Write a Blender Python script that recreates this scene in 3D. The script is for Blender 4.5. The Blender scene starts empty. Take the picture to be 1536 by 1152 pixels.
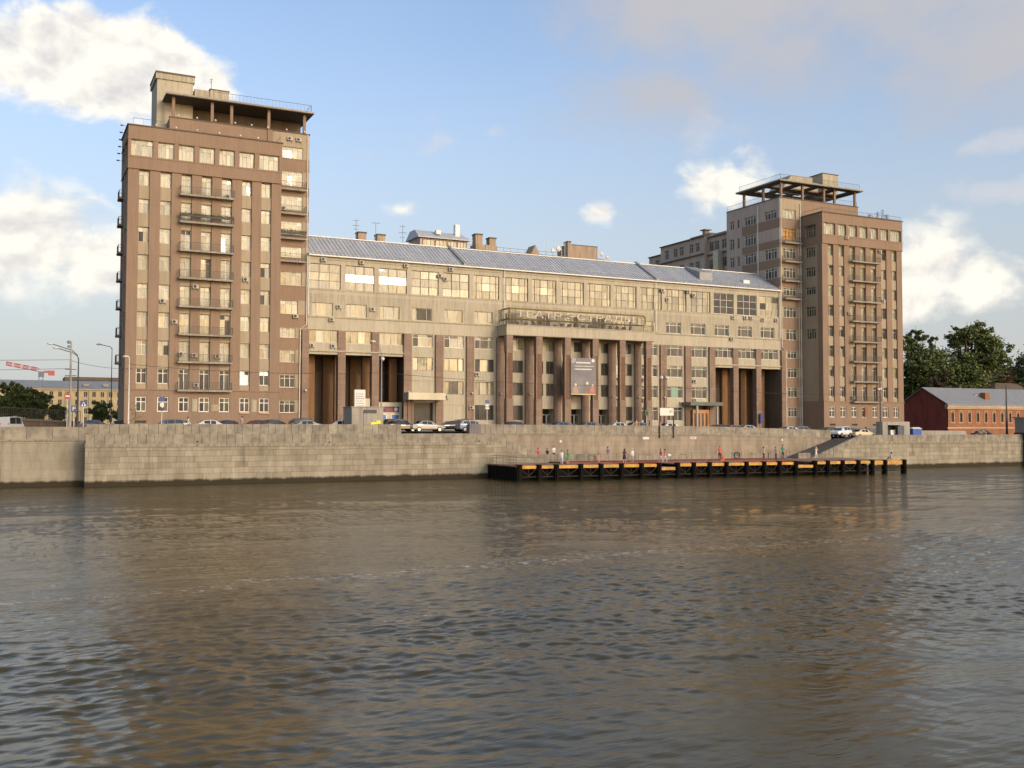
import bpy, bmesh, math, random
import numpy as np
from mathutils import Vector, Matrix
random.seed(7); rng = np.random.default_rng(7)
SC = bpy.context.scene
COL = SC.collection
PI = math.pi
def rad(a): return math.radians(a)

# ------------------------------------------------------------------ materials
def newmat(name):
    m = bpy.data.materials.new(name); m.use_nodes = True
    nt = m.node_tree; b = nt.nodes['Principled BSDF']
    return m, nt, b
def N(nt, t, **kw):
    n = nt.nodes.new(t)
    for k, v in kw.items():
        if k.startswith('i_'): n.inputs[k[2:].replace('_', ' ')].default_value = v
        else: setattr(n, k, v)
    return n
def L(nt, a, b): nt.links.new(a, b)
def ramp(nt, fac, stops):
    r = nt.nodes.new('ShaderNodeValToRGB')
    el = r.color_ramp.elements
    while len(el) < len(stops): el.new(0.5)
    for e, (p, c) in zip(el, stops):
        e.position = p; e.color = (*c, 1) if len(c) == 3 else c
    L(nt, fac, r.inputs[0]); return r
def mul(c, k): return tuple(min(1, x * k) for x in c)

def plain(name, col, rough=0.6, metal=0.0, var=0.12, scale=3.0, spec=0.5):
    m, nt, b = newmat(name)
    tc = N(nt, 'ShaderNodeTexCoord')
    no = N(nt, 'ShaderNodeTexNoise', i_Scale=scale, i_Detail=4.0)
    L(nt, tc.outputs['Object'], no.inputs['Vector'])
    r = ramp(nt, no.outputs['Fac'], [(0.25, mul(col, 1 - var)), (0.75, mul(col, 1 + var))])
    L(nt, r.outputs[0], b.inputs['Base Color'])
    b.inputs['Roughness'].default_value = rough; b.inputs['Metallic'].default_value = metal
    b.inputs['Specular IOR Level'].default_value = spec
    return m

def stucco(name, col, stain=0.35, rough=0.9, patch=0.12):
    """weathered plaster: broad patches, vertical rain streaks, fine grain"""
    m, nt, b = newmat(name)
    tc = N(nt, 'ShaderNodeTexCoord')
    big = N(nt, 'ShaderNodeTexNoise', i_Scale=0.22, i_Detail=5.0)
    L(nt, tc.outputs['Object'], big.inputs['Vector'])
    r1 = ramp(nt, big.outputs['Fac'], [(0.3, mul(col, 1 - patch)), (0.7, mul(col, 1 + patch))])
    mp = N(nt, 'ShaderNodeMapping'); mp.inputs['Scale'].default_value = (3.2, 3.2, 0.22)
    L(nt, tc.outputs['Object'], mp.inputs['Vector'])
    st = N(nt, 'ShaderNodeTexNoise', i_Scale=1.0, i_Detail=6.0, i_Roughness=0.65)
    L(nt, mp.outputs[0], st.inputs['Vector'])
    r2 = ramp(nt, st.outputs['Fac'], [(0.36, (1 - stain,) * 3), (0.58, (1, 1, 1))])
    mx = N(nt, 'ShaderNodeMix', data_type='RGBA', blend_type='MULTIPLY'); mx.inputs[0].default_value = 0.75
    L(nt, r1.outputs[0], mx.inputs[6]); L(nt, r2.outputs[0], mx.inputs[7])
    fine = N(nt, 'ShaderNodeTexNoise', i_Scale=9.0, i_Detail=6.0)
    L(nt, tc.outputs['Object'], fine.inputs['Vector'])
    r3 = ramp(nt, fine.outputs['Fac'], [(0.3, (0.88,) * 3), (0.7, (1.06,) * 3)])
    mx2 = N(nt, 'ShaderNodeMix', data_type='RGBA', blend_type='MULTIPLY'); mx2.inputs[0].default_value = 1.0
    L(nt, mx.outputs[2], mx2.inputs[6]); L(nt, r3.outputs[0], mx2.inputs[7])
    L(nt, mx2.outputs[2], b.inputs['Base Color'])
    bp = N(nt, 'ShaderNodeBump', i_Strength=0.25, i_Distance=0.02)
    L(nt, fine.outputs['Fac'], bp.inputs['Height']); L(nt, bp.outputs[0], b.inputs['Normal'])
    b.inputs['Roughness'].default_value = rough; b.inputs['Specular IOR Level'].default_value = 0.2
    return m

def masonry(name, c1, c2, mortar, bw, bh, msize=0.012, offset=0.5, stain=0.3, algae=False, rough=0.85, squash=1.0, axis='XZ'):
    m, nt, b = newmat(name)
    tc = N(nt, 'ShaderNodeTexCoord')
    sx = N(nt, 'ShaderNodeSeparateXYZ'); L(nt, tc.outputs['Object'], sx.inputs[0])
    ad = N(nt, 'ShaderNodeMath', operation='ADD')
    L(nt, sx.outputs[0], ad.inputs[0]); L(nt, sx.outputs[1], ad.inputs[1])
    cb = N(nt, 'ShaderNodeCombineXYZ'); L(nt, ad.outputs[0], cb.inputs[0]); L(nt, sx.outputs[2], cb.inputs[1])
    wob = N(nt, 'ShaderNodeTexNoise', i_Scale=0.7, i_Detail=2.0); L(nt, tc.outputs['Object'], wob.inputs['Vector'])
    wm = N(nt, 'ShaderNodeVectorMath', operation='SCALE'); wm.inputs[3].default_value = 0.10
    L(nt, wob.outputs['Color'], wm.inputs[0])
    wa = N(nt, 'ShaderNodeVectorMath', operation='ADD'); L(nt, cb.outputs[0], wa.inputs[0]); L(nt, wm.outputs[0], wa.inputs[1])
    br = N(nt, 'ShaderNodeTexBrick', offset=offset, squash=squash, squash_frequency=3)
    br.inputs['Color1'].default_value = (*c1, 1); br.inputs['Color2'].default_value = (*c2, 1)
    br.inputs['Mortar'].default_value = (*mortar, 1); br.inputs['Scale'].default_value = 1.0
    br.inputs['Mortar Size'].default_value = msize; br.inputs['Mortar Smooth'].default_value = 0.3
    br.inputs['Brick Width'].default_value = bw; br.inputs['Row Height'].default_value = bh
    L(nt, wa.outputs[0], br.inputs['Vector'])
    mp = N(nt, 'ShaderNodeMapping'); mp.inputs['Scale'].default_value = (0.9, 0.9, 0.25)
    L(nt, tc.outputs['Object'], mp.inputs['Vector'])
    st = N(nt, 'ShaderNodeTexNoise', i_Scale=1.0, i_Detail=7.0, i_Roughness=0.65); L(nt, mp.outputs[0], st.inputs['Vector'])
    r2 = ramp(nt, st.outputs['Fac'], [(0.33, (1 - stain, 1 - stain, 1 - stain * 1.1)), (0.6, (1, 1, 1))])
    mx = N(nt, 'ShaderNodeMix', data_type='RGBA', blend_type='MULTIPLY'); mx.inputs[0].default_value = 1.0
    L(nt, br.outputs['Color'], mx.inputs[6]); L(nt, r2.outputs[0], mx.inputs[7])
    out = mx.outputs[2]
    if algae:
        mq = N(nt, 'ShaderNodeMapping'); mq.inputs['Scale'].default_value = (0.75, 0.75, 0.03); L(nt, tc.outputs['Object'], mq.inputs['Vector'])
        sk = N(nt, 'ShaderNodeTexNoise', i_Scale=1.0, i_Detail=5.0, i_Roughness=0.7); L(nt, mq.outputs[0], sk.inputs['Vector'])
        rs = ramp(nt, sk.outputs['Fac'], [(0.30, (0.42, 0.40, 0.36)), (0.40, (1, 1, 1))])
        m4 = N(nt, 'ShaderNodeMix', data_type='RGBA', blend_type='MULTIPLY'); m4.inputs[0].default_value = 0.9
        L(nt, out, m4.inputs[6]); L(nt, rs.outputs[0], m4.inputs[7]); out = m4.outputs[2]
    if algae:   # the wet, weedy strip at the water line
        al = N(nt, 'ShaderNodeMath', operation='MULTIPLY_ADD'); al.inputs[1].default_value = 0.55
        L(nt, st.outputs['Fac'], al.inputs[0]); L(nt, sx.outputs[2], al.inputs[2])
        ra = ramp(nt, al.outputs[0], [(0.0, (0, 0, 0)), (1.0, (1, 1, 1))])
        mr = N(nt, 'ShaderNodeMapRange'); mr.inputs[1].default_value = 0.72; mr.inputs[2].default_value = 0.96
        L(nt, al.outputs[0], mr.inputs[0])
        m3 = N(nt, 'ShaderNodeMix', data_type='RGBA'); L(nt, mr.outputs[0], m3.inputs[0])
        m3.inputs[6].default_value = (0.035, 0.028, 0.016, 1); L(nt, out, m3.inputs[7]); out = m3.outputs[2]
    L(nt, out, b.inputs['Base Color'])
    bp = N(nt, 'ShaderNodeBump', i_Strength=0.5, i_Distance=0.03)
    sub = N(nt, 'ShaderNodeMath', operation='SUBTRACT'); L(nt, st.outputs['Fac'], sub.inputs[0]); L(nt, br.outputs['Fac'], sub.inputs[1])
    L(nt, sub.outputs[0], bp.inputs['Height']); L(nt, bp.outputs[0], b.inputs['Normal'])
    b.inputs['Roughness'].default_value = rough; b.inputs['Specular IOR Level'].default_value = 0.25
    return m

def island(name, cols, rough=0.8, spec=0.3, grime=0.3, scale=1.2):
    """each separate piece of the mesh (slab, board, pane, leaf) takes its own tint"""
    m, nt, b = newmat(name)
    g = N(nt, 'ShaderNodeNewGeometry')
    n = len(cols)
    r = ramp(nt, g.outputs['Random Per Island'], [(i / max(1, n - 1), c) for i, c in enumerate(cols)])
    tc = N(nt, 'ShaderNodeTexCoord')
    st = N(nt, 'ShaderNodeTexNoise', i_Scale=scale, i_Detail=6.0, i_Roughness=0.65); L(nt, tc.outputs['Object'], st.inputs['Vector'])
    r2 = ramp(nt, st.outputs['Fac'], [(0.35, (1 - grime,) * 3), (0.62, (1, 1, 1))])
    mx = N(nt, 'ShaderNodeMix', data_type='RGBA', blend_type='MULTIPLY'); mx.inputs[0].default_value = 1.0
    L(nt, r.outputs[0], mx.inputs[6]); L(nt, r2.outputs[0], mx.inputs[7])
    L(nt, mx.outputs[2], b.inputs['Base Color'])
    b.inputs['Roughness'].default_value = rough; b.inputs['Specular IOR Level'].default_value = spec
    return m

def glass(name, cols, coat=1.0, ior=1.6, rough=0.05):
    """window pane coloured for its blind or room and for what it would reflect; per-pane variation"""
    m, nt, b = newmat(name)
    g = N(nt, 'ShaderNodeNewGeometry')
    r = ramp(nt, g.outputs['Random Per Island'], [(i / max(1, len(cols) - 1), c) for i, c in enumerate(cols)])
    tc = N(nt, 'ShaderNodeTexCoord')
    mp = N(nt, 'ShaderNodeMapping'); mp.inputs['Scale'].default_value = (2.2, 2.2, 0.35)
    L(nt, tc.outputs['Object'], mp.inputs['Vector'])
    no = N(nt, 'ShaderNodeTexNoise', i_Scale=1.6, i_Detail=3.0); L(nt, mp.outputs[0], no.inputs['Vector'])
    r2 = ramp(nt, no.outputs['Fac'], [(0.32, (0.62,) * 3), (0.6, (1.12,) * 3)])
    mx = N(nt, 'ShaderNodeMix', data_type='RGBA', blend_type='MULTIPLY'); mx.inputs[0].default_value = 1.0
    L(nt, r.outputs[0], mx.inputs[6]); L(nt, r2.outputs[0], mx.inputs[7])
    L(nt, mx.outputs[2], b.inputs['Base Color'])
    wv = N(nt, 'ShaderNodeTexNoise', i_Scale=0.9, i_Detail=1.0); L(nt, tc.outputs['Object'], wv.inputs['Vector'])
    bp = N(nt, 'ShaderNodeBump', i_Strength=0.12, i_Distance=0.05); L(nt, wv.outputs['Fac'], bp.inputs['Height'])
    L(nt, bp.outputs[0], b.inputs['Coat Normal'])
    b.inputs['Roughness'].default_value = 0.5
    b.inputs['Specular IOR Level'].default_value = 0.3
    b.inputs['Coat Weight'].default_value = coat; b.inputs['Coat Roughness'].default_value = rough
    b.inputs['Coat IOR'].default_value = ior
    return m

M = {}
M['brown'] = stucco('brown_render', (0.272, 0.190, 0.134), stain=0.14, patch=0.05)
M['beige'] = stucco('beige_render', (0.375, 0.305, 0.215), stain=0.18, patch=0.06)
M['greyrend'] = stucco('grey_render', (0.46, 0.365, 0.30), stain=0.2, patch=0.06)
M['theatre'] = stucco('theatre_render', (0.455, 0.405, 0.305), stain=0.22, patch=0.07)
M['stained'] = stucco('stained_render', (0.425, 0.375, 0.28), stain=0.36, patch=0.08)
M['conc'] = stucco('grey_concrete', (0.36, 0.33, 0.28), stain=0.35)
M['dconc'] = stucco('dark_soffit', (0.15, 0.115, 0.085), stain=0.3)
M['chim'] = stucco('chimney_render', (0.42, 0.32, 0.23), stain=0.5)
M['granite'] = masonry('pink_granite', (0.265, 0.185, 0.138), (0.228, 0.156, 0.115), (0.16, 0.10, 0.07), 3.0, 0.75, 0.014, offset=0.0, stain=0.25, rough=0.7)
M['ashlar'] = masonry('river_ashlar', (0.365, 0.322, 0.248), (0.265, 0.232, 0.176), (0.13, 0.112, 0.084), 1.9, 0.62, 0.017, offset=0.42, stain=0.34, algae=True, squash=0.7)
M['ashlar_pink'] = masonry('quay_ashlar', (0.335, 0.275, 0.21), (0.295, 0.242, 0.185), (0.22, 0.178, 0.135), 2.2, 0.66, 0.012, offset=0.4, stain=0.34)
M['slab'] = island('parapet_slabs', [(0.255, 0.225, 0.175), (0.335, 0.295, 0.228), (0.285, 0.25, 0.195), (0.355, 0.312, 0.24), (0.265, 0.238, 0.188)], grime=0.45, scale=0.9)
M['ledge'] = stucco('stone_ledge', (0.305, 0.268, 0.205), stain=0.5)
M['asphalt'] = plain('asphalt', (0.055, 0.052, 0.05), 0.9, var=0.2, scale=1.5)
M['steps'] = plain('dark_steps', (0.24, 0.20, 0.165), 0.9, var=0.25, scale=2)
M['grass'] = plain('turf', (0.05, 0.07, 0.025), 0.95, var=0.3)
M['frame_w'] = plain('white_frame', (0.70, 0.67, 0.59), 0.5, var=0.04)
M['frame_c'] = plain('cream_frame', (0.52, 0.46, 0.33), 0.6, var=0.12)
M['frame_b'] = plain('brown_frame', (0.15, 0.11, 0.07), 0.6, var=0.15)
M['g_warm'] = glass('glass_cream_blind_sky', [(0.23, 0.20, 0.115), (0.33, 0.285, 0.165), (0.17, 0.148, 0.09), (0.29, 0.25, 0.145), (0.36, 0.31, 0.185)], coat=0.8, ior=1.55)  # cream blinds, with the bright sky's reflection partly put into the colour
M['g_tower'] = glass('glass_pale_curtain_sky', [(0.22, 0.212, 0.138), (0.36, 0.34, 0.215), (0.27, 0.258, 0.17), (0.42, 0.40, 0.255), (0.15, 0.143, 0.10), (0.35, 0.33, 0.21), (0.10, 0.095, 0.07)], coat=0.9, ior=1.6)  # pale curtains plus yellowish sky reflection, both held in the pane colour
M['g_white'] = glass('glass_white_glint', [(0.95, 0.93, 0.88), (1, 1, 0.97)], coat=1.0, ior=2.4)  # sun glare glinting off panes, painted as near-white colour
M['g_dull'] = glass('glass_dull_curtain', [(0.22, 0.20, 0.135), (0.28, 0.255, 0.175), (0.18, 0.165, 0.11)], coat=0.8, ior=1.5)
M['g_dark'] = glass('glass_dark', [(0.03, 0.027, 0.022), (0.06, 0.052, 0.04), (0.02, 0.02, 0.02), (0.07, 0.06, 0.05)], coat=0.10, ior=1.45)  # dark rooms; in low tower rows also the far bank's painted reflection
M['g_mix'] = glass('glass_mixed', [(0.05, 0.045, 0.035), (0.16, 0.145, 0.11), (0.035, 0.033, 0.028), (0.10, 0.09, 0.07), (0.20, 0.18, 0.125)], coat=0.12, ior=1.45)
M['g_rust'] = plain('orange_shutter', (0.42, 0.21, 0.05), 0.5, var=0.4, scale=2)
M['roof'] = None
M['metal_w'] = plain('white_metal', (0.66, 0.64, 0.58), 0.5, var=0.06)
M['metal_g'] = plain('grey_metal', (0.26, 0.26, 0.26), 0.5, metal=0.3, var=0.15)
M['metal_d'] = plain('dark_metal', (0.045, 0.042, 0.04), 0.6, var=0.2)
M['rail'] = plain('rail_iron', (0.13, 0.115, 0.095), 0.6, var=0.15)
M['olive'] = plain('olive_tube', (0.20, 0.145, 0.03), 0.45, var=0.2)
M['letter'] = plain('letter_cream', (0.50, 0.43, 0.31), 0.6, var=0.1)
M['ac'] = plain('ac_casing', (0.40, 0.37, 0.31), 0.6, var=0.06)
M['black'] = plain('black_paint', (0.015, 0.014, 0.014), 0.6, var=0.2)
M['tar'] = plain('tarred_steel', (0.008, 0.007, 0.006), 0.8, var=0.3, spec=0.1)
M['brace'] = plain('brace_steel', (0.030, 0.026, 0.022), 0.7, var=0.3, spec=0.2)
M['yellow'] = plain('yellow_paint', (0.50, 0.26, 0.03), 0.6, var=0.35, scale=1.6)
M['deck'] = island('deck_planks', [(0.30, 0.175, 0.125), (0.36, 0.215, 0.155), (0.27, 0.15, 0.11)], grime=0.3)
M['deckred'] = plain('deck_red', (0.22, 0.065, 0.04), 0.8, var=0.2)
M['wood'] = plain('varnished_wood', (0.40, 0.165, 0.04), 0.4, var=0.3, scale=2)
M['dooryel'] = plain('ochre_panel', (0.47, 0.35, 0.18), 0.6, var=0.08)
M['blue'] = plain('blue_paint', (0.03, 0.11, 0.42), 0.4, var=0.1)
M['navy'] = plain('navy_board', (0.02, 0.025, 0.14), 0.5, var=0.1)
M['signblue'] = plain('sign_blue', (0.008, 0.03, 0.15), 0.4, var=0.05)
M['signwhite'] = plain('sign_white', (0.62, 0.60, 0.55), 0.5, var=0.03)
M['red'] = plain('red_paint', (0.30, 0.025, 0.025), 0.4, var=0.08)
M['green'] = plain('green_paint', (0.02, 0.11, 0.05), 0.5, var=0.1)
M['yel2'] = plain('lemon_yellow', (0.80, 0.72, 0.02), 0.5, var=0.05)
M['poster'] = None
M['rubber'] = plain('tyre_rubber', (0.012, 0.012, 0.012), 0.8, var=0.2)
M['alloy'] = plain('alloy_rim', (0.45, 0.45, 0.46), 0.35, metal=0.8, var=0.05)
M['lampglass'] = plain('lamp_globe', (0.58, 0.56, 0.52), 0.3, var=0.02)
M['carglass'] = plain('car_glass', (0.02, 0.024, 0.028), 0.06, var=0.1, spec=0.8)
M['tail'] = plain('tail_lamp', (0.45, 0.02, 0.02), 0.3, var=0.05)
M['head'] = plain('head_lamp', (0.75, 0.75, 0.75), 0.15, var=0.02)
M['skin'] = plain('skin', (0.52, 0.31, 0.22), 0.6, var=0.05)
M['hair_d'] = plain('dark_hair', (0.025, 0.018, 0.013), 0.6, var=0.2)
M['hair_l'] = plain('fair_hair', (0.30, 0.20, 0.10), 0.6, var=0.2)
M['bark'] = plain('bark', (0.075, 0.055, 0.04), 0.95, var=0.3)
M['leaf'] = island('leaves', [(0.065, 0.088, 0.026), (0.12, 0.15, 0.043), (0.09, 0.12, 0.034), (0.15, 0.18, 0.054)], grime=0.35, scale=0.3, rough=0.7)
M['leaf2'] = island('leaves_yellowish', [(0.084, 0.11, 0.034), (0.145, 0.175, 0.05), (0.10, 0.13, 0.038), (0.18, 0.20, 0.06)], grime=0.35, scale=0.3, rough=0.7)
M['leaf3'] = island('leaves_bronze', [(0.085, 0.045, 0.022), (0.10, 0.06, 0.03), (0.06, 0.04, 0.02), (0.07, 0.065, 0.025)], grime=0.4, scale=0.3, rough=0.7)
M['redwall'] = masonry('maroon_wall', (0.31, 0.08, 0.058), (0.26, 0.066, 0.048), (0.19, 0.054, 0.04), 0.5, 0.15, 0.01, stain=0.35)
M['brick'] = masonry('orange_brick', (0.37, 0.155, 0.08), (0.32, 0.13, 0.068), (0.27, 0.15, 0.10), 0.28, 0.09, 0.008, stain=0.25)
M['trim'] = stucco('cream_trim', (0.48, 0.37, 0.24), stain=0.25)
M['yelwall'] = stucco('ochre_wall', (0.54, 0.41, 0.22), stain=0.25)
M['tin'] = plain('tin_roof', (0.25, 0.25, 0.25), 0.55, metal=0.1, var=0.12, scale=0.8)
M['retain'] = stucco('brown_retaining_wall', (0.12, 0.09, 0.07), stain=0.4)
M['craneR'] = plain('crane_red', (0.40, 0.075, 0.06), 0.5, var=0.05)

def roofmat():
    m, nt, b = newmat('standing_seam_zinc')
    tc = N(nt, 'ShaderNodeTexCoord')
    g = N(nt, 'ShaderNodeNewGeometry')
    no = N(nt, 'ShaderNodeTexNoise', i_Scale=0.5, i_Detail=6.0, i_Roughness=0.6); L(nt, tc.outputs['Object'], no.inputs['Vector'])
    r = ramp(nt, no.outputs['Fac'], [(0.3, (0.34, 0.355, 0.38)), (0.7, (0.42, 0.435, 0.46))])
    r2 = ramp(nt, g.outputs['Random Per Island'], [(0, (0.93,) * 3), (1, (1.04,) * 3)])
    mx = N(nt, 'ShaderNodeMix', data_type='RGBA', blend_type='MULTIPLY'); mx.inputs[0].default_value = 1.0
    L(nt, r.outputs[0], mx.inputs[6]); L(nt, r2.outputs[0], mx.inputs[7]); L(nt, mx.outputs[2], b.inputs['Base Color'])
    b.inputs['Roughness'].default_value = 0.5; b.inputs['Metallic'].default_value = 0.0
    return m
M['roof'] = roofmat()
def postermat():
    m, nt, b = newmat('poster_print')
    tc = N(nt, 'ShaderNodeTexCoord')
    no = N(nt, 'ShaderNodeTexNoise', i_Scale=0.45, i_Detail=3.0); L(nt, tc.outputs['Object'], no.inputs['Vector'])
    r = ramp(nt, no.outputs['Fac'], [(0.3, (0.085, 0.076, 0.085)), (0.6, (0.135, 0.128, 0.15)), (0.8, (0.19, 0.19, 0.215))])
    L(nt, r.outputs[0], b.inputs['Base Color']); b.inputs['Roughness'].default_value = 0.45
    return m
M['poster'] = postermat()
def paint(name, col, rough=0.25, metal=0.0):
    m = plain(name, col, rough, metal, var=0.03); m.node_tree.nodes['Principled BSDF'].inputs['Coat Weight'].default_value = 0.6
    return m

# ------------------------------------------------------------------ mesh builder
class MB:
    def __init__(s, mp=None): s.v = []; s.f = []; s.m = []; s.mp = mp
    def _add(s, pts, faces, m):
        k = len(s.v)
        if s.mp: pts = [s.mp(*p) for p in pts]
        s.v += [tuple(p) for p in pts]
        s.f += [tuple(k + i for i in f) for f in faces]; s.m += [m] * len(faces)
        return s
    def box(s, x0, x1, y0, y1, z0, z1, m=0):
        return s._add([(x0, y0, z0), (x1, y0, z0), (x1, y1, z0), (x0, y1, z0), (x0, y0, z1), (x1, y0, z1), (x1, y1, z1), (x0, y1, z1)],
                      [(0, 3, 2, 1), (4, 5, 6, 7), (0, 1, 5, 4), (1, 2, 6, 5), (2, 3, 7, 6), (3, 0, 4, 7)], m)
    def hexa(s, p, m=0):   # eight points: bottom four, top four
        return s._add(p, [(0, 3, 2, 1), (4, 5, 6, 7), (0, 1, 5, 4), (1, 2, 6, 5), (2, 3, 7, 6), (3, 0, 4, 7)], m)
    def quad(s, a, b, c, d, m=0): return s._add([a, b, c, d], [(0, 1, 2, 3)], m)
    def poly(s, pts, m=0): return s._add(pts, [tuple(range(len(pts)))], m)
    def prism(s, pts, vec, m=0):
        n = len(pts); q = [tuple(np.add(p, vec)) for p in pts]
        return s._add(list(pts) + q, [tuple(range(n))[::-1], tuple(range(n, 2 * n))] + [(i, (i + 1) % n, n + (i + 1) % n, n + i) for i in range(n)], m)
    def tube(s, pts, r, n=6, m=0):
        pts = [Vector(p) for p in pts]; R = r if isinstance(r, (list, tuple)) else [r] * len(pts)
        V = []; F = []
        for i, p in enumerate(pts):
            d = (pts[min(i + 1, len(pts) - 1)] - pts[max(i - 1, 0)]).normalized()
            a = d.orthogonal() if abs(d.z) > 0.9 else d.cross(Vector((0, 0, 1)))
            a.normalize(); b = d.cross(a)
            for k in range(n):
                t = 2 * PI * k / n; V.append(p + a * (R[i] * math.cos(t)) + b * (R[i] * math.sin(t)))
        for i in range(len(pts) - 1):
            for k in range(n): F.append((i * n + k, i * n + (k + 1) % n, (i + 1) * n + (k + 1) % n, (i + 1) * n + k))
        F.append(tuple(range(n))[::-1]); F.append(tuple(range((len(pts) - 1) * n, len(pts) * n)))
        return s._add(V, F, m)
    def ball(s, c, r, m=0, nu=10, nv=7, sc=(1, 1, 1)):
        V = []; F = []
        for j in range(nv + 1):
            t = PI * j / nv
            for i in range(nu):
                a = 2 * PI * i / nu
                V.append((c[0] + r * sc[0] * math.sin(t) * math.cos(a), c[1] + r * sc[1] * math.sin(t) * math.sin(a), c[2] + r * sc[2] * math.cos(t)))
        for j in range(nv):
            for i in range(nu): F.append((j * nu + i, j * nu + (i + 1) % nu, (j + 1) * nu + (i + 1) % nu, (j + 1) * nu + i))
        return s._add(V, F, m)
    def disc(s, c, r, axis, m=0, n=14, th=0.0):
        a = {'x': ((0, 1, 0), (0, 0, 1)), 'y': ((1, 0, 0), (0, 0, 1)), 'z': ((1, 0, 0), (0, 1, 0))}[axis]
        pts = [tuple(c[k] + r * (math.cos(2 * PI * i / n) * a[0][k] + math.sin(2 * PI * i / n) * a[1][k]) for k in range(3)) for i in range(n)]
        if th: return s.prism(pts, {'x': (th, 0, 0), 'y': (0, th, 0), 'z': (0, 0, th)}[axis], m)
        return s.poly(pts, m)
    def build(s, name, mats, parent=None, base=None, smooth=False):
        me = bpy.data.meshes.new(name)
        off = base if base is not None else (0, 0, 0)
        if parent is not None:
            root = parent
            while root.parent: root = root.parent
            off = root['_b'] if '_b' in root else tuple(root.location)
        V = [(x - off[0], y - off[1], z - off[2]) for x, y, z in s.v]
        me.from_pydata(V, [], s.f)
        for mm in (mats if isinstance(mats, (list, tuple)) else [mats]): me.materials.append(mm if not isinstance(mm, str) else M[mm])
        if any(s.m): me.polygons.foreach_set('material_index', s.m)
        if smooth: me.polygons.foreach_set('use_smooth', [True] * len(s.f))
        me.update()
        o = bpy.data.objects.new(name, me); COL.objects.link(o)
        if parent is not None: o.parent = parent
        else: o.location = off
        return o
def tag(o, label, cat, group=None, kind=None):
    if label: o['label'] = label
    if cat: o['category'] = cat
    if group: o['group'] = group
    if kind: o['kind'] = kind
    return o
def thing(name, label, cat, loc=(0, 0, 0), group=None):
    o = bpy.data.objects.new(name, None); COL.objects.link(o); o.location = loc; o.empty_display_size = 0.5
    return tag(o, label, cat, group)
def struct(name, mb, mats, **k):
    o = mb.build(name, mats, **k); o['kind'] = 'structure'; return o
def copy_tree(o, parent=None):
    c = o.copy(); COL.objects.link(c)
    if parent is not None: c.parent = parent
    for ch in list(o.children): copy_tree(ch, c)
    return c

def wall(mb, u0, u1, z0, z1, holes, n, dep, m=0, mr=None):
    """rectangle in the u-z plane at depth n, pierced by holes with reveals dep deep"""
    mr = m if mr is None else mr
    us = sorted({u0, u1} | {h[0] for h in holes} | {h[1] for h in holes}); zs = sorted({z0, z1} | {h[2] for h in holes} | {h[3] for h in holes})
    us = [u for u in us if u0 <= u <= u1]; zs = [z for z in zs if z0 <= z <= z1]
    for j in range(len(zs) - 1):
        run = None
        for i in range(len(us) - 1):
            cu = (us[i] + us[i + 1]) / 2; cz = (zs[j] + zs[j + 1]) / 2
            solid = not any(h[0] < cu < h[1] and h[2] < cz < h[3] for h in holes)
            if solid and run is None: run = us[i]
            if run is not None and (not solid or i == len(us) - 2):
                e = us[i + 1] if solid else us[i]
                mb.quad((run, n, zs[j]), (e, n, zs[j]), (e, n, zs[j + 1]), (run, n, zs[j + 1]), m); run = None
    for h in holes:
        a, b, c, d = h[:4]; e = n + (h[4] if len(h) > 4 else dep)
        mb.quad((a, n, c), (a, e, c), (a, e, d), (a, n, d), mr); mb.quad((b, n, c), (b, n, d), (b, e, d), (b, e, c), mr)
        mb.quad((a, n, c), (b, n, c), (b, e, c), (a, e, c), mr); mb.quad((a, n, d), (a, e, d), (b, e, d), (b, n, d), mr)

def window(parent, mp, u0, u1, z0, z1, n, cols=(0.5,), rows=(0.7,), fw=0.075, fm='frame_c', gm='g_tower', tilt=0.028, split=None, name='window', label=None, vent=None):
    f = MB(mp); p = MB(mp)
    d = 0.09
    f.box(u0, u0 + fw, n - d, n, z0, z1); f.box(u1 - fw, u1, n - d, n, z0, z1)
    f.box(u0 + fw, u1 - fw, n - d, n, z0, z0 + fw); f.box(u0 + fw, u1 - fw, n - d, n, z1 - fw, z1)
    us = [u0 + fw * .5] + [u0 + (u1 - u0) * c for c in cols] + [u1 - fw * .5]
    zs = [z0 + fw * .5] + [z0 + (z1 - z0) * c for c in rows] + [z1 - fw * .5]
    for z in zs[1:-1]: f.box(u0 + fw, u1 - fw, n - d + .004, n, z - fw * .4, z + fw * .4)
    for k, u in enumerate(us[1:-1]): f.box(u - fw * .45, u + fw * .45, n - d - .004, n, z0 + fw, z1 - fw)
    gms = gm if isinstance(gm, (list, tuple)) else [gm]
    for j in range(len(zs) - 1):
        for i in range(len(us) - 1):
            ta, tb = random.gauss(0, tilt), random.gauss(0, tilt)
            if split: k = split(i, j)
            else: k = 0 if len(gms) == 1 else random.randrange(len(gms))
            a, b, c, e = us[i], us[i + 1], zs[j], zs[j + 1]
            w, h = (b - a) / 2, (e - c) / 2; q = n - .035
            p.quad((a, q - ta * w - tb * h, c), (b, q + ta * w - tb * h, c), (b, q + ta * w + tb * h, e), (a, q - ta * w + tb * h, e), k)
    if vent:
        f.box(vent[0], vent[1], n - d - .01, n, vent[2], vent[3])
    fo = f.build(name, fm, parent)
    if label: fo['label'] = label
    p.build('pane', gms, fo)
    return fo

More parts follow.
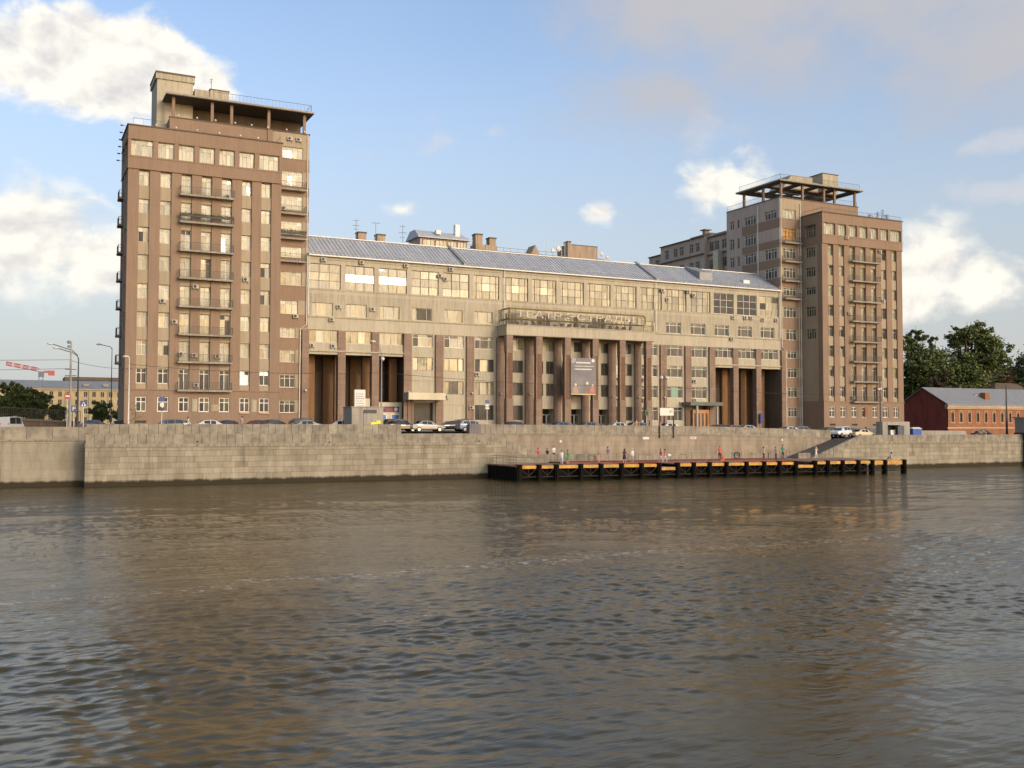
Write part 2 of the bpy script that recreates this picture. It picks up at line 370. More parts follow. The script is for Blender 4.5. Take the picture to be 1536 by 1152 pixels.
# ------------------------------------------------------------------ camera, world, sun
cam = bpy.data.cameras.new('camera'); co = bpy.data.objects.new('camera', cam); COL.objects.link(co); SC.camera = co
cam.sensor_width = 36; cam.lens = 1519.2 / 1536 * 36; cam.clip_end = 6000; cam.clip_start = 0.5
pitch, yaw, roll = 0.0404175, 0.4593769, 0.0018357
F = Vector((math.sin(yaw) * math.cos(pitch), math.cos(yaw) * math.cos(pitch), math.sin(pitch)))
Rv = Vector((math.cos(yaw), -math.sin(yaw), 0)); U = Rv.cross(F)
Rr = Rv * math.cos(roll) + U * math.sin(roll); Ur = U * math.cos(roll) - Rv * math.sin(roll)
co.matrix_world = Matrix(((Rr.x, Ur.x, -F.x, 0), (Rr.y, Ur.y, -F.y, 0), (Rr.z, Ur.z, -F.z, 0.8), (0, 0, 0, 1)))

EXPO = 0.06
SUN_AZ, SUN_EL = 160.0, 19.0      # azimuth clockwise from +Y
W = bpy.data.worlds.new('World'); SC.world = W; W.use_nodes = True
def make_world():
    nt = W.node_tree; bg = nt.nodes['Background']
    sky = N(nt, 'ShaderNodeTexSky', sky_type='NISHITA', sun_disc=False, sun_elevation=rad(SUN_EL), sun_rotation=rad(SUN_AZ),
            air_density=1.0, dust_density=2.0, ozone_density=2.5, altitude=150)
    tc = N(nt, 'ShaderNodeTexCoord'); sx = N(nt, 'ShaderNodeSeparateXYZ'); L(nt, tc.outputs['Generated'], sx.inputs[0])
    az = N(nt, 'ShaderNodeMath', operation='ARCTAN2'); L(nt, sx.outputs[0], az.inputs[0]); L(nt, sx.outputs[1], az.inputs[1])
    el = N(nt, 'ShaderNodeMath', operation='ARCSINE'); L(nt, sx.outputs[2], el.inputs[0])
    def M_(op, a, b=None, c=None):
        n = N(nt, 'ShaderNodeMath', operation=op)
        for i, x in enumerate((a, b, c)):
            if x is None: continue
            if isinstance(x, (int, float)): n.inputs[i].default_value = x
            else: L(nt, x, n.inputs[i])
        return n.outputs[0]
    A = M_('MULTIPLY', az.outputs[0], 180 / PI); E_ = M_('MULTIPLY', el.outputs[0], 180 / PI)
    # billow noise in direction space
    cv = N(nt, 'ShaderNodeCombineXYZ'); L(nt, A, cv.inputs[0]); L(nt, M_('MULTIPLY', E_, 1.35), cv.inputs[1])
    def noise(scale, det, rough, dist=0.0, off=0.0, dy=0.0):
        n = N(nt, 'ShaderNodeTexNoise'); n.inputs['Scale'].default_value = scale; n.inputs['Detail'].default_value = det
        n.inputs['Roughness'].default_value = rough; n.inputs['Distortion'].default_value = dist
        mp = N(nt, 'ShaderNodeMapping'); mp.inputs['Location'].default_value = (off - dy * .5, off * .7 + dy, 0); L(nt, cv.outputs[0], mp.inputs[0])
        L(nt, mp.outputs[0], n.inputs['Vector']); return n.outputs['Fac']
    n1 = noise(0.17, 7, 0.58, 0.3); n2 = noise(0.42, 6, 0.52, 0.3, 31.0); n3 = noise(0.06, 6, 0.55, 0.4, 77.0)
    n1b = noise(0.17, 7, 0.58, 0.3, 0.0, 1.1); n2b = noise(0.42, 6, 0.52, 0.3, 31.0, 0.8)
    lit = M_('MULTIPLY_ADD', M_('ADD', M_('SUBTRACT', n1, n1b), M_('MULTIPLY', M_('SUBTRACT', n2, n2b), 0.7)), 2.6, 0.62)
    warp = M_('ADD', M_('MULTIPLY', M_('SUBTRACT', n1, 0.5), 1.8), M_('MULTIPLY', M_('SUBTRACT', n2, 0.5), 2.0))
    def blob(a, e, ra, re, edge=0.8, soft=0.5):
        dx = M_('DIVIDE', M_('SUBTRACT', A, a), ra); dy = M_('DIVIDE', M_('SUBTRACT', E_, e), re)
        d = M_('SQRT', M_('ADD', M_('MULTIPLY', dx, dx), M_('MULTIPLY', dy, dy)))
        v = M_('ADD', M_('SUBTRACT', 1.0, d), M_('MULTIPLY', warp, edge))
        mr = N(nt, 'ShaderNodeMapRange', interpolation_type='SMOOTHSTEP'); mr.inputs[1].default_value = 0.0; mr.inputs[2].default_value = soft
        L(nt, v, mr.inputs[0]); return mr.outputs[0]
    def maxi(l):
        r = l[0]
        for x in l[1:]: r = M_('MAXIMUM', r, x)
        return r
    # white cumulus, as (azimuth, elevation, half width, half height)
    white = maxi([blob(2.6, 18.4, 5.0, 3.1, .5, .35), blob(5.8, 18.3, 4.6, 3.4, .5, .35), blob(9.4, 18.2, 2.4, 1.7, .8, .7), blob(-1.5, 18.2, 4.2, 2.5, .6, .6),
                  blob(0.2, 9.3, 6.6, 3.6, .55, .6), blob(4.2, 8.6, 3.8, 2.6, .55, .6), blob(-6, 9.2, 5, 3),
                  blob(48.8, 8.8, 3.0, 2.8, .6, .8), blob(51.2, 7.6, 2.8, 1.6, .8, .7), blob(47.4, 7.6, 2.8, 2.6, .6, .5),
                  blob(38.0, 13.2, 2.6, 1.7, 1.3, .9), blob(40.0, 14.4, 1.5, 1.2, 1.3, .9), blob(31.2, 11.9, 1.3, 0.8, .8, .8), blob(20.0, 12.0, 1.4, .5, .9, 1.2),
                  blob(75, 12, 8, 4), blob(-28, 13, 10, 5), blob(110, 20, 14, 6), blob(200, 26, 24, 7), blob(250, 18, 20, 6)])
    faint = maxi([blob(22.6, 15.9, 2.2, .9, 1.4, 1.1), blob(25.0, 16.2, 1.0, .6, 1.4, 1.1), blob(18.2, 14.9, 1.2, .6, 1.4, 1.1), blob(53.5, 14.2, 2.8, .7, 1.4, 1.1), blob(52, 12.0, 3.4, .8, 1.4, 1.1), blob(37.4, 15.8, 2.2, 1.4, 1.4, 1.1)])
    grey = maxi([blob(41, 20.0, 11, 5.2, .35, 1.3), blob(48, 24.5, 24, 8.6, .3, .8), blob(38, 22.5, 13, 4.8, .3, .9), blob(34.5, 17.8, 7.5, 3.6, .45, 1.2), blob(54, 19.5, 13, 6.0, .3, .9), blob(100, 30, 30, 9), blob(-34, 34, 20, 7)])
    lowhaze = N(nt, 'ShaderNodeMapRange', interpolation_type='SMOOTHSTEP'); lowhaze.inputs[1].default_value = 24.0; lowhaze.inputs[2].default_value = -1.0
    L(nt, E_, lowhaze.inputs[0])
    lowl = N(nt, 'ShaderNodeMapRange', interpolation_type='SMOOTHSTEP'); lowl.inputs[1].default_value = 30.0; lowl.inputs[2].default_value = -8.0
    L(nt, A, lowl.inputs[0])
    def mix(f, a, col):
        m = N(nt, 'ShaderNodeMix', data_type='RGBA')
        if isinstance(f, float): m.inputs[0].default_value = f
        else: L(nt, f, m.inputs[0])
        L(nt, a, m.inputs[6])
        if isinstance(col, tuple): m.inputs[7].default_value = (*col, 1)
        else: L(nt, col, m.inputs[7])
        return m.outputs[2]
    K = 1 / 0.12 / 2 ** EXPO
    def k(c): return tuple(x * K for x in c)
    c = sky.outputs[0]
    tint = N(nt, 'ShaderNodeMix', data_type='RGBA', blend_type='MULTIPLY'); tint.inputs[0].default_value = 1.0
    L(nt, c, tint.inputs[6]); c = tint.outputs[2]
    front = N(nt, 'ShaderNodeMapRange', interpolation_type='SMOOTHSTEP'); front.inputs[1].default_value = -0.25; front.inputs[2].default_value = 0.3
    L(nt, sx.outputs[1], front.inputs[0])
    tm = N(nt, 'ShaderNodeMix', data_type='RGBA'); L(nt, front.outputs[0], tm.inputs[0]); tm.inputs[6].default_value = (*SKY_BACK, 1); tm.inputs[7].default_value = (*SKY_TINT, 1); L(nt, tm.outputs[2], tint.inputs[7])
    c = mix(M_('MULTIPLY', M_('MULTIPLY', lowhaze.outputs[0], 0.92), front.outputs[0]), c, k((0.545, 0.555, 0.55)))          # milky air towards the horizon
    c = mix(M_('MULTIPLY', n3, 0.10), c, k((0.8, 0.8, 0.82)))
    c = mix(M_('MULTIPLY', grey, M_('MULTIPLY_ADD', n1, 0.2, 0.88)), c, k((0.555, 0.555, 0.59)))
    c = mix(M_('MULTIPLY', faint, 0.45), c, k((0.78, 0.74, 0.74)))
    shade = N(nt, 'ShaderNodeMix', data_type='RGBA'); 
    mr = N(nt, 'ShaderNodeMapRange'); mr.inputs[1].default_value = 0.0; mr.inputs[2].default_value = 0.8; L(nt, lit, mr.inputs[0]); L(nt, mr.outputs[0], shade.inputs[0])
    shade.inputs[6].default_value = (*k((0.74, 0.70, 0.69)), 1); shade.inputs[7].default_value = (*k((1.10, 1.05, 0.93)), 1)
    c = mix(M_('MULTIPLY', white, 0.93), c, shade.outputs[2])
    L(nt, c, bg.inputs['Color']); bg.inputs['Strength'].default_value = 0.12
SKY_TINT = (2.2, 1.98, 1.88); SKY_BACK = (2.45, 2.15, 1.85)
make_world()
sl = bpy.data.lights.new('sun', 'SUN'); so = bpy.data.objects.new('sun', sl); COL.objects.link(so)
sl.energy = 1.05; sl.angle = rad(10.0); sl.color = (1.0, 0.91, 0.78)
sd = Vector((math.sin(rad(SUN_AZ)) * math.cos(rad(SUN_EL)), math.cos(rad(SUN_AZ)) * math.cos(rad(SUN_EL)), math.sin(rad(SUN_EL))))
so.rotation_euler = sd.to_track_quat('Z', 'Y').to_euler(); so.location = (40, -60, 60)
SC.view_settings.view_transform = 'Standard'; SC.view_settings.look = 'None'; SC.view_settings.exposure = EXPO; SC.view_settings.gamma = 1.0
SC.view_settings.use_curve_mapping = False

# ------------------------------------------------------------------ levels
WZ = -5.65            # water
def gz(x):            # street level along the embankment
    return float(np.interp(x, [-200, 55, 89, 112, 130, 600], [0, 0, -0.2, -0.75, -1.3, -1.3]))
YW, YB = 112.5, 117.5  # river wall face, rear wall of the recess
YL, YT = 139.0, 144.3  # tower front, theatre front

# ------------------------------------------------------------------ water
def water():
    def axis(a, b, step, lo, hi, g=1.06):
        mid = list(np.arange(a, b, step)); out = mid[:]
        s = step; x = mid[-1]
        while x < hi: s *= g; x += s; out.append(x)
        s = step; x = mid[0]; pre = []
        while x > lo: s *= g; x -= s; pre.append(x)
        return np.array(pre[::-1] + out)
    xs = axis(-9, 34, 0.085, -700, 900, 1.045); ys = axis(10, 38, 0.052, -160, 100, 1.026)
    ys = np.concatenate([ys[ys < 110], [112, 120]])
    X, Y = np.meshgrid(xs, ys); Z = np.zeros_like(X)
    def waves(n, l0, l1, amp, main, spread, seed):
        r = np.random.default_rng(seed); z = np.zeros_like(X)
        for i in range(n):
            lam = math.exp(r.uniform(math.log(l0), math.log(l1))); th = main + r.normal(0, spread); k = 2 * PI / lam
            a = amp * lam ** 1.05
            z += a * np.sin(k * (X * math.cos(th) + Y * math.sin(th)) + r.uniform(0, 2 * PI))
        return z
    gust = 0.62 + 0.38 * np.clip(waves(10, 9, 40, 0.02, 1.2, 1.0, 3), -1, 1)
    Z = waves(30, 0.9, 2.8, 0.0024, 1.2, 0.7, 11) * gust * np.interp(Y, [14, 30, 60], [1.35, 1.15, 0.8]) + waves(14, 4, 11, 0.0010, 0.95, 0.5, 12)
    Z += waves(70, 0.26, 0.95, 0.0031, 1.28, 0.62, 13) * gust * np.interp(Y, [14, 26, 48], [1.55, 1.35, 1.0])
    fade = np.clip((112.0 - Y) / 12.0, 0.25, 1) * np.clip((75.0 - Y) / 30.0, 0.35, 1)
    Z *= fade * np.clip((140 - np.abs(X - 30)) / 60, 0, 1)
    V = np.stack([X.ravel(), Y.ravel(), Z.ravel() + WZ], 1)
    ny, nx = X.shape; idx = np.arange(ny * nx).reshape(ny, nx)
    Fc = np.stack([idx[:-1, :-1], idx[:-1, 1:], idx[1:, 1:], idx[1:, :-1]], -1).reshape(-1, 4)
    me = bpy.data.meshes.new('water'); me.vertices.add(len(V)); me.vertices.foreach_set('co', V.ravel())
    me.loops.add(len(Fc) * 4); me.loops.foreach_set('vertex_index', Fc.ravel())
    me.polygons.add(len(Fc)); me.polygons.foreach_set('loop_start', np.arange(len(Fc)) * 4); me.polygons.foreach_set('loop_total', np.full(len(Fc), 4))
    me.polygons.foreach_set('use_smooth', np.ones(len(Fc), bool)); me.update(calc_edges=True)
    m, nt, b = newmat('river_water')
    tc = N(nt, 'ShaderNodeTexCoord')
    mp = N(nt, 'ShaderNodeMapping'); mp.inputs['Scale'].default_value = (0.6, 2.2, 1.0); mp.inputs['Rotation'].default_value = (0, 0, 0.25); L(nt, tc.outputs['Object'], mp.inputs[0])
    a = N(nt, 'ShaderNodeTexNoise', i_Scale=2.6, i_Detail=6.0, i_Roughness=0.6); L(nt, mp.outputs[0], a.inputs['Vector'])
    c = N(nt, 'ShaderNodeTexNoise', i_Scale=1.2, i_Detail=3.0); L(nt, mp.outputs[0], c.inputs['Vector'])
    g = N(nt, 'ShaderNodeTexNoise', i_Scale=0.045, i_Detail=3.0); L(nt, tc.outputs['Object'], g.inputs['Vector'])
    gm = N(nt, 'ShaderNodeMapRange'); gm.inputs[1].default_value = 0.35; gm.inputs[2].default_value = 0.65; gm.inputs[3].default_value = 0.3; gm.inputs[4].default_value = 1.0
    L(nt, g.outputs['Fac'], gm.inputs[0])
    sy = N(nt, 'ShaderNodeSeparateXYZ'); L(nt, tc.outputs['Object'], sy.inputs[0])
    ym = N(nt, 'ShaderNodeMapRange'); ym.inputs[1].default_value = 22; ym.inputs[2].default_value = 58; ym.inputs[3].default_value = 0.30; ym.inputs[4].default_value = 1.0; L(nt, sy.outputs[1], ym.inputs[0])
    ms = N(nt, 'ShaderNodeMath', operation='MULTIPLY'); L(nt, gm.outputs[0], ms.inputs[0]); L(nt, ym.outputs[0], ms.inputs[1])
    m7 = N(nt, 'ShaderNodeMath', operation='MULTIPLY'); L(nt, ym.outputs[0], m7.inputs[0]); m7.inputs[1].default_value = 0.75
    b1 = N(nt, 'ShaderNodeBump', i_Distance=0.085); L(nt, ms.outputs[0], b1.inputs['Strength']); L(nt, a.outputs['Fac'], b1.inputs['Height'])
    b2 = N(nt, 'ShaderNodeBump', i_Distance=0.085); L(nt, m7.outputs[0], b2.inputs['Strength']); L(nt, c.outputs['Fac'], b2.inputs['Height']); L(nt, b1.outputs[0], b2.inputs['Normal'])
    mp3 = N(nt, 'ShaderNodeMapping'); mp3.inputs['Scale'].default_value = (0.35, 1.9, 1.0); mp3.inputs['Rotation'].default_value = (0, 0, 0.38); L(nt, tc.outputs['Object'], mp3.inputs[0])
    e3 = N(nt, 'ShaderNodeTexNoise', i_Scale=0.30, i_Detail=5.0, i_Roughness=0.62, i_Distortion=0.4); L(nt, mp3.outputs[0], e3.inputs['Vector'])
    y3 = N(nt, 'ShaderNodeMapRange'); y3.inputs[1].default_value = 24; y3.inputs[2].default_value = 60; y3.inputs[3].default_value = 0.25; y3.inputs[4].default_value = 1.0; L(nt, sy.outputs[1], y3.inputs[0])
    b3 = N(nt, 'ShaderNodeBump', i_Distance=0.26); L(nt, y3.outputs[0], b3.inputs['Strength']); L(nt, e3.outputs['Fac'], b3.inputs['Height']); L(nt, b2.outputs[0], b3.inputs['Normal'])
    L(nt, b3.outputs[0], b.inputs['Normal'])
    def m_(op, a_, b_=None, c_=None):
        n_ = N(nt, 'ShaderNodeMath', operation=op)
        for i_, x_ in enumerate((a_, b_, c_)):
            if x_ is None: continue
            if isinstance(x_, (int, float)): n_.inputs[i_].default_value = x_
            else: L(nt, x_, n_.inputs[i_])
        return n_.outputs[0]
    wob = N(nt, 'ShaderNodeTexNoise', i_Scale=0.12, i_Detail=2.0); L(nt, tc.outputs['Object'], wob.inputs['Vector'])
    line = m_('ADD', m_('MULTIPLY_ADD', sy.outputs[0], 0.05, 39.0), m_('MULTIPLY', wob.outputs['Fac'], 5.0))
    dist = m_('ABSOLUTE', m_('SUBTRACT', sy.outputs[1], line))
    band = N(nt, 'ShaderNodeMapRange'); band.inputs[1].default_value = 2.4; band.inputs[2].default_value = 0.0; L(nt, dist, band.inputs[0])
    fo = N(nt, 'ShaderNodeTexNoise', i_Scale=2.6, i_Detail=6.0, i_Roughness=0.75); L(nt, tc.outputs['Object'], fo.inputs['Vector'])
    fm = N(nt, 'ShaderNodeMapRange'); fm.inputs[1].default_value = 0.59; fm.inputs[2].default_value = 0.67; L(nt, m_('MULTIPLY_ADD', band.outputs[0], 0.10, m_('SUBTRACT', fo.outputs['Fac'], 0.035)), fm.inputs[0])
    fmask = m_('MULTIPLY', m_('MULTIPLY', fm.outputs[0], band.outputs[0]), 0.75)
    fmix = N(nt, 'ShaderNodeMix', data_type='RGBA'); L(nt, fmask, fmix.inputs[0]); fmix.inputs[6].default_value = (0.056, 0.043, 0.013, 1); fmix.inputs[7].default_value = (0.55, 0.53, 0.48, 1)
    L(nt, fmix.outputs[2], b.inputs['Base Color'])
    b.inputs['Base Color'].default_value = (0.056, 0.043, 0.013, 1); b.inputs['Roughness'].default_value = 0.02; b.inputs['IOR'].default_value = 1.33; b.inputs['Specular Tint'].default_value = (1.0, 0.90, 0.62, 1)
    me.materials.append(m)
    o = bpy.data.objects.new('water', me); COL.objects.link(o); o['kind'] = 'structure'
water()
b = MB(); b.quad((-3000, -600, -6.6), (4000, -600, -6.6), (4000, 2500, -6.6), (-3000, 2500, -6.6)); struct('riverbed', b, 'steps')

# ------------------------------------------------------------------ ground, road, pavement
def strip(xs, y0, y1, dz, name, mat):
    b = MB()
    for i in range(len(xs) - 1):
        a, c = xs[i], xs[i + 1]
        b.quad((a, y0, gz(a) + dz), (c, y0, gz(c) + dz), (c, y1, gz(c) + dz), (a, y1, gz(a) + dz))
    return struct(name, b, mat)
XS = [-1500, -200, 0, 30, 55, 70, 89, 100, 112, 121, 130, 160, 250, 2500]
strip(XS, 118.0, 2400, -0.12, 'ground', 'asphalt')
strip(XS, 119.8, 134.0, -0.10, 'road', plain('road_asphalt', (0.062, 0.058, 0.055), 0.9, var=0.15, scale=0.6))
b = MB()
for i in range(2, len(XS) - 2):
    a, c = XS[i], XS[i + 1]
    b.hexa([(a, 134.0, gz(a) - .3), (c, 134.0, gz(c) - .3), (c, 144.2, gz(c) - .3), (a, 144.2, gz(a) - .3), (a, 134.0, gz(a) + .03), (c, 134.0, gz(c) + .03), (c, 144.2, gz(c) + .03), (a, 144.2, gz(a) + .03)])
struct('pavement', b, plain('paving', (0.22, 0.20, 0.17), 0.9, var=0.2))
b = MB()
for x in np.arange(-30, 170, 6.0): b.quad((x, 126.9, gz(x) - .096), (x + 2.5, 126.9, gz(x + 2.5) - .096), (x + 2.5, 127.05, gz(x + 2.5) - .096), (x, 127.05, gz(x) - .096))
struct('lane_markings', b, 'signwhite')

# ------------------------------------------------------------------ embankment walls
def slab_course(b, x0, x1, y0, y1, zb, zt, w=0.92, m=0, jit=0.012):
    x = x0
    while x < x1 - 0.2:
        ww = w * random.uniform(0.8, 1.2); e = min(x + ww, x1)
        if x1 - e < 0.4: e = x1
        q = random.uniform(0, jit)
        f0, f1 = (zt(x), zt(e)) if callable(zt) else (zt, zt); g0, g1 = (zb(x), zb(e)) if callable(zb) else (zb, zb)
        b.hexa([(x + .015, y0 + q, g0), (e - .015, y0 + q, g1), (e - .015, y1, g1), (x + .015, y1, g0), (x + .015, y0 + q, f0), (e - .015, y0 + q, f1), (e - .015, y1, f1), (x + .015, y1, f0)], m)
        x = e
def river_wall(x0, x1, y, ztop, label, ytop=None, left_end=False, mat='ashlar'):
    """wall face, projecting ledge and a course of upright slabs on top"""
    r = thing('embankment_wall', label, 'river wall', ((x0 + x1) / 2, y, WZ))
    a = MB(); a.box(x0, x1, y, y + 2.2, WZ - 1.5, ztop - 1.34); a.build('stonework', mat, r)
    a = MB(); a.box(x0 - .06, x1, y - .10, y + 2.2, ztop - 1.34, ztop - 1.02); a.build('ledge', 'ledge', r)
    a = MB(); slab_course(a, x0, x1, y - .03, y + .42, ztop - 1.02, ztop); a.box(x0, x1, y + .42, y + 2.2, ztop - 1.02, ztop - .75)
    a.build('slab_course', 'slab', r)
    return r
rw = river_wall(6.9, 53.2, YW, -0.26, 'long pale ashlar river wall below the left tower, ending at the dock')
# rounded upstream corner of that wall
a = MB(); pts = [(6.9 + 1.0 - 1.0 * math.cos(t), YW + 1.0 - 1.0 * math.sin(t)) for t in np.linspace(-1.0, PI / 2, 8)]
a.prism([(x - .02, y - .02, WZ - 1.5) for x, y in pts] + [(9, 116, WZ - 1.5)], (0, 0, 5.5)); a.build('corner_stone', 'ashlar', rw)
a = MB()   # drain pipes holes
for x in (18.0, 32.5, 51.2): a.disc((x, YW - .055, -1.05 if x < 30 else -1.2), .11, 'y', n=10, th=-.02)
a.build('drain_outlet', 'black', rw)
# right river wall
river_wall(113.6, 149.6, YW, -0.60, 'pale ashlar river wall to the right of the dock, below the concrete kiosk')
# sunken stair flank walls (front side)
def flank(x0, z0, x1, z1, label, xe, ze):
    r = thing('stair_flank_wall', label, 'stair wall', ((x0 + x1) / 2, YW, WZ))
    a = MB(); lo = WZ - 1.5
    def zt(x): return z0 + (z1 - z0) * (x - x0) / (x1 - x0)
    xa, xb = min(x0, x1), max(x0, x1)
    a.prism([(xa, YW + .002, lo), (xb, YW + .002, lo), (xb, YW + .002, zt(xb) - .9), (xa, YW + .002, zt(xa) - .9)], (0, .8, 0)); a.build('stonework', 'ashlar', r)
    s = MB(); slab_course(s, xa, xb, YW - .03, YW + .45, lambda x: zt(x) - .9, zt, w=.72); s.build('balustrade', 'slab', r)
    s = MB(); xa, xb = min(x1, xe), max(x1, xe); slab_course(s, xa, xb, YW - .03, YW + .45, -4.0, ze, w=.9)
    s.box(xa, xb, YW + .004, YW + .8, lo, -4.0); s.build('landing_parapet', 'slab', r)
    # steps behind it
    t = MB(); n = 22; top = z0 - .55; bot = -3.95
    for i in range(n):
        f0 = i / n; f1 = (i + 1) / n; xx0 = x0 + (x1 - x0) * f0; xx1 = x0 + (x1 - x0) * f1; zz = top + (bot - top) * f0
        t.box(min(xx0, xx1), max(xx0, xx1), YW + .8, YB, lo, zz)
    t.build('steps', 'steps', r)
    return r
flank(53.2, -.26, 59.3, -2.9, 'sloping slab balustrade and stair going down to the landing at the left end of the dock', 68.5, -2.9)
flank(113.6, -.60, 103.9, -4.0 + .1, 'sloping slab balustrade and dark steps going up to the street at the right end of the dock', 101.5, -3.15)
# rear wall of the recess
r = thing('embankment_wall', 'pinkish rear wall behind the dock, between the two stairs, topped by a slab parapet', 'river wall', (83, YB, -4))
def g0(x): return gz(x)
a = MB(); a.hexa([(42, YB, -5), (125, YB, -5), (125, YB + .9, -5), (42, YB + .9, -5), (42, YB, -.45), (89, YB, -.62), (89, YB + .9, -.62), (42, YB + .9, -.45)]) if False else None
for x0, x1 in ((53.4, 70), (70, 89), (89, 100), (100, 112.6)):
    a.hexa([(x0, YB, -6), (x1, YB, -6), (x1, YB + .9, -6), (x0, YB + .9, -6), (x0, YB, g0(x0) - .42), (x1, YB, g0(x1) - .42), (x1, YB + .9, g0(x1) - .42), (x0, YB + .9, g0(x0) - .42)])
a.build('stonework', 'ashlar_pink', r)
a = MB()
for x0, x1 in ((53.4, 70), (70, 89), (89, 100), (100, 112.6)):
    a.hexa([(x0, YB - .09, g0(x0) - .42), (x1, YB - .09, g0(x1) - .42), (x1, YB + .9, g0(x1) - .42), (x0, YB + .9, g0(x0) - .42), (x0, YB - .09, g0(x0) - .22), (x1, YB - .09, g0(x1) - .22), (x1, YB + .9, g0(x1) - .22), (x0, YB + .9, g0(x0) - .22)])
a.build('ledge', 'ledge', r)
a = MB(); slab_course(a, 53.4, 112.6, YB, YB + .45, lambda x: g0(x) - .22, lambda x: g0(x) + .87, w=.95); a.build('parapet', 'slab', r)
# street parapet over the long left wall, and the gap beside it
r = thing('street_parapet', 'low stone slab parapet along the street above the left river wall', 'parapet', (25, YB, 0))
a = MB(); slab_course(a, 7.3, 43.0, YB, YB + .45, -.28, lambda x: .84 if x > 14 else .70 + .01 * x, w=1.0); a.build('slab_course', 'slab', r)
a = MB(); a.box(7.3, 53.4, YB + .02, YB + .9, -4, -.28); a.build('footing', 'ledge', r)
b = MB(); b.quad((7.2, YW + 1.2, -1.05), (53.4, YW + 1.2, -1.05), (53.4, YB + .1, -1.05), (7.2, YB + .1, -1.05)); struct('embankment_walk', b, 'ledge')
b = MB(); b.quad((113.5, YW + .4, -1.25), (150, YW + .4, -1.25), (150, 118.2, -1.35), (113.5, 118.2, -1.35)); struct('river_walk', b, 'asphalt')
# left wall beyond the corner
r = thing('embankment_wall', 'plain pale river wall at the far left, set back behind the rounded corner', 'river wall', (-40, 115.2, WZ))
a = MB(); a.box(-260, 9, 115.2, 117, WZ - 1.5, -.95); a.build('stonework', masonry('plain_ashlar', (0.325, .29, .225), (.29, .258, .198), (.21, .185, .14), 2.6, .9, .01, stain=.3, algae=True), r)
a = MB(); a.box(-260, 7.2, 115.08, 117, -.95, -.78); a.build('ledge', 'ledge', r)
a = MB(); slab_course(a, -60, 7.2, 115.16, 115.7, -.78, .52, w=2.1); a.build('slab_course', 'slab', r)
b = MB(); b.quad((-260, 115.6, -.2), (7.4, 115.6, -.2), (7.4, 119, -.14), (-260, 119, -.14)); struct('side_road', b, 'asphalt')
# right-hand darker wall with ladders/timber fenders
r = thing('embankment_wall', 'river wall at the far right with a dark corner pier and timber fenders', 'river wall', (160, 112, WZ))
a = MB(); a.box(152.4, 420, 112.2, 114, WZ - 1.5, -.9); a.build('stonework', 'ashlar', r)
a = MB(); a.box(149.6, 152.4, 111.3, 114, WZ - 1.5, -.75); a.box(149.4, 152.6, 111.2, 114, -.75, -.3); a.build('corner_pier', stucco('grimy_stone', (.075, .062, .048), stain=.4), r)
a = MB(); a.box(152.6, 420, 112.0, 114, -.9, -.5); a.box(152.6, 420, 112.3, 112.8, -.5, -.28); a.build('ledge', stucco('grimy_ledge', (.16, .13, .10), stain=.4), r)
for x in (154.5, 155.9, 158.0, 159.4):
    a = MB(); a.box(x, x + .3, 111.8, 112.2, WZ - .5, -.6); a.build('timber_fender', 'bark', r)
a = MB(); a.box(156.5, 157.8, 112.12, 112.19, -4.4, -2.2); a.build('yellow_board', 'yellow', r)
b = MB(); b.box(60, 103.6, 112.0, YB + .05, -6, -4.02); struct('quay', b, 'ashlar_pink')
b = MB(); b.box(-2.5, 9.5, 115.5, 118.4, -6, -.25); struct('bank_fill', b, 'ledge')

# ------------------------------------------------------------------ towers
ROWS = [(34.01, 32.05), (30.28, 28.43), (26.6, 24.64), (22.97, 20.97), (19.17, 17.2), (15.5, 13.51), (11.8, 9.85), (8.1, 6.12)]
COLS = [(14.43, 15.76), (17.1, 18.5), (19.75, 21.1), (22.35, 23.72), (24.97, 26.35), (27.67, 29.02), (30.3, 31.68)]
TOPW = [(13.36, 16.1), (16.72, 18.72), (19.34, 21.31), (21.98, 23.98), (24.58, 26.6), (27.25, 29.3), (29.94, 32.66)]
SROWS = [(40.95, 39.3), (37.4, 35.3), (33.8, 31.8), (30.1, 28.2), (26.4, 24.9), (22.8, 20.85), (18.65, 16.7), (14.7, 13.3), (11.5, 9.74), (7.94, 6.12), (4.22, 2.5)]
def railing(parent, mp, pts, zb, h, step=0.14, name='railing', mat='rail', solid=0.0):
    """posts, rails and thin balusters along a poly-line in the u-n plane"""
    r = MB(mp)
    for (a, b) in zip(pts[:-1], pts[1:]):
        d = math.hypot(b[0] - a[0], b[1] - a[1]); n = max(1, int(d / step))
        r.tube([(a[0], a[1], zb + h), (b[0], b[1], zb + h)], .028, 4); r.tube([(a[0], a[1], zb + .1), (b[0], b[1], zb + .1)], .02, 4)
        for i in range(n + 1):
            t = i / n; x = a[0] + (b[0] - a[0]) * t; y = a[1] + (b[1] - a[1]) * t
            w = .022 if i in (0, n) else .009
            r.box(x - w, x + w, y - w, y + w, zb, zb + h)
    return r.build(name, mat, parent)
def balcony(root, mp, u0, u1, n0, n1, z, mat='conc'):
    s = MB(mp); s.box(u0, u1, n1, n0, z - .2, z); s.box(u0 - .04, u1 + .04, n1 - .04, n0, z - .05, z + .03)
    o = s.build('balcony', mat, root)
    railing(o, mp, [(u0 + .05, n0), (u0 + .05, n1 + .05), (u1 - .05, n1 + .05), (u1 - .05, n0)], z + .03, 1.0, step=.16)
    return o

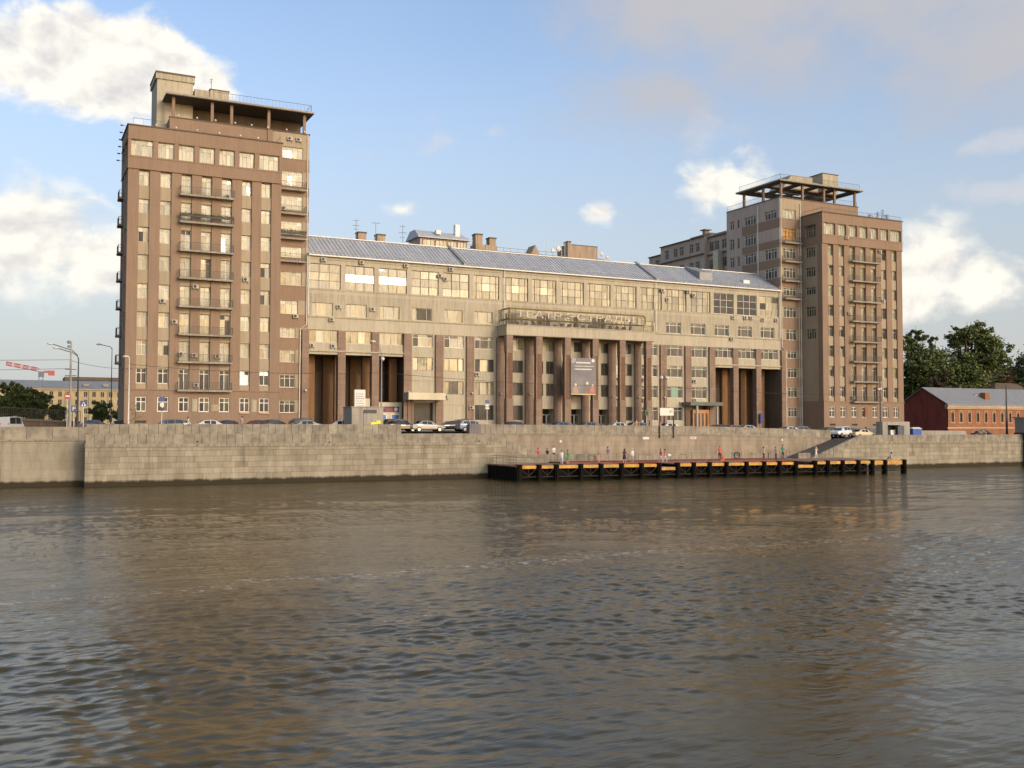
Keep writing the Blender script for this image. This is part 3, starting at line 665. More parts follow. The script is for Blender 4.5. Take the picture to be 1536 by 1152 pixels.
def tower(mir):
    zoff = -0.15 if mir else 0.0
    if mir: mp = lambda u, n, z: (164.6 - u, YL + n, z + zoff)
    else: mp = lambda u, n, z: (u, YL + n, z)
    bx = 164.6 - 25 if mir else 25
    root = thing('apartment_tower', 'larger brown apartment tower at the left, pergola roof beside a tall plain stair block' if not mir else
                 'smaller brown apartment tower at the right, open pergola with skylights on its roof', 'apartment building', (bx, 146, 0))
    lo = -1.6
    w = MB(mp)     # 0 brown 1 beige 2 dark 3 concrete 4 grey
    # ground storey
    gh = [(c[0], c[1], 2.45, 4.38) for c in COLS] + [(c[0], c[1], .92, 1.28) for c in COLS[::2]]
    wall(w, 13.05, 33.0, lo, 5.4, gh, -.03, .33, 0, 0)
    w.box(13.0, 33.05, -.14, -.03, 5.25, 5.42, 0)
    # piers and bays
    bays = [(a, b, 5.42, 34.05) for a, b in COLS]
    wall(w, 13.05, 33.0, 5.42, 34.1, bays, 0, .20, 0, 0)
    for ci, (a, b) in enumerate(COLS):
        hs = [(a + .02, b - .02, r[1] - (.8 if 2 <= ci <= 4 else 0), r[0]) for r in ROWS]
        wall(w, a, b, 5.42, 34.05, hs, .20, .42, 1, 0)
    # crowning band
    wall(w, 13.0, 33.05, 34.1, 39.75, [(a, b, 35.83, 37.92) for a, b in TOPW], -.13, .40, 0, 0)
    w.box(12.95, 33.1, -.2, -.13, 34.1, 34.22, 0); w.box(12.96, 33.09, -.18, -.13, 37.98, 38.08, 0); w.box(12.96, 33.09, -.18, -.13, 35.62, 35.72, 0)
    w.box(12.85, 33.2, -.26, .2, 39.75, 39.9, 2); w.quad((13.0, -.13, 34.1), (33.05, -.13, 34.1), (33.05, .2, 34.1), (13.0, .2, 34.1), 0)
    # outer side wall (u = 13.05)
    sd = lambda u, n, z: mp(13.05 + n, u, z)
    so_ = MB(sd)
    oh = [(2.0, 3.3, r[1], r[0]) for r in ROWS] + [(5.6, 6.9, r[1] - .8, r[0]) for r in ROWS]
    wall(so_, 0, 8.5, lo, 34.1, oh, 0, .3, 0, 0); wall(so_, -.13, 8.5, 34.1, 39.75, [(1, 3.2, 35.83, 37.92), (4.6, 6.8, 35.83, 37.92)], -.05, .3, 0, 0)
    for z in (34.1, 37.98): so_.box(-.2, 8.5, -.12, -.05, z, z + .12, 0)
    so_.box(-.2, 8.5, -.2, .2, 39.75, 39.9, 1)
    # inner side wall (u = 33.0), facing the recess
    si = lambda u, n, z: mp(33.0 - n, u, z)
    si_ = MB(si)
    ih = [(1.8, 4.3, r[1] + .1, r[0]) for r in SROWS[1:7]]
    wall(si_, 0, 5.3, 5.42, 34.1, ih, 0, .3, 1, 1); wall(si_, 0, 5.3, lo, 5.42, [], -.02, .1, 0, 0)
    wall(si_, -.13, 5.3, 34.1, 39.75, [(1.6, 4.5, 35.6, 37.9)], -.05, .3, 0, 0); si_.box(-.15, 5.3, -.2, .1, 39.75, 39.9, 2)
    si_.box(0, 1.2, -.03, 0, 5.42, 34.1, 0)
    # recessed strip and upper block
    zc = [lo, 2.3, 4.35]
    holes = []
    for i, r in enumerate(SROWS):
        b1 = 37.4 if i < 6 else (36.85 if i < 7 else 36.55)
        holes.append((34.35, b1, r[1] - (.0 if i not in (2, 3, 4, 5) else .0), r[0]))
    T_ = 5.3
    for i, r in enumerate(SROWS):
        z1 = r[0] + .08; z0 = r[1] - .05
        wall(w, 33.0, 38.3, z0, z1, [holes[i]], T_, .3, 1, 1)
        nxt = SROWS[i + 1][0] + .08 if i + 1 < len(SROWS) else lo
        wall(w, 33.0, 38.3, nxt, z0, [], T_ - .03, .1, 0)
        w.box(33.0, 38.33, T_ - .07, T_ + .01, z0 - .09, z0, 0)
    wall(w, 33.0, 38.3, SROWS[0][0] + .08, 43.0, [], T_ - .002, .1, 1)
    wall(w, 18.8, 32.99, 39.0, 43.0, [], T_ - .03, .1, 0)
    w.box(18.7, 38.4, T_ - .12, T_ + .25, 43.0, 43.14, 2)
    # courtyard side of upper block (u = 38.3)
    sj = lambda u, n, z: mp(38.3 - n, u, z)
    sj_ = MB(sj); Y1 = 20.6
    wins = [(6.1, 9.4), (11.9, 15.2), (16.7, 17.4), (18.3, 19.7)]
    zr = SROWS if mir else SROWS[:5]
    for i, r in enumerate(SROWS):
        z1 = r[0] + .08; z0 = r[1] - .05
        hs = [(a, b_, r[1], r[0]) for a, b_ in wins if not (i == 1 and a == 6.1)] if (mir and i < 5) else []
        wall(sj_, T_, 15.9, z0, z1, [h for h in hs if h[1] < 15.9], 0, .28, 2, 2); wall(sj_, 15.9, Y1, z0, z1, [h for h in hs if h[0] > 15.9], -.02, .28, 2, 2)
        nxt = SROWS[i + 1][0] + .08 if i + 1 < len(SROWS) else lo
        wall(sj_, T_, 15.9, nxt, z0, [], -.03, .1, 0); wall(sj_, 15.9, Y1, nxt, z0, [], -.02, .1, 2)
    wall(sj_, T_, Y1, SROWS[0][0] + .08, 43.0, [], -.003, .1, 2); sj_.box(T_ - .1, Y1, -.12, .2, 43.0, 43.12, 1)
    # remaining shells and roofs
    w.quad((13.05, 8.5, lo), (18.8, 8.5, lo), (18.8, 8.5, 39.7), (13.05, 8.5, 39.7), 0)
    w.quad((18.8, T_, 39.3), (18.8, Y1, 39.3), (18.8, Y1, 43.0), (18.8, T_, 43.0), 0)
    w.quad((18.8, 8.5, lo), (18.8, Y1, lo), (18.8, Y1, 39.3), (18.8, 8.5, 39.3), 0)
    w.quad((18.8, Y1, lo), (38.3, Y1, lo), (38.3, Y1, 43), (18.8, Y1, 43), 0)
    w.box(13.1, 32.9, .1, T_ - .04, 39.0, 39.25, 3); w.box(13.1, 18.7, T_ - .04, 8.4, 39.0, 39.25, 3)
    w.box(18.9, 38.2, T_ + .1, Y1 - .1, 42.0, 42.25, 3)
    w.build('wall', ['brown', 'beige', 'dconc', 'conc', 'greyrend'], root)
    so_.build('side_wall', ['brown', 'dconc'], root); si_.build('inner_side_wall', ['brown', 'beige', 'dconc'], root)
    sj_.build('courtyard_wall', ['brown', 'dconc', 'greyrend'], root)
    # windows ---------------------------------------------------------
    nwin = 0
    for a, b_ in TOPW:
        window(root, mp, a, b_, 35.83, 37.92, .25, cols=(.25, .5, .75), rows=(.72,), fw=.06, gm='g_tower')
    for ci, (a, b_) in enumerate(COLS):
        for ri, r in enumerate(ROWS):
            door = 2 <= ci <= 4
            z0 = r[1] - (.8 if door else 0)
            lowr = ri == 7
            if lowr: gm, fm, fw = (['g_dark', 'g_mix'], 'frame_w', .10) if ci < 5 or mir else (['g_white', 'g_dark'], 'frame_w', .10)  # bottom row coloured dark for the far bank it would reflect
            else:
                gm = 'g_tower' if (mir or ri in (0, 1, 2, 4)) else 'g_dull' if (ri in (3, 6) or (ri == 5 and ci < 2)) else 'g_tower'
                if mir: gm = 'g_tower' if ri < 3 or random.random() < .5 else ('g_mix' if random.random() < .6 else 'g_dull')
                if random.random() < .14: gm = ['g_tower', 'g_dull', 'g_dark']
                fm, fw = ('frame_c' if random.random() < .75 else 'frame_w'), .065
            window(root, mp, a + .02, b_ - .02, z0, r[0], .56, cols=(.5,), rows=((r[1] + (r[0] - r[1]) * .7 - z0) / (r[0] - z0),), fw=fw, fm=fm, gm=gm)
        window(root, mp, a, b_, 2.45, 4.38, .22, cols=(.5,), rows=(.66,), fw=.12, fm='frame_w', gm=['g_dark', 'g_mix'])
    for c in COLS[::2]: window(root, mp, c[0], c[1], .92, 1.28, .2, cols=(), rows=(), fw=.04, fm='frame_b', gm='g_dark')
    for i, h in enumerate(holes):
        wide = i < 6
        if mir: gm, fm = (('g_tower' if i == 0 else 'g_rust' if i == 1 else 'g_mix'), 'frame_c' if i < 1 else 'frame_b' if i == 1 else 'frame_w')
        else: gm, fm = ('g_tower' if i < 5 or i == 6 else 'g_dull' if i < 9 else ['g_dark', 'g_mix'], 'frame_w' if i in (1, 2, 3, 4, 7, 9, 10) else 'frame_c')
        window(root, mp, h[0], h[1], h[2], h[3], T_ + .25, cols=(.25, .5, .75) if wide else (.33, .67), rows=(.72,), fw=.075, fm=fm, gm=gm)
    if mir:
        for i, r in enumerate(SROWS[:5]):
            for a, b_ in wins:
                if i == 1 and a == 6.1: continue
                wd = b_ - a > 2
                window(root, sj, a, b_, r[1], r[0], .22, cols=(.25, .5, .75) if wd else (() if b_ - a < 1 else (.5,)), rows=() if b_ - a < 1 else (.74,), fw=.07, fm='frame_w', gm='g_mix')
        for r in SROWS[1:7]: window(root, si, 1.8, 4.3, r[1] + .1, r[0], .24, cols=(.25, .5, .75), rows=(.72,), fw=.065, fm='frame_c', gm='g_mix')
        window(root, si, 1.6, 4.5, 35.6, 37.9, .2, cols=(.2, .4, .6, .8), rows=(), fw=.06, fm='frame_b', gm='g_mix')
    else:
        for r in ROWS[::2]: window(root, sd, 2.0, 3.3, r[1], r[0], .25, cols=(.5,), rows=(.7,), fm='frame_c', gm='g_mix')
    # balconies -------------------------------------------------------
    for i, r in enumerate(ROWS):
        balcony(root, mp, 19.5, 26.5, .19, -.95, r[1] - .80)
    for i in (1, 2, 3, 4): balcony(root, mp, 33.75, 37.75, T_ - .03, T_ - 1.0, SROWS[i][1] - .62)
    if not mir:
        for r in ROWS[:7]: balcony(root, sd, 5.2, 7.4, 0, -.6, r[1] - .8, mat='brown')
    # downpipe --------------------------------------------------------
    p = MB(mp); p.tube([(38.05, T_ - .12, 43), (38.05, T_ - .12, 25.6)], .06, 6)
    p.tube([(38.12, T_ - .2, 25.3), (38.1, T_ - .2, 15.3), (37.2, T_ - .2, 14.6), (37.15, T_ - .2, 0)], .075, 6); p.build('downpipe', 'metal_w', root)
    if mir:
        p = MB(mp); p.tube([(33.4, T_ - .15, 42.3), (33.4, T_ - .15, -.9)], .08, 6); p.tube([(33.9, T_ - .14, 36.3), (33.9, T_ - .14, -.9)], .05, 6); p.build('downpipe', 'metal_w', root)
        p = MB(sj); p.tube([(11.2, -.1, 42.5), (11.2, -.1, 27.5)], .09, 6); p.build('downpipe', 'metal_w', root)
    # pergola ---------------------------------------------------------
    s = MB(mp); u0, u1, n0, n1, z0, z1 = 18.2, 38.75, T_ - .8, 17.2, 45.95, 46.2
    if mir:
        hs = []
        for a in (20.2, 24.9, 29.3, 33.7):
            hs += [(a, a + 3.0, 6.2, 9.2), (a, a + 3.0, 10.6, 14.2)]
        us = sorted({u0, u1} | {h[0] for h in hs} | {h[1] for h in hs}); ns = sorted({n0, n1} | {h[2] for h in hs} | {h[3] for h in hs})
        for i in range(len(us) - 1):
            for j in range(len(ns) - 1):
                cu, cn = (us[i] + us[i + 1]) / 2, (ns[j] + ns[j + 1]) / 2
                if any(h[0] < cu < h[1] and h[2] < cn < h[3] for h in hs): continue
                s.box(us[i], us[i + 1], ns[j], ns[j + 1], z0, z1)
    else: s.box(u0, u1, n0, n1, z0, z1)
    s.box(u0 - .05, u1 + .05, n0 - .06, n0, z0 + .08, z1 + .06, 1); s.box(u1, u1 + .06, n0, n1, z0 + .08, z1 + .06, 1)
    pg = s.build('pergola_roof', ['dconc', 'conc'], root)
    for k, u in enumerate((19.3, 24.5, 27.17, 32.42, 37.6)):
        q = MB(mp); q.box(u - .2, u + .2, T_ + .12, T_ + .5, 43.14, z0); q.build('pergola_column', 'brown', root)
    for n in (10.3, 15.9):
        q = MB(mp); q.box(37.4, 37.8, n, n + .4, 43.0, z0); q.build('pergola_column', 'brown', root)
    railing(pg, mp, [(24.5 if not mir else 18.9, T_ - .55), (38.4, T_ - .55), (38.4, 16.5)], z1, 1.05, step=.5 if not mir else .35)
    if not mir:
        q = MB(mp); q.box(17.46, 22.3, 8.4, 14.5, 39.25, 50.0, 0); q.box(17.26, 22.5, 8.2, 14.7, 49.15, 49.95, 1); q.box(17.2, 22.56, 8.14, 14.76, 49.95, 50.2, 2); q.build('stair_head', ['theatre', 'stained', 'dconc'], root)
        q = MB(mp); q.box(22.5, 25.0, 8.1, 12, z1, 48.35, 0); q.box(24.6, 27.2, 7.9, 11, z1, 48.5, 0); q.box(24.5, 27.3, 7.8, 11.1, 48.5, 48.62, 1); q.build('chimney_block', ['stained', 'dconc'], root)
        q = MB(mp); q.box(22.3, 38.1, 9.6, 10, 42.25, 45.85); q.build('terrace_wall', 'dconc', root)
        # thin pier next to the strip
        q = MB(mp); q.box(32.2, 32.9, T_ - .2, T_ - .03, 40, 43.0); q.build('chimney_breast', 'brown', root)
        railing(root, mp, [(13.6, .3), (17.4, .3)], 39.9, .95, step=.95)
        railing(root, mp, [(32.9, .3), (33.0, 4.6)], 39.9, .9, step=.8)
    else:
        q = MB(mp); q.box(19.2, 23.2, 10, 14.5, z1, 50.2, 0); q.box(19.1, 23.3, 9.9, 14.6, 50.2, 50.35, 1); q.box(23.2, 26.5, 11, 13, z1, 48.4, 0); q.build('stair_head', ['stained', 'dconc'], root)
        q = MB(mp); q.prism([(26.2, 9.6, z1), (33.6, 9.6, z1), (31.5, 9.6, 48.9), (26.2, 9.6, 48.95)], (0, 4, 0), 0); q.build('chimney_block', ['stained'], root)
        q = MB(mp); q.box(22.0, 30.5, 12, 12.3, 42.25, 45.0); q.build('terrace_wall', 'brown', root)
        railing(root, mp, [(18.9, T_ + .2), (38.2, T_ + .2), (38.2, 20.4)], 43.14, .95, step=.4)
        railing(root, mp, [(13.1, .05), (32.9, .05), (32.9, 5)], 39.9, .75, step=.45)
    return root
TL = tower(False); TR = tower(True)

# ------------------------------------------------------------------ theatre
def theatre():
    root = thing('theatre', 'long beige theatre between the two brown towers, with a granite-columned portico', 'theatre', (82.3, 150, 0))
    mp = lambda u, n, z: (u, YT + n, z)
    B = 88.0 / 17; X0 = 38.3
    bx = [X0 + B * k for k in range(18)]
    w = MB(mp); lo = -1.0
    # 0 beige 1 stained 2 dark 3 granite
    toph = [(bx[k] + .45 if k else X0 + .02, bx[k + 1] - .28 if k < 16 else 126.0, 20.6, 24.32) for k in range(17)]
    wall(w, X0, 126.3, 19.9, 25.42, toph, 0, .28, 0, 0)
    w.box(X0, 126.3, -.10, 0, 24.95, 25.42, 0)
    w.box(X0, 126.3, -.06, 0, 20.42, 20.56, 1)
    r2 = [(bx[k] + .62, bx[k + 1] - 1.42, 16.68, 18.6) for k in range(17)]
    wall(w, X0, 126.3, 16.62, 19.9, r2, 0, .3, 1, 1)
    w.box(X0, 126.3, -.22, 0, 16.42, 16.60, 1); wall(w, X0, 126.3, 14.62, 16.42, [], -.08, .1, 0); w.quad((X0, -.08, 14.62), (126.3, -.08, 14.62), (126.3, .2, 14.62), (X0, .2, 14.62), 0)
    r3 = []
    for k in range(17):
        if k < 3 or k >= 14: r3.append((bx[k] + .35 if k else X0 + .15, bx[k + 1] - .55, 12.78, 14.6))
        elif 7 <= k <= 9: r3 += [(bx[k] + .95, bx[k] + 2.35, 12.78, 14.45), (bx[k] + 3.0, bx[k] + 4.4, 12.78, 14.45)]
        else: r3.append((bx[k] + .75, bx[k + 1] - 1.2, 12.7, 14.58))
    wall(w, X0, 126.3, 11.62, 14.62, r3, 0, .3, 0, 0)
    low = []
    for k in range(3, 14):
        if 7 <= k <= 9:
            low += [(bx[k] + .8, bx[k] + 2.45, 9.05, 11.1), (bx[k] + 3.0, bx[k] + 4.4, 9.05, 11.1), (bx[k] + .8, bx[k] + 2.45, 5.5, 7.5), (bx[k] + 3.0, bx[k] + 4.4, 5.5, 7.5)]
            low.append((bx[k] + .7, bx[k + 1] - .7, -.2, 3.4, 2.0))
        else:
            low.append((bx[k] + .75, bx[k + 1] - 1.2, 9.1, 11.08)); 
            if k != 3: low.append((bx[k] + .75, bx[k + 1] - 1.2, 5.5, 7.52))
            if k == 3 or k == 13: low.append((bx[k] + .75, bx[k + 1] - 1.0, -.9, 4.2, .8))
            elif k != 4: low.append((bx[k] + .75, bx[k + 1] - 1.2, 1.55, 3.9))
    wall(w, bx[3], bx[14], lo, 11.62, low, 0, .3, 0, 0)
    # blind panels in bays 4 and 5
    w.box(bx[3] + .6, bx[4] - 1.1, -.05, 0, 7.45, 7.6, 1); w.box(bx[4] + .7, bx[5] - 1.2, -.04, 0, 3.8, 3.95, 1); w.box(bx[4] + .7, bx[4] + .8, -.04, 0, 1.5, 3.8, 1); w.box(bx[5] - 1.3, bx[5] - 1.2, -.04, 0, 1.5, 3.8, 1)
    # loggia edge trims and soffits, side and back walls
    for a, b_ in ((X0 + .06, bx[3]), (bx[14], 126.22)):
        w.box(a, b_, -.28, .05, 11.45, 11.66, 0); w.box(a, b_, -.05, 1.2, 11.05, 11.45, 0)
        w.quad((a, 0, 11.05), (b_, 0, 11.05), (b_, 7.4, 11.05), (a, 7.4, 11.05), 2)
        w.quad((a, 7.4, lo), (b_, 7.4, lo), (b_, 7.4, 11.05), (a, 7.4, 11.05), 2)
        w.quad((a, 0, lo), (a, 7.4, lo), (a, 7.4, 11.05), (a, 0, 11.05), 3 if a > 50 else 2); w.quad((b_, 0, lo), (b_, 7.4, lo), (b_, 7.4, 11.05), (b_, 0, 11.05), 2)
    # end gables / back shell
    w.quad((X0 + .1, 22, lo), (126.2, 22, lo), (126.2, 22, 25.4), (X0 + .1, 22, 25.4), 0)
    w.build('wall', ['theatre', 'stained', 'dconc', 'granite'], root)
    # roof ------------------------------------------------------------
    r = MB(mp); rid = 6.2; zr = 29.35; x = X0
    sl_ = (zr - 25.5) / (rid + .45)
    while x < 126.25:
        e = min(x + .62, 126.28)
        r.quad((x, -.45, 25.5), (e, -.45, 25.5), (e, rid, zr), (x, rid, zr), 0)
        r.quad((x, rid, zr), (e, rid, zr), (e, 22, 25.5), (x, 22, 25.5), 0)
        r.hexa([(x - .024, -.45, 25.5), (x + .024, -.45, 25.5), (x + .024, rid, zr), (x - .024, rid, zr), (x - .024, -.45, 25.59), (x + .024, -.45, 25.59), (x + .024, rid, zr + .09), (x - .024, rid, zr + .09)], 0)
        x = e
    for q in range(6):   # horizontal welts, staggered
        for xx in np.arange(X0 + (q % 2) * .31, 126, .62 * 3):
            n_ = .4 + q * 1.0; z_ = 25.5 + (n_ + .45) * sl_
            r.box(xx, min(xx + .6, 126.2), n_, n_ + .03, z_, z_ + .03, 0)
    ro = r.build('roof', 'roof', root)
    r = MB(mp); r.box(X0, 126.28, -.62, -.45, 25.36, 25.54); r.build('gutter', 'metal_w', ro)
    r = MB(mp); r.box(X0, 126.28, rid - .16, rid + .16, zr + .02, zr + .16); r.build('ridge_cap', 'metal_w', ro)
    for xx in (63.1, 99.1):
        r = MB(mp); r.hexa([(xx - .25, -.3, 25.5), (xx + .25, -.3, 25.5), (xx + .25, rid + .3, zr), (xx - .25, rid + .3, zr), (xx - .25, -.3, 25.95), (xx + .25, -.3, 25.95), (xx + .25, rid + .3, zr + .55), (xx - .25, rid + .3, zr + .55)]); r.build('fire_wall', 'tin', ro)
    r = MB(mp)       # snow guard
    for xx in np.arange(X0 + .5, 126, 1.24): r.box(xx, xx + .03, .6, .64, 26.05, 26.45)
    for dz in (.18, .38): r.box(X0 + .4, 126, .6, .63, 26.05 + dz, 26.08 + dz)
    r.build('snow_guard', 'metal_g', ro)
    r = MB(mp); r.hexa([(109.4, 1.6, 26.4), (112.2, 1.6, 26.4), (112.2, 6.2, 29.0), (109.4, 6.2, 29.0), (109.4, 1.6, 28.1), (112.2, 1.6, 28.1), (112.2, 6.2, 29.7), (109.4, 6.2, 29.7)], 0); r.box(109.2, 112.4, 1.4, 6.3, 29.3, 29.45, 1) if False else None
    r.build('dormer', 'tin', ro)
    r = MB(mp); r.box(119.2, 120.6, 1.6, 2.6, 26.4, 27.3); r.build('skylight', 'metal_w', ro)
    # pilasters and columns -------------------------------------------
    for k in range(3, 15):
        c = bx[k] - .18
        q = MB(mp); wd = .62 if k not in (7, 10) else .72
        q.box(c - wd, c + wd, -.38, -.002, lo, 14.58); q.build('pilaster', 'granite', root)
    for k in (0, 17):
        q = MB(mp); c = 37.95 if k == 0 else 126.75
        q.box(c - .5, c + .5, -.40, -.05, lo, 14.58); q.build('pilaster', 'granite', root)
    for k in (1, 2, 15, 16):
        q = MB(mp); q.box(bx[k] - .62, bx[k] + .5, -.22, .9, lo, 11.42); q.box(bx[k] - .62, bx[k] + .5, -.2, 0, 11.68, 14.6); q.build('loggia_column', 'granite', root)
    for k, cols in ((0, (1.4, 3.9)), (14, (1.0, 3.4))):
        for row in (3.6, 7.0):
            for j in range(4):
                u = bx[k] + cols[0] + j * 4.3 - (row - 3.6) * .25
                if u > bx[k + 3] - .8: continue
                q = MB(mp); q.box(u - .62, u + .62, row - .35, row + .35, lo, 11.03); q.build('inner_pier', M['inner'], root)
    for k in range(6, 12):
        c = bx[k]
        q = MB(mp); q.box(c - .56, c + .56, -3.35, -2.45, 11.95, 14.78, 0); q.box(c - .56, c + .56, -3.35, -2.45, lo, 4.9, 0)
        q.box(c - .5, c + .5, -3.25, -2.5, 4.9, 11.95, 1)
        for j in range(14): q.box(c - .52, c + .52, -3.29, -3.25, 5.05 + j * .49, 5.4 + j * .49, 1)
        q.box(c - .58, c - .34, -3.33, -3.2, 4.9, 11.95, 0)
        q.build('portico_column', ['granite', 'granite2'] if False else [M['granite'], M['granite_d']], root)
    q = MB(mp); a, b_ = 68.75, 96.25
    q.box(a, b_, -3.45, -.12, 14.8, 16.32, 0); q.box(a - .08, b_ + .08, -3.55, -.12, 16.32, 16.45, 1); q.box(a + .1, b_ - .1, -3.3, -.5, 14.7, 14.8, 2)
    po = q.build('portico_slab', ['theatre', 'stained', 'dconc'], root)
    railing(po, mp, [(69.0, -.3), (69.0, -3.35), (96.1, -3.35), (96.1, -.3)], 16.45, .95, step=.2)
    for u in (X0 + .02, 69.9, 96.6 + 2.1, 126.1):
        p = MB(mp); p.tube([(u, -.32, 25.4), (u, -.32, 16.7), (u, -.5, 16.2), (u, -.5, lo)] if u in (69.9,) else [(u, -.32, 25.4), (u, -.32, 16.8)], .075, 6); p.build('downpipe', 'metal_w', root)
    # windows ---------------------------------------------------------
    for k, h in enumerate(toph):
        fm, gm, sp = 'frame_b', 'g_warm', None
        if k == 0: gm, sp = ['g_dull', 'g_warm'], lambda i, j: 1 if j == 1 else 0
        if k in (1, 2): gm, sp = ['g_dull', 'g_white'], lambda i, j: 1 if j == 1 else 0  # middle row of panes painted white as sun glints
        if k in (3, 4): gm, sp = ['g_dull', 'g_tower'], lambda i, j: 1 if (j == 0 or (j == 2 and i > 0 and random.random() < .6)) else 0
        if 5 <= k <= 11: gm, sp = ['g_warm', 'g_dull', 'g_orange'], (lambda kk: lambda i, j: (2 if kk < 8 else 1) if (i == 1 and j == 1) else 0)(k)
        if k == 13: gm = ['g_warm', 'g_dull']
        if k in (14, 15): gm, fm = 'g_dark', 'frame_w'
        if k == 16: gm, fm = ['g_warm', 'g_dark', 'g_dull'], 'frame_c'
        cols = (.12, .345, .65, .88) if 5 <= k <= 13 else (.345, .655)
        if 5 <= k <= 13 and sp: sp = (lambda kk: lambda i, j: (2 if kk < 8 else 1) if (i == 2 and j == 1) else 0)(k)
        cx_ = cols
        window(root, mp, h[0], h[1], h[2], h[3], .24, cols=cx_, rows=(.34, .67), fw=.07, fm=fm, gm=gm, split=sp, tilt=.022)
    for k, h in enumerate(r2):
        if k < 6: gm, fm = (['g_warm', 'g_warm', 'g_dull'] if k != 3 else ['g_dark', 'g_warm']), 'frame_c'
        elif k < 12: gm, fm = ['g_warm', 'g_mix'], 'frame_c'
        else: gm, fm = 'g_mix', 'frame_w'
        window(root, mp, *h[:4], .26, cols=(.22, .75) if k < 12 else (.25, .75), rows=() if k < 12 else (.72,), fw=.08, fm=fm, gm=gm)
    ks = [k for k in range(17) for _ in range(2 if 7 <= k <= 9 else 1)]
    for k, h in zip(ks, r3):
        if k < 3: gm, fm, cols = ['g_warm', 'g_tower', 'g_dull'], 'frame_c', (.25, .5, .75)
        elif k >= 14: gm, fm, cols = 'g_mix', 'frame_w', (.25, .5, .75)
        elif 7 <= k <= 9: gm, fm, cols = ['g_tower', 'g_tower', 'g_dark'], 'frame_b', (.5,)
        elif k >= 11: gm, fm, cols = 'g_mix', 'frame_w', (.25, .75)
        else: gm, fm, cols = ['g_dull', 'g_mix', 'g_dull'], 'frame_w', (.28, .72)
        window(root, mp, *h[:4], .26, cols=cols, rows=(.75,) if k in (3, 4, 5) or k >= 11 else (), fw=.075, fm=fm, gm=gm)
    for h in low:
        w_, zz = h[1] - h[0], h[2]
        if zz < 1: continue
        k = int((h[0] - X0) / B)
        if zz > 9: gm = 'g_tower' if k in (3, 4) else ['g_tower', 'g_dark'] if k in (5, 6, 10, 11) else ['g_mix', 'g_dull'] if k > 11 else 'g_dark'
        elif zz > 5: gm = ['g_dull', 'g_mix'] if k < 6 else 'g_mix'
        else: gm = 'g_dark'
        wn = window(root, mp, h[0], h[1], h[2], h[3], .26, cols=(.27, .73) if w_ > 2 else (.5,), rows=(.75,) if k > 10 else (), fw=.07, fm='frame_w' if k > 10 else 'frame_b', gm=gm)
        if zz > 5 and zz < 6 and k == 12:
            g_ = MB(mp); g_.box(h[0] + .9, h[1] - .9, .08, .12, 5.6, 7.4); g_.build('green_blind', M['mint'], wn)
    # entrance halls in the portico
    for k in (7, 8, 9):
        d = MB(mp); a, e = bx[k] + .7, bx[k + 1] - .7
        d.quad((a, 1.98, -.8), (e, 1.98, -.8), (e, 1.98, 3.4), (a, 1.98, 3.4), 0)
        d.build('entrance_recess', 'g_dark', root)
        d = MB(mp); d.box(a + .15, a + 1.35, .3, .45, -.8, 3.3); d.build('entrance_panel', 'dooryel', root)
        for j in range(2):
            d = MB(mp); x0 = a + 2.0 + j * .95
            for xx in (x0, x0 + .8): d.box(xx, xx + .08, 1.0, 1.06, -.7, 2.5)
            d.box(x0, x0 + .88, 1.0, 1.06, 2.42, 2.5); d.box(x0, x0 + .88, 1.0, 1.06, .9, 1.0); d.build('glass_door', 'metal_w', root)
    for k in (3, 13):
        d = MB(mp); a, e = bx[k] + .75, bx[k + 1] - 1.0
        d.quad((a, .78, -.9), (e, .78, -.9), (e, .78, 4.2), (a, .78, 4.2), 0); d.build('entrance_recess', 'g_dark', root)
    # canopies
    d = MB(mp); d.box(52.95, 58.9, -2.6, -.4, 4.55, 5.6, 0); d.box(52.9, 53.0, -2.65, -.4, 4.5, 5.65, 1); d.build('entrance_canopy', ['cream', 'conc'], root)
    for u in (53.6, 54.3):
        d = MB(mp); d.box(u, u + .25, -.55, -.4, -.1, 4.55); d.build('canopy_post', 'granite', root)
    d = MB(mp); d.box(104.2, 111.1, -2.6, -.4, 4.2, 4.8, 0); d.build('entrance_canopy', M['greygreen'], root)
    for u in (105.6, 109.9):
        d = MB(mp); d.box(u, u + .35, -2.4, -2.1, -.8, 4.2); d.build('canopy_post', 'conc', root)
    d = MB(mp); d.box(105.9, 109.5, -.9, -.5, -.8, 3.5, 0)
    for j in range(4): d.box(106.2 + j * .8, 106.6 + j * .8, -.93, -.9, .2, 2.9, 1)
    d.build('wooden_door', ['wood', 'g_dark'], root)
    return root
M['inner'] = stucco('ochre_pier', (0.25, 0.14, 0.07), stain=.25)
M['granite_d'] = masonry('rusty_granite', (0.215, 0.125, 0.085), (0.18, 0.105, 0.07), (0.11, 0.062, 0.042), .5, .25, .012, stain=.3)
M['cream'] = stucco('cream_panel', (0.62, 0.55, 0.39), stain=.15)
M['greygreen'] = stucco('grey_green_panel', (0.17, 0.18, 0.15), stain=.2)
M['mint'] = plain('mint_blind', (0.22, 0.34, 0.25), .7)
M['g_orange'] = glass('glass_orange_blind', [(.50, .34, .14), (.42, .30, .14), (.46, .32, .16)], coat=1.0, ior=1.8)
theatre()
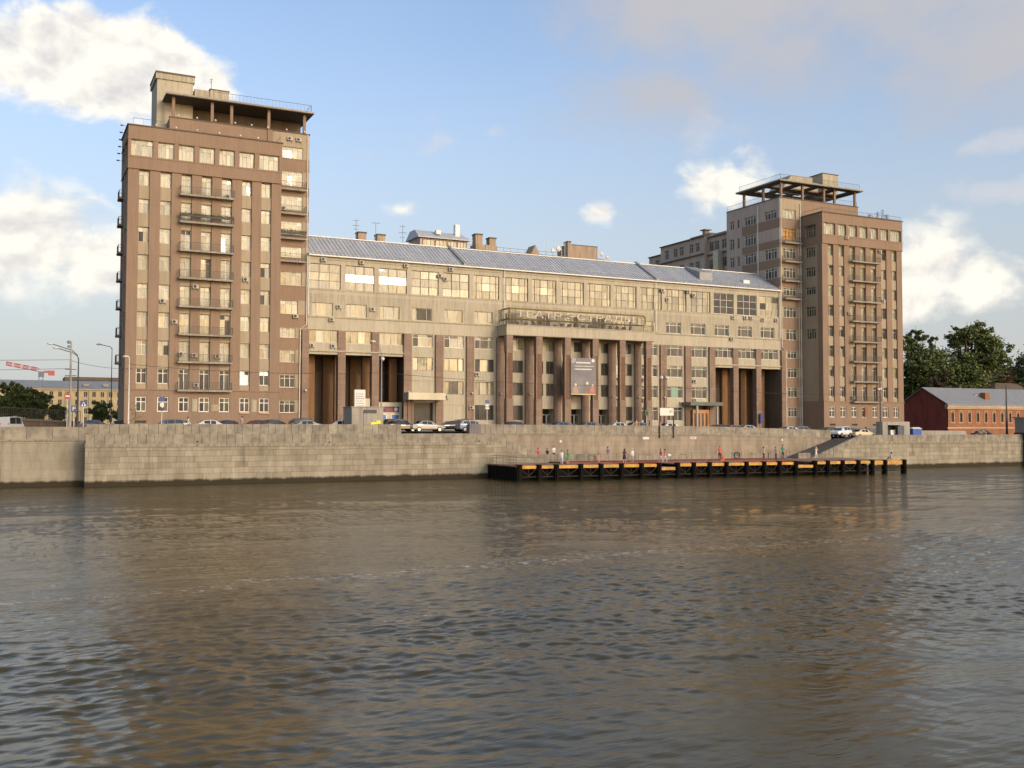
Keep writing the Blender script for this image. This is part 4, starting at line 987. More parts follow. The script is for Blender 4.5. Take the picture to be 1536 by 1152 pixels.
# fix up deferred material names
#PART2
# ------------------------------------------------------------------ sign, poster on the theatre
def text_mesh(body, size, depth=0.05):
    cu = bpy.data.curves.new('lettering', 'FONT'); cu.body = body; cu.size = size; cu.extrude = depth; cu.resolution_u = 2
    o = bpy.data.objects.new('lettering', cu); COL.objects.link(o)
    me = bpy.data.meshes.new_from_object(o.evaluated_get(bpy.context.evaluated_depsgraph_get()))
    bpy.data.objects.remove(o); bpy.data.curves.remove(cu); return me
def lettering(name, body, x0, x1, z0, z1, y, mat, parent, depth=0.05):
    """upright text filling the box x0..x1, z0..z1 on the plane y, facing -Y"""
    me = text_mesh(body, 1.0, depth); co_ = np.array([v.co[:] for v in me.vertices]); mn, mx = co_.min(0), co_.max(0)
    root = parent; off = tuple(root.location)
    for v, c in zip(me.vertices, co_):
        v.co = (x0 + (c[0] - mn[0]) / (mx[0] - mn[0]) * (x1 - x0) - off[0], y - c[2] - off[1], z0 + (c[1] - mn[1]) / (mx[1] - mn[1]) * (z1 - z0) - off[2])
    me.materials.clear(); me.materials.append(M[mat]); me.name = name
    o = bpy.data.objects.new(name, me); COL.objects.link(o); o.parent = parent; return o
sg = thing('theatre_sign', 'olive tube frame with cream Cyrillic letters on the portico balcony', 'sign', (82, 141.2, 16.45))
b = MB(); y = 141.15; zt, zb, xl, xr = 19.0, 17.35, 69.35, 94.6
b.tube([(xl, YT - .3, zt), (xl, y, zt), (xr - .5, y, zt), (xr - .1, y, zt - .15), (xr, y, zt - .5), (xr, y, zb + .5), (xr - .1, y, zb + .15), (xr - .5, y, zb), (xl, y, zb), (xl, YT - .3, zb)], .13, 8)
b.tube([(xl, y, zb), (xl, y, zt)], .17, 8); b.tube([(xl, YT - .3, zb), (xl, YT - .3, zt)], .1, 6); b.tube([(93.0, y, zt - .3), (93.0, y, zb + .1)], .11, 6)
b.tube([(93.0, y, zt - .35), (94.2, y, zt - .35)], .06, 6); b.build('tube_frame', 'olive', sg)
b = MB()
for x in np.arange(70.5, 94, 1.95):
    b.tube([(x, y + .1, 16.46), (x, y + .1, zt)], .028, 5); b.tube([(x, y + .12, zb), (x + .5, YT - .8, 16.5)], .02, 4)
for z in (17.75, 18.35): b.tube([(xl, y + .1, z), (93, y + .1, z)], .02, 4)
b.build('support_rods', 'rail', sg)
lettering('lettering', 'ТЕАТР ЭСТРАДЫ', 70.6, 92.4, 17.48, 18.78, y, 'letter', sg, .05)
for x in np.arange(71, 92, 1.3):
    b = MB(); b.box(x, x + random.uniform(.3, .7), y + .5, y + .7, 16.5, 16.5 + random.uniform(.3, .75)); b.build('lamp_box', 'metal_d', sg)
ps = thing('poster', 'grey-blue banner with a white 21 and seated figures, hung between two portico columns', 'poster', (82.5, 140.85, 8.6))
b = MB(); b.box(80.15, 84.85, 140.84, 140.87, 5.65, 11.6); b.build('banner', 'poster', ps)
lettering('number', '21', 80.38, 81.0, 11.02, 11.5, 140.83, 'signwhite', ps, .004)
b = MB()      # the printed lines are too small to read in the photograph: word-like dashes
def dashes(x0, x1, z, h, wmin, wmax, gap):
    x = x0
    while x < x1:
        w = random.uniform(wmin, wmax); b.box(x, min(x + w, x1), 140.826, 140.838, z, z + h * random.uniform(.85, 1.0)); x += w + gap
dashes(80.4, 80.9, 10.83, .1, .1, .16, .04); dashes(81.15, 83.85, 10.72, .25, .16, .24, .05); dashes(80.9, 84.4, 10.22, .10, .1, .3, .06); dashes(81.0, 84.0, 9.68, .2, .14, .22, .045); dashes(80.7, 80.95, 9.72, .06, .1, .2, .05)
b.disc((84.3, 140.838, 11.2), .27, 'y', n=16, th=-.01); b.build('print_lines', 'signwhite', ps)
b = MB()
for x, z, hgt, w, hm in ((81.0, 5.75, 1.75, .55, 0), (83.15, 5.95, 1.85, .36, 1), (84.15, 6.05, 1.35, .42, 2)):
    b.prism([(x - w, 140.838, z), (x + w, 140.838, z), (x + w * .8, 140.838, z + hgt * .45), (x + w * .35, 140.838, z + hgt * .72), (x - w * .35, 140.838, z + hgt * .72), (x - w * .8, 140.838, z + hgt * .45)], (0, -.012, 0), hm)
    b.disc((x + .05, 140.838, z + hgt * .86), hgt * .13, 'y', 3, 12, -.012)
b.box(80.25, 84.75, 140.829, 140.84, 5.66, 5.85, 4)
b.build('printed_figures', [plain('print_tan', (.34, .22, .12), .5), plain('print_brown', (.20, .10, .06), .5), plain('print_rose', (.42, .14, .10), .5), plain('print_pale', (.60, .48, .36), .5), plain('print_straw', (.50, .38, .2), .5)], ps)

# ------------------------------------------------------------------ air conditioners
def ac_proto():
    r = thing('air_conditioner', None, 'air conditioner', (0, 0, 0), 'air conditioners on the facades')
    b = MB(); b.box(-.42, .42, -.34, -.02, 0, .58); b.build('casing', 'ac', r)
    b = MB(); b.disc((-.1, -.345, .29), .235, 'y', n=16, th=-.012); b.build('fan_grille', 'black', r)
    for x in (-.34, .34):
        b = MB(); b.box(x - .02, x + .02, -.38, 0, -.05, 0); b.box(x - .02, x + .02, -.04, 0, -.35, -.05); b.build('bracket', 'rail', r)
    return r
AC = []
def ac(x, y, z, label, s=.88):
    o = ACP if not AC else copy_tree(ACP)
    AC.append(o); o.location = (x, y, z - .29 * s); o.scale = (s, s, s); o['label'] = label
ACP = ac_proto()
t, l = YT, YL
ac(25.8, l - .02 + .15, 31.6, 'air conditioner on the topmost long balcony of the left tower')
ac(28.3, l + .18, 20.5, 'air conditioner alone below a window right of the long balconies, left tower')
ac(21.7, l - .02, 19.1, 'dark air conditioner high on the pier above a long balcony, left tower')
ac(17.6, l + .18, 17.0, 'air conditioner under a window left of the long balconies, left tower')
ac(19.1, l - .02, 14.3, 'air conditioner on the pier touching the left end of a long balcony, left tower')
ac(21.7, l - .02, 9.95, 'air conditioner on the second-lowest long balcony, the middle one of three, left tower')
ac(24.7, l - .02, 9.9, 'air conditioner on the second-lowest long balcony, rightmost of three, left tower')
ac(20.0, l - .02 - .1, 10.1, 'air conditioner on the second-lowest long balcony, leftmost of three, left tower', .8)
ac(22.0, l - .02, 6.0, 'dark air conditioner on the lowest long balcony of the left tower')
ac(34.6, t - .06, 31.9, 'air conditioner on the second small balcony from the top, left tower strip')
ac(35.4, t - .01, 42.1, 'air conditioner under the pergola, left one of the pair, left tower')
ac(36.7, t - .01, 42.1, 'air conditioner under the pergola, right one of the pair, left tower')
ac(36.5, t - .06, 16.4, 'air conditioner at the corner of a strip window beside the white downpipe')
ac(36.8, t - .06, 24.3, 'air conditioner on the lowest small balcony of the left tower strip')
TA = [(40.5, 24.9, 'above the first big top-floor window'), (46.3, 24.9, 'above the second big top-floor window, with white glints'), (53.3, 24.9, 'above the gap after the white-glinting windows'),
      (60.7, 24.9, 'light air conditioner right under the gutter below the first roof rib'), (58.9, 23.75, 'left one of a low pair beside the fifth big window'), (59.8, 23.3, 'right one of a low pair beside the fifth big window'),
      (42.9, 18.1, 'between the first two windows of the row under the big windows'), (48.1, 18.0, 'between the second and third windows under the big windows'), (41.8, 16.15, 'on the cornice below the first small window'),
      (38.95, 12.25, 'above the left loggia, at its far left corner'), (42.1, 12.3, 'above the left loggia beside its first column'), (65.25, 8.7, 'below a window just right of the third pilaster'), (60.0, 5.1, 'beside the right end of the cream canopy'),
      (64.1, 3.5, 'low on a granite pilaster next to a dark ground-floor window'), (90.95, 8.5, 'upper one between the last portico columns'), (96.1, 8.5, 'upper one just behind the last portico column'), (90.95, 5.1, 'lower one between the last portico columns'), (96.1, 5.1, 'lower one just behind the last portico column'),
      (100.2, 24.0, 'left one of three around the dull big windows, under the gutter'), (105.6, 24.1, 'middle one of three around the dull big windows, under the gutter'), (106.75, 23.55, 'right and lowest of three around the dull big windows'), (101.2, 22.5, 'set in the middle of a big cream window'),
      (115.3, 20.05, 'below the first dark big window, alone'), (118.1, 20.15, 'below the second dark big window, left of a pair'), (119.4, 20.15, 'below the second dark big window, right of a pair'), (122.1, 20.0, 'below the last big window, left one'), (125.2, 20.05, 'below the last big window, right one by the downpipe'),
      (114.9, 16.2, 'on the cornice above the right loggia'), (106.85, 8.5, 'below a window above the grey canopy'), (104.1, 4.6, 'left of the grey canopy over the wooden door'), (105.6, 5.2, 'standing on the grey canopy, left one'), (106.9, 5.2, 'standing on the grey canopy, right one')]
for x, z, s in TA:
    yy = t - .03
    if z > 24.5: yy = t - .12
    if 14.6 < z < 16.5: yy = t - .24
    if abs(x - 64.1) < .1: yy = t - .4
    if x in (96.1,): x = 96.35
    ac(x, yy, z, ('air conditioner ' if not s.startswith('light') else '') + s + ('' if 'theatre' in s else ', theatre'))
ac(137.3, l - .15, 35.4, 'air conditioner on the band under the top row of windows, right tower')
ac(137.9, l - .02, 21.4, 'air conditioner on the pier left of the long balconies, right tower')
ac(146.5, l + .15, 24.2, 'air conditioner under a window right of the long balconies, right tower')
ac(145.7, l - .02, 33.5, 'dark air conditioner above the topmost long balcony, right tower')
ac(138.5, l - .02, 5.9, 'air conditioner on the lowest long balcony of the right tower')
ac(127.2, 158.2 - .0, 37.9, 'air conditioner high on the shaded courtyard wall, right tower') if False else None

# ------------------------------------------------------------------ small things fixed to the buildings
def light_proto():
    r = thing('floodlight', None, 'floodlight', (0, 0, 0), 'floodlights along the roof edges of the left tower')
    b = MB(); b.ball((0, -.1, .22), .13, sc=(1.1, .8, 1.0)); b.build('lamp_head', 'lampglass', r, smooth=True)
    b = MB(); b.box(-.04, .04, -.05, .05, 0, .2); b.build('stand', 'metal_d', r); return r
FL = light_proto(); FLn = []
def flood(x, y, z, lab):
    o = FL if not FLn else copy_tree(FL); FLn.append(o); o.location = (x, y, z); o['label'] = lab
up = [19.9, 22.4, 24.9, 27.6, 29.9, 32.2, 34.9, 37.5]; dn = [16.4, 18.9, 21.6, 24.5, 27.3, 29.7]
ou = ['first', 'second', 'third', 'fourth', 'fifth', 'sixth', 'seventh', 'last']
for x, n in zip(up, ou): flood(x, YT - .1, 43.14, n + ' small white floodlight from the left on the ledge under the pergola')
for x, n in zip(dn, ['first', 'second', 'third', 'fourth', 'fifth', 'last']): flood(x, YL - .1, 39.9, n + ' small white floodlight from the left on the front parapet, left tower')
for i, (x, z) in enumerate([(12.45, 39.75), (12.3, 39.1), (12.3, 38.45), (12.2, 37.8), (12.1, 37.1), (12.0, 36.2)]):
    r = thing('bracket_lamp', ['topmost', 'second', 'third', 'fourth', 'fifth', 'lowest'][i] + ' of six small lamps on arms at the upper left corner of the left tower', 'lamp', (13.0, YL + .3 + i * .9, z), 'arm lamps on the side of the left tower')
    b = MB(); yy = YL + .3 + i * .95; zz = [39.6, 38.9, 38.2, 37.5, 36.8, 36.1][i]
    b.tube([(13.02, yy, zz), (12.35, yy, zz + .08)], .025, 5); b.build('arm', 'rail', r)
    b = MB(); b.box(12.05, 12.4, yy - .1, yy + .1, zz + .0, zz + .13); b.build('lamp_head', 'metal_d', r)
GL = []
for x, z, wy, s in ((64.2, 5.68, .4, 'on the third free pilaster left of the portico'), (69.15, 5.68, .4, 'on the pilaster at the left edge of the portico'), (74.35, 5.7, .4, 'on the pilaster inside the portico, left'), (89.8, 5.55, .4, 'on the pilaster inside the portico, right'),
                (95.0, 5.5, .4, 'on the last pilaster inside the portico'), (100.2, 5.5, .4, 'on the first pilaster right of the portico'), (37.95, 5.66, .42, 'on the pilaster beside the left tower'), (53.7, 5.66, .4, 'on the pilaster left of the cream canopy')):
    if not GL:
        r = thing('wall_lamp', None, 'lamp', (0, 0, 0), 'globe lamps on the theatre pilasters')
        b = MB(); b.tube([(0, 0, 0), (0, -.25, .02), (0, -.3, .1)], .03, 6); b.build('bracket', 'metal_d', r)
        b = MB(); b.ball((0, -.3, .24), .17); b.build('globe', 'lampglass', r, smooth=True)
        GP = r
    else: r = copy_tree(GP)
    GL.append(r); r.location = (x, YT - wy, z - .2); r['label'] = 'small white globe lamp ' + s
def bushy(name, label, cat, pts, mat, n, size, group=None, spread=(.3, .2, .25), base=None):
    b = MB()
    for (x, y, z) in pts:
        for _ in range(n):
            c = Vector((random.gauss(x, spread[0]), random.gauss(y, spread[1]), z + abs(random.gauss(0, spread[2]))))
            a = Vector((random.gauss(0, 1), random.gauss(0, 1), random.gauss(0, 1))).normalized() * size; d = a.orthogonal().normalized() * size * .6
            b.quad(c - a, c + d, c + a, c - d)
    return b
def flowerbox(x0, x1, y, z, label):
    r = thing('flower_box', label, 'flower box', ((x0 + x1) / 2, y, z), 'planted boxes on the balconies of the left tower')
    b = MB(); b.box(x0, x1, y, y + .22, z, z + .22); b.build('trough', 'metal_d', r)
    bushy('', '', '', [(x, y + .1, z + .22) for x in np.arange(x0 + .1, x1, .25)], 'leaf', 26, .09, spread=(.16, .08, .16)) and None
    q = bushy('', '', '', [(x, y + .1, z + .22) for x in np.arange(x0 + .1, x1, .25)], 'leaf', 26, .09, spread=(.16, .10, .17)); q.build('foliage', 'leaf', r)
flowerbox(19.6, 26.4, YL - 1.1, ROWS[1][1] - .8 + .62, 'long row of dark plants on the second long balcony, left tower')
flowerbox(33.9, 37.6, YT - 1.15, SROWS[3][1] - .62 + .6, 'dark plants on the third small balcony, left tower strip')
r = thing('flower_box', 'orange flowers under a ground-floor window next to the plaque, left tower', 'flower box', (28.3, YL - .1, 2.3), 'window boxes'); b = MB(); b.box(27.7, 29.0, YL - .2, YL - .03, 2.2, 2.38); b.build('trough', 'wood', r)
r = thing('flower_box', 'orange flowers under the last ground-floor window of the tower front', 'flower box', (31, YL - .1, 2.3), 'window boxes'); b = MB(); b.box(30.3, 31.7, YL - .2, YL - .03, 2.2, 2.38); b.build('trough', 'wood', r)
for x0, x1, z0, z1, m, s in ((21.45, 22.15, 2.5, 4.15, 'stained', 'upright stone plaque between two ground-floor windows, left tower'), (23.95, 24.85, 2.55, 3.45, 'beige', 'wide pale plaque between ground-floor windows, left tower'), (29.25, 29.95, 2.5, 4.15, 'stained', 'upright stone plaque near the right corner of the left tower'), (141.5, 142.3, 2.4, 4.2, 'brick', 'rust-coloured plaque between ground-floor windows, right tower')):
    b = MB(); b.box(x0, x1, YL - .1, YL - .028, z0, z1); b.box(x0 + .06, x1 - .06, YL - .115, YL - .1, z0 + .06, z1 - .06)
    tag(b.build('plaque', m, base=((x0 + x1) / 2, YL - .03, z0)), s, 'plaque')
def antenna(x, y, z, h, label, style):
    r = thing('antenna', label, 'antenna', (x, y, z), 'rooftop aerials behind the theatre')
    b = MB(); b.tube([(x, y, z), (x, y, z + h)], .045, 5); b.build('mast', 'metal_g', r)
    b = MB()
    for k, (dz, w) in enumerate(style):
        b.tube([(x - w, y, z + h - dz), (x + w, y, z + h - dz + .05)], .03, 4)
        for q in np.arange(-w, w + .01, .28): b.tube([(x + q, y - .35, z + h - dz), (x + q, y + .35, z + h - dz)], .018, 3)
    b.build('elements', 'metal_g', r)
antenna(52, 165, 30, 5.6, 'aerial with two crossbars, tallest and leftmost behind the theatre roof', [(.1, .5), (1.0, .6), (1.6, .4)])
antenna(55.5, 165, 30, 5.4, 'aerial with one top crossbar between two chimneys behind the theatre roof', [(.05, .7)])
antenna(60.4, 165, 30, 5.5, 'thin tilted aerial left of the rear stair house', [(.3, .5), (1.4, .7), (2.2, .5)])
antenna(24.9, YT + 3.6, 48.5, 1.9, 'short aerial on the roof block of the left tower', [(.1, .15), (.5, .12)])
antenna(136.2, 160, 38.7, 4.2, 'aerial on the rear wing beside the right tower', [(.2, .5), (.8, .4)])

# ------------------------------------------------------------------ blocks behind the theatre
def rear():
    r = thing('apartment_block', 'long brownish rear block with chimneys showing over the theatre roof', 'apartment building', (90, 182, 0))
    b = MB(); b.box(76.5, 101, 180, 195, -1, 35.0, 0); b.box(101, 113, 181, 195, -1, 35.4, 0); b.box(76.3, 101.2, 179.85, 195, 35.0, 35.25, 1); b.box(48, 66, 172, 190, -1, 32.4, 0); b.build('wall', ['greyrend', 'dconc'], r)
    b = MB(); b.prism([(104, 181.6, 35.4), (113.2, 181.6, 35.4), (104, 181.6, 36.6)], (0, 12, 0), 0); b.hexa([(48, 172, 32.4), (66, 172, 32.4), (66, 182, 33.6), (48, 182, 33.6), (48, 172, 32.5), (66, 172, 32.5), (66, 182, 33.9), (48, 182, 33.9)], 0); b.build('roof', 'tin', r)
    for x, w, z in ((82.0, .75, 38.2), (85.0, .7, 37.7), (56.0, .75, 35.2), (59.6, .75, 35.1), (102.4, .35, 38.4)):
        b = MB(); yy = 180.5 if x > 70 else 174; b.box(x - w, x + w, yy, yy + 1.6, 31, z, 0); b.box(x - w - .1, x + w + .1, yy - .1, yy + 1.7, z, z + .25, 1); b.build('chimney', ['chim', 'dconc'], r)
    b = MB(); b.box(81.2, 85.8, 180.2, 183, 35, 36.3); b.build('chimney_base', 'chim', r)
    b = MB(); b.prism([(93.2, 180.3, 35), (95.6, 180.3, 35), (94.4, 180.3, 37.2)], (0, 3, 0)); b.build('roof_gable', 'chim', r)
    b = MB(); b.box(102.6, 109.3, 180.8, 186, 35, 38.0, 0); b.box(102.5, 109.4, 180.7, 186.1, 38.0, 38.1, 1); b.build('roof_house', ['chim', 'dconc'], r)
    b = MB()
    for x, z, q in ((98.6, 36.4, .45), (99.9, 36.9, .6), (108.2 + 2, 36.6, .5), (111.6, 36.0, .45)): b.ball((x, 180.6, z), q, sc=(1, .5, 1))
    for x in (97.2, 98.9, 100.6, 101.4): b.tube([(x, 180.6, 35), (x, 180.6, 38.6 + random.random() * .5)], .05, 5)
    b.build('dish_aerial', 'metal_w', r)
    b = MB()
    for x in np.arange(78, 101, 1.6): b.tube([(x, 181, 35.2), (x, 181, 36.2)], .025, 4)
    b.tube([(78, 181, 36.2), (101, 181, 36.1)], .03, 4); b.build('railing', 'rail', r)
    r = thing('stair_house', 'glazed rooftop house with grey metal roof and white chimney behind the theatre roof', 'rooftop house', (71, 172, 28))
    b = MB(); b.box(66.4, 75.8, 172.2, 178, 28, 35.2); b.build('wall', 'greyrend', r)
    b = MB(); b.hexa([(65.9, 171.6, 35.15), (76.5, 171.6, 35.15), (76.5, 178.6, 35.15), (65.9, 178.6, 35.15), (65.95, 173.9, 36.7), (75.3, 173.9, 36.55), (75.3, 176.4, 36.55), (65.95, 176.4, 36.7)]); b.box(65.8, 76.6, 171.5, 171.65, 35.0, 35.2)
    b.build('roof', 'roof', r)
    mp = lambda u, n, z: (u, 172.2 + n, z)
    for a, e in ((66.9, 69.2), (69.4, 71.7), (71.9, 73.6), (73.8, 75.6)): window(r, mp, a, e, 31.9, 34.75, -.02, cols=(.33, .66), rows=(.5,), fw=.06, fm='frame_b', gm='g_warm')
    b = MB(); b.box(73.7, 74.6, 172.9, 173.8, 35.5, 38.2); b.build('chimney', 'metal_w', r)
    b = MB(); b.box(69.6, 70.5, 172.2, 173, 35.9, 36.7); b.build('dormer_vent', 'metal_w', r)
    # wing behind the right tower
    r = thing('apartment_block', 'shaded stepped rear wing running back from the right tower', 'apartment building', (133, 175, 0))
    def wing(x, y0, y1, z1, pr, wins, rows):
        mp = lambda u, n, z: (x + n, u, z)
        b = MB(mp); hs = [(a, a + 1.5, z0, z0 + 1.9) for a in wins for z0 in rows]
        wall(b, y0, y1, -1, z1, hs, 0, .3, 0, 0); b.box(y0, y1, -.35, .3, z1, z1 + .2, 1); b.box(y0, y1, -.3, 0, z1 - 3.7, z1 - 3.45, 1)
        b.quad((y0, 0, -1), (y0, 12, -1), (y0, 12, z1), (y0, 0, z1), 0); b.quad((y1, 0, -1), (y1, 12, -1), (y1, 12, z1), (y1, 0, z1), 0); b.quad((y0, 0, z1), (y1, 0, z1), (y1, 12, z1), (y0, 12, z1), 1)
        b.build('wall', ['greyrend', 'dconc'], r)
        for h in hs: window(r, mp, *h, .22, cols=(.5,), rows=(.7,), fw=.07, fm='frame_c', gm='g_mix')
    wing(128.6, 159.7, 168.6, 39.4, 0, (160.6, 162.6, 165.0, 166.8), (36.6, 32.9, 29.2))
    wing(127.6, 168.6, 184.2, 39.75, 0, (170.2, 172.3, 175.8, 178.0, 181.2), (36.9, 33.0, 29.2))
    wing(129.8, 184.2, 192, 38.8, 0, (185.6, 188), (36.0, 32.2))
    b = MB(); b.box(127.2, 128.55, 163.6, 165.2, 31.4, 36.2, 0); b.box(127.1, 128.6, 163.4, 165.4, 31.0, 31.4, 1); b.build('glazed_balcony', ['frame_c', 'conc'], r)
    b = MB(); b.box(131, 136, 163, 170, 39.4, 40.8); b.box(131, 134, 171, 178, 39.8, 41.3); b.box(132.0, 133, 174, 175, 41, 42.4); b.box(131.6, 133.4, 173.6, 175.4, 42.4, 42.6); b.build('roof_house', 'chim', r)
rear()

# ------------------------------------------------------------------ dock
def dock():
    r = thing('pontoon_dock', 'long low landing stage with black piles and orange-yellow fender boards', 'dock', (82, 104, WZ))
    PX = [51.82, 54.38, 56.65, 59.9, 62.67, 65.51, 68.37, 70.92, 73.68, 76.09, 78.51, 81.14, 84.33, 87.2, 89.73, 92.48, 95.81, 98.02, 100.63, 103.47, 106.06, 108.45, 112.1]
    P = []
    for x in PX:
        y = 104.7 + (x - 51.8) * (-4.3 / 60.3)
        for _ in range(3): y = 104.7 + (x * y / 103 - 52.7) * (-4.3 / 57); xx = x * y / 103
        P.append((xx, y))
    dz = -3.93
    low = {7, 15}
    b = MB()
    for i in range(len(P) - 1):
        (x0, y0), (x1, y1) = P[i], P[i + 1]; z = dz - (.42 if i in low else 0); n = 7
        for k in range(n):
            a0 = k / n; a1 = (k + 1) / n - .004
            b.hexa([(x0, y0 + (112 - y0) * a0, z - .12), (x1, y1 + (112 - y1) * a0, z - .12), (x1, y1 + (112 - y1) * a1, z - .12), (x0, y0 + (112 - y0) * a1, z - .12), (x0, y0 + (112 - y0) * a0, z), (x1, y1 + (112 - y1) * a0, z), (x1, y1 + (112 - y1) * a1, z), (x0, y0 + (112 - y0) * a1, z)])
    b.build('deck', 'deck', r)
    b = MB()
    i0 = 3
    b.hexa([(P[3][0], 107.6, dz), (P[16][0], 106.2, dz), (P[16][0], 112, dz), (P[3][0], 112, dz), (P[3][0], 107.6, dz + .16), (P[16][0], 106.2, dz + .16), (P[16][0], 112, dz + .16), (P[3][0], 112, dz + .16)]); b.build('raised_strip', 'deckred', r)
    for i, (x, y) in enumerate(P):
        b = MB(); w = .25 if i else .32
        b.box(x - w, x + w, y - .28, y + .3, WZ - 2, dz + .14, 0); b.box(x - w * .5, x + w * .5, y - .42, y - .28, WZ - 1.2, dz + .02, 0); b.build('pile', 'tar', r)
    for i in range(len(P) - 1):
        (x0, y0), (x1, y1) = P[i], P[i + 1]; z = dz - (.42 if i in low else 0)
        b = MB(); d = .32 + .05; ya, yb = y0 - .10, y1 - .10; h = .34 if i < 20 else .5
        b.hexa([(x0 + d, ya, z - h), (x1 - d, yb, z - h), (x1 - d, yb + .1, z - h), (x0 + d, ya + .1, z - h), (x0 + d, ya, z + .02), (x1 - d, yb, z + .02), (x1 - d, yb + .1, z + .02), (x0 + d, ya + .1, z + .02)]); b.build('fender_board', 'yellow', r)
        b = MB(); zb = WZ + .42; zt = z - h; xm = (x0 + x1) / 2; ym = (ya + yb) / 2 + .1
        b.tube([(x0 + .3, ya + .1, zb), (x1 - .3, yb + .1, zb)], .07, 5); b.tube([(x0 + .3, ya + .1, zt), (xm, ym, zb + .12)], .05, 5); b.tube([(x1 - .3, yb + .1, zt), (xm, ym, zb + .12)], .05, 5); b.tube([(xm, ym, zb), (xm, ym, zt)], .045, 5)
        b.build('brace_frame', 'brace', r)
        if i < 20:
            b = MB(); b.hexa([(x0, y0 + .9, WZ - 1), (x1, y1 + .9, WZ - 1), (x1, y1 + 1.0, WZ - 1), (x0, y0 + 1.0, WZ - 1), (x0, y0 + .9, z - .13), (x1, y1 + .9, z - .13), (x1, y1 + 1.0, z - .13), (x0, y0 + 1.0, z - .13)]); b.build('pontoon_side', 'tar', r)
    b = MB(); (x0, y0) = P[0]; b.box(x0 - .34, x0 - .2, y0, 112.4, WZ - 1.5, dz - .12, 0); b.box(x0 - .4, x0 - .2, y0 - .1, 112.4, dz - .12, dz + .03, 1)
    for yy in np.arange(y0 + .6, 112, .9): b.box(x0 - .42, x0 - .34, yy, yy + .12, WZ - 1, dz - .13, 0)
    b.build('end_panel', ['tar', 'deck'], r)
    b = MB()       # railings: left end, back edge
    def rl(p, q, h=1.05, step=1.4, bars=(1.05, .7, .38)):
        n = max(1, int(math.dist(p, q) / step))
        for i in range(n + 1):
            t = i / n; x, y = p[0] + (q[0] - p[0]) * t, p[1] + (q[1] - p[1]) * t; b.tube([(x, y, dz), (x, y, dz + h)], .028, 5)
        for z in bars: b.tube([(p[0], p[1], dz + z), (q[0], q[1], dz + z)], .018, 4)
    rl((P[0][0] - .2, y0 + .2), (P[0][0] - .2, 112), step=1.6); rl((P[0][0], 111.8), (67, 111.8)); rl((67, 111.8), (101, 111.8), step=1.7, bars=(1.05,)); rl((101, 111.8), (P[-1][0], 111.8), step=1.5, bars=(1.05, .55))
    for i in (4, 6, 7, 9, 12, 13): rl((P[i][0], P[i][1] + 1.4), (P[i][0] + .05, P[i][1] + 2.9), step=1.5, bars=(1.05,))
    b.build('railing', 'rail', r)
    return P
DP = dock()

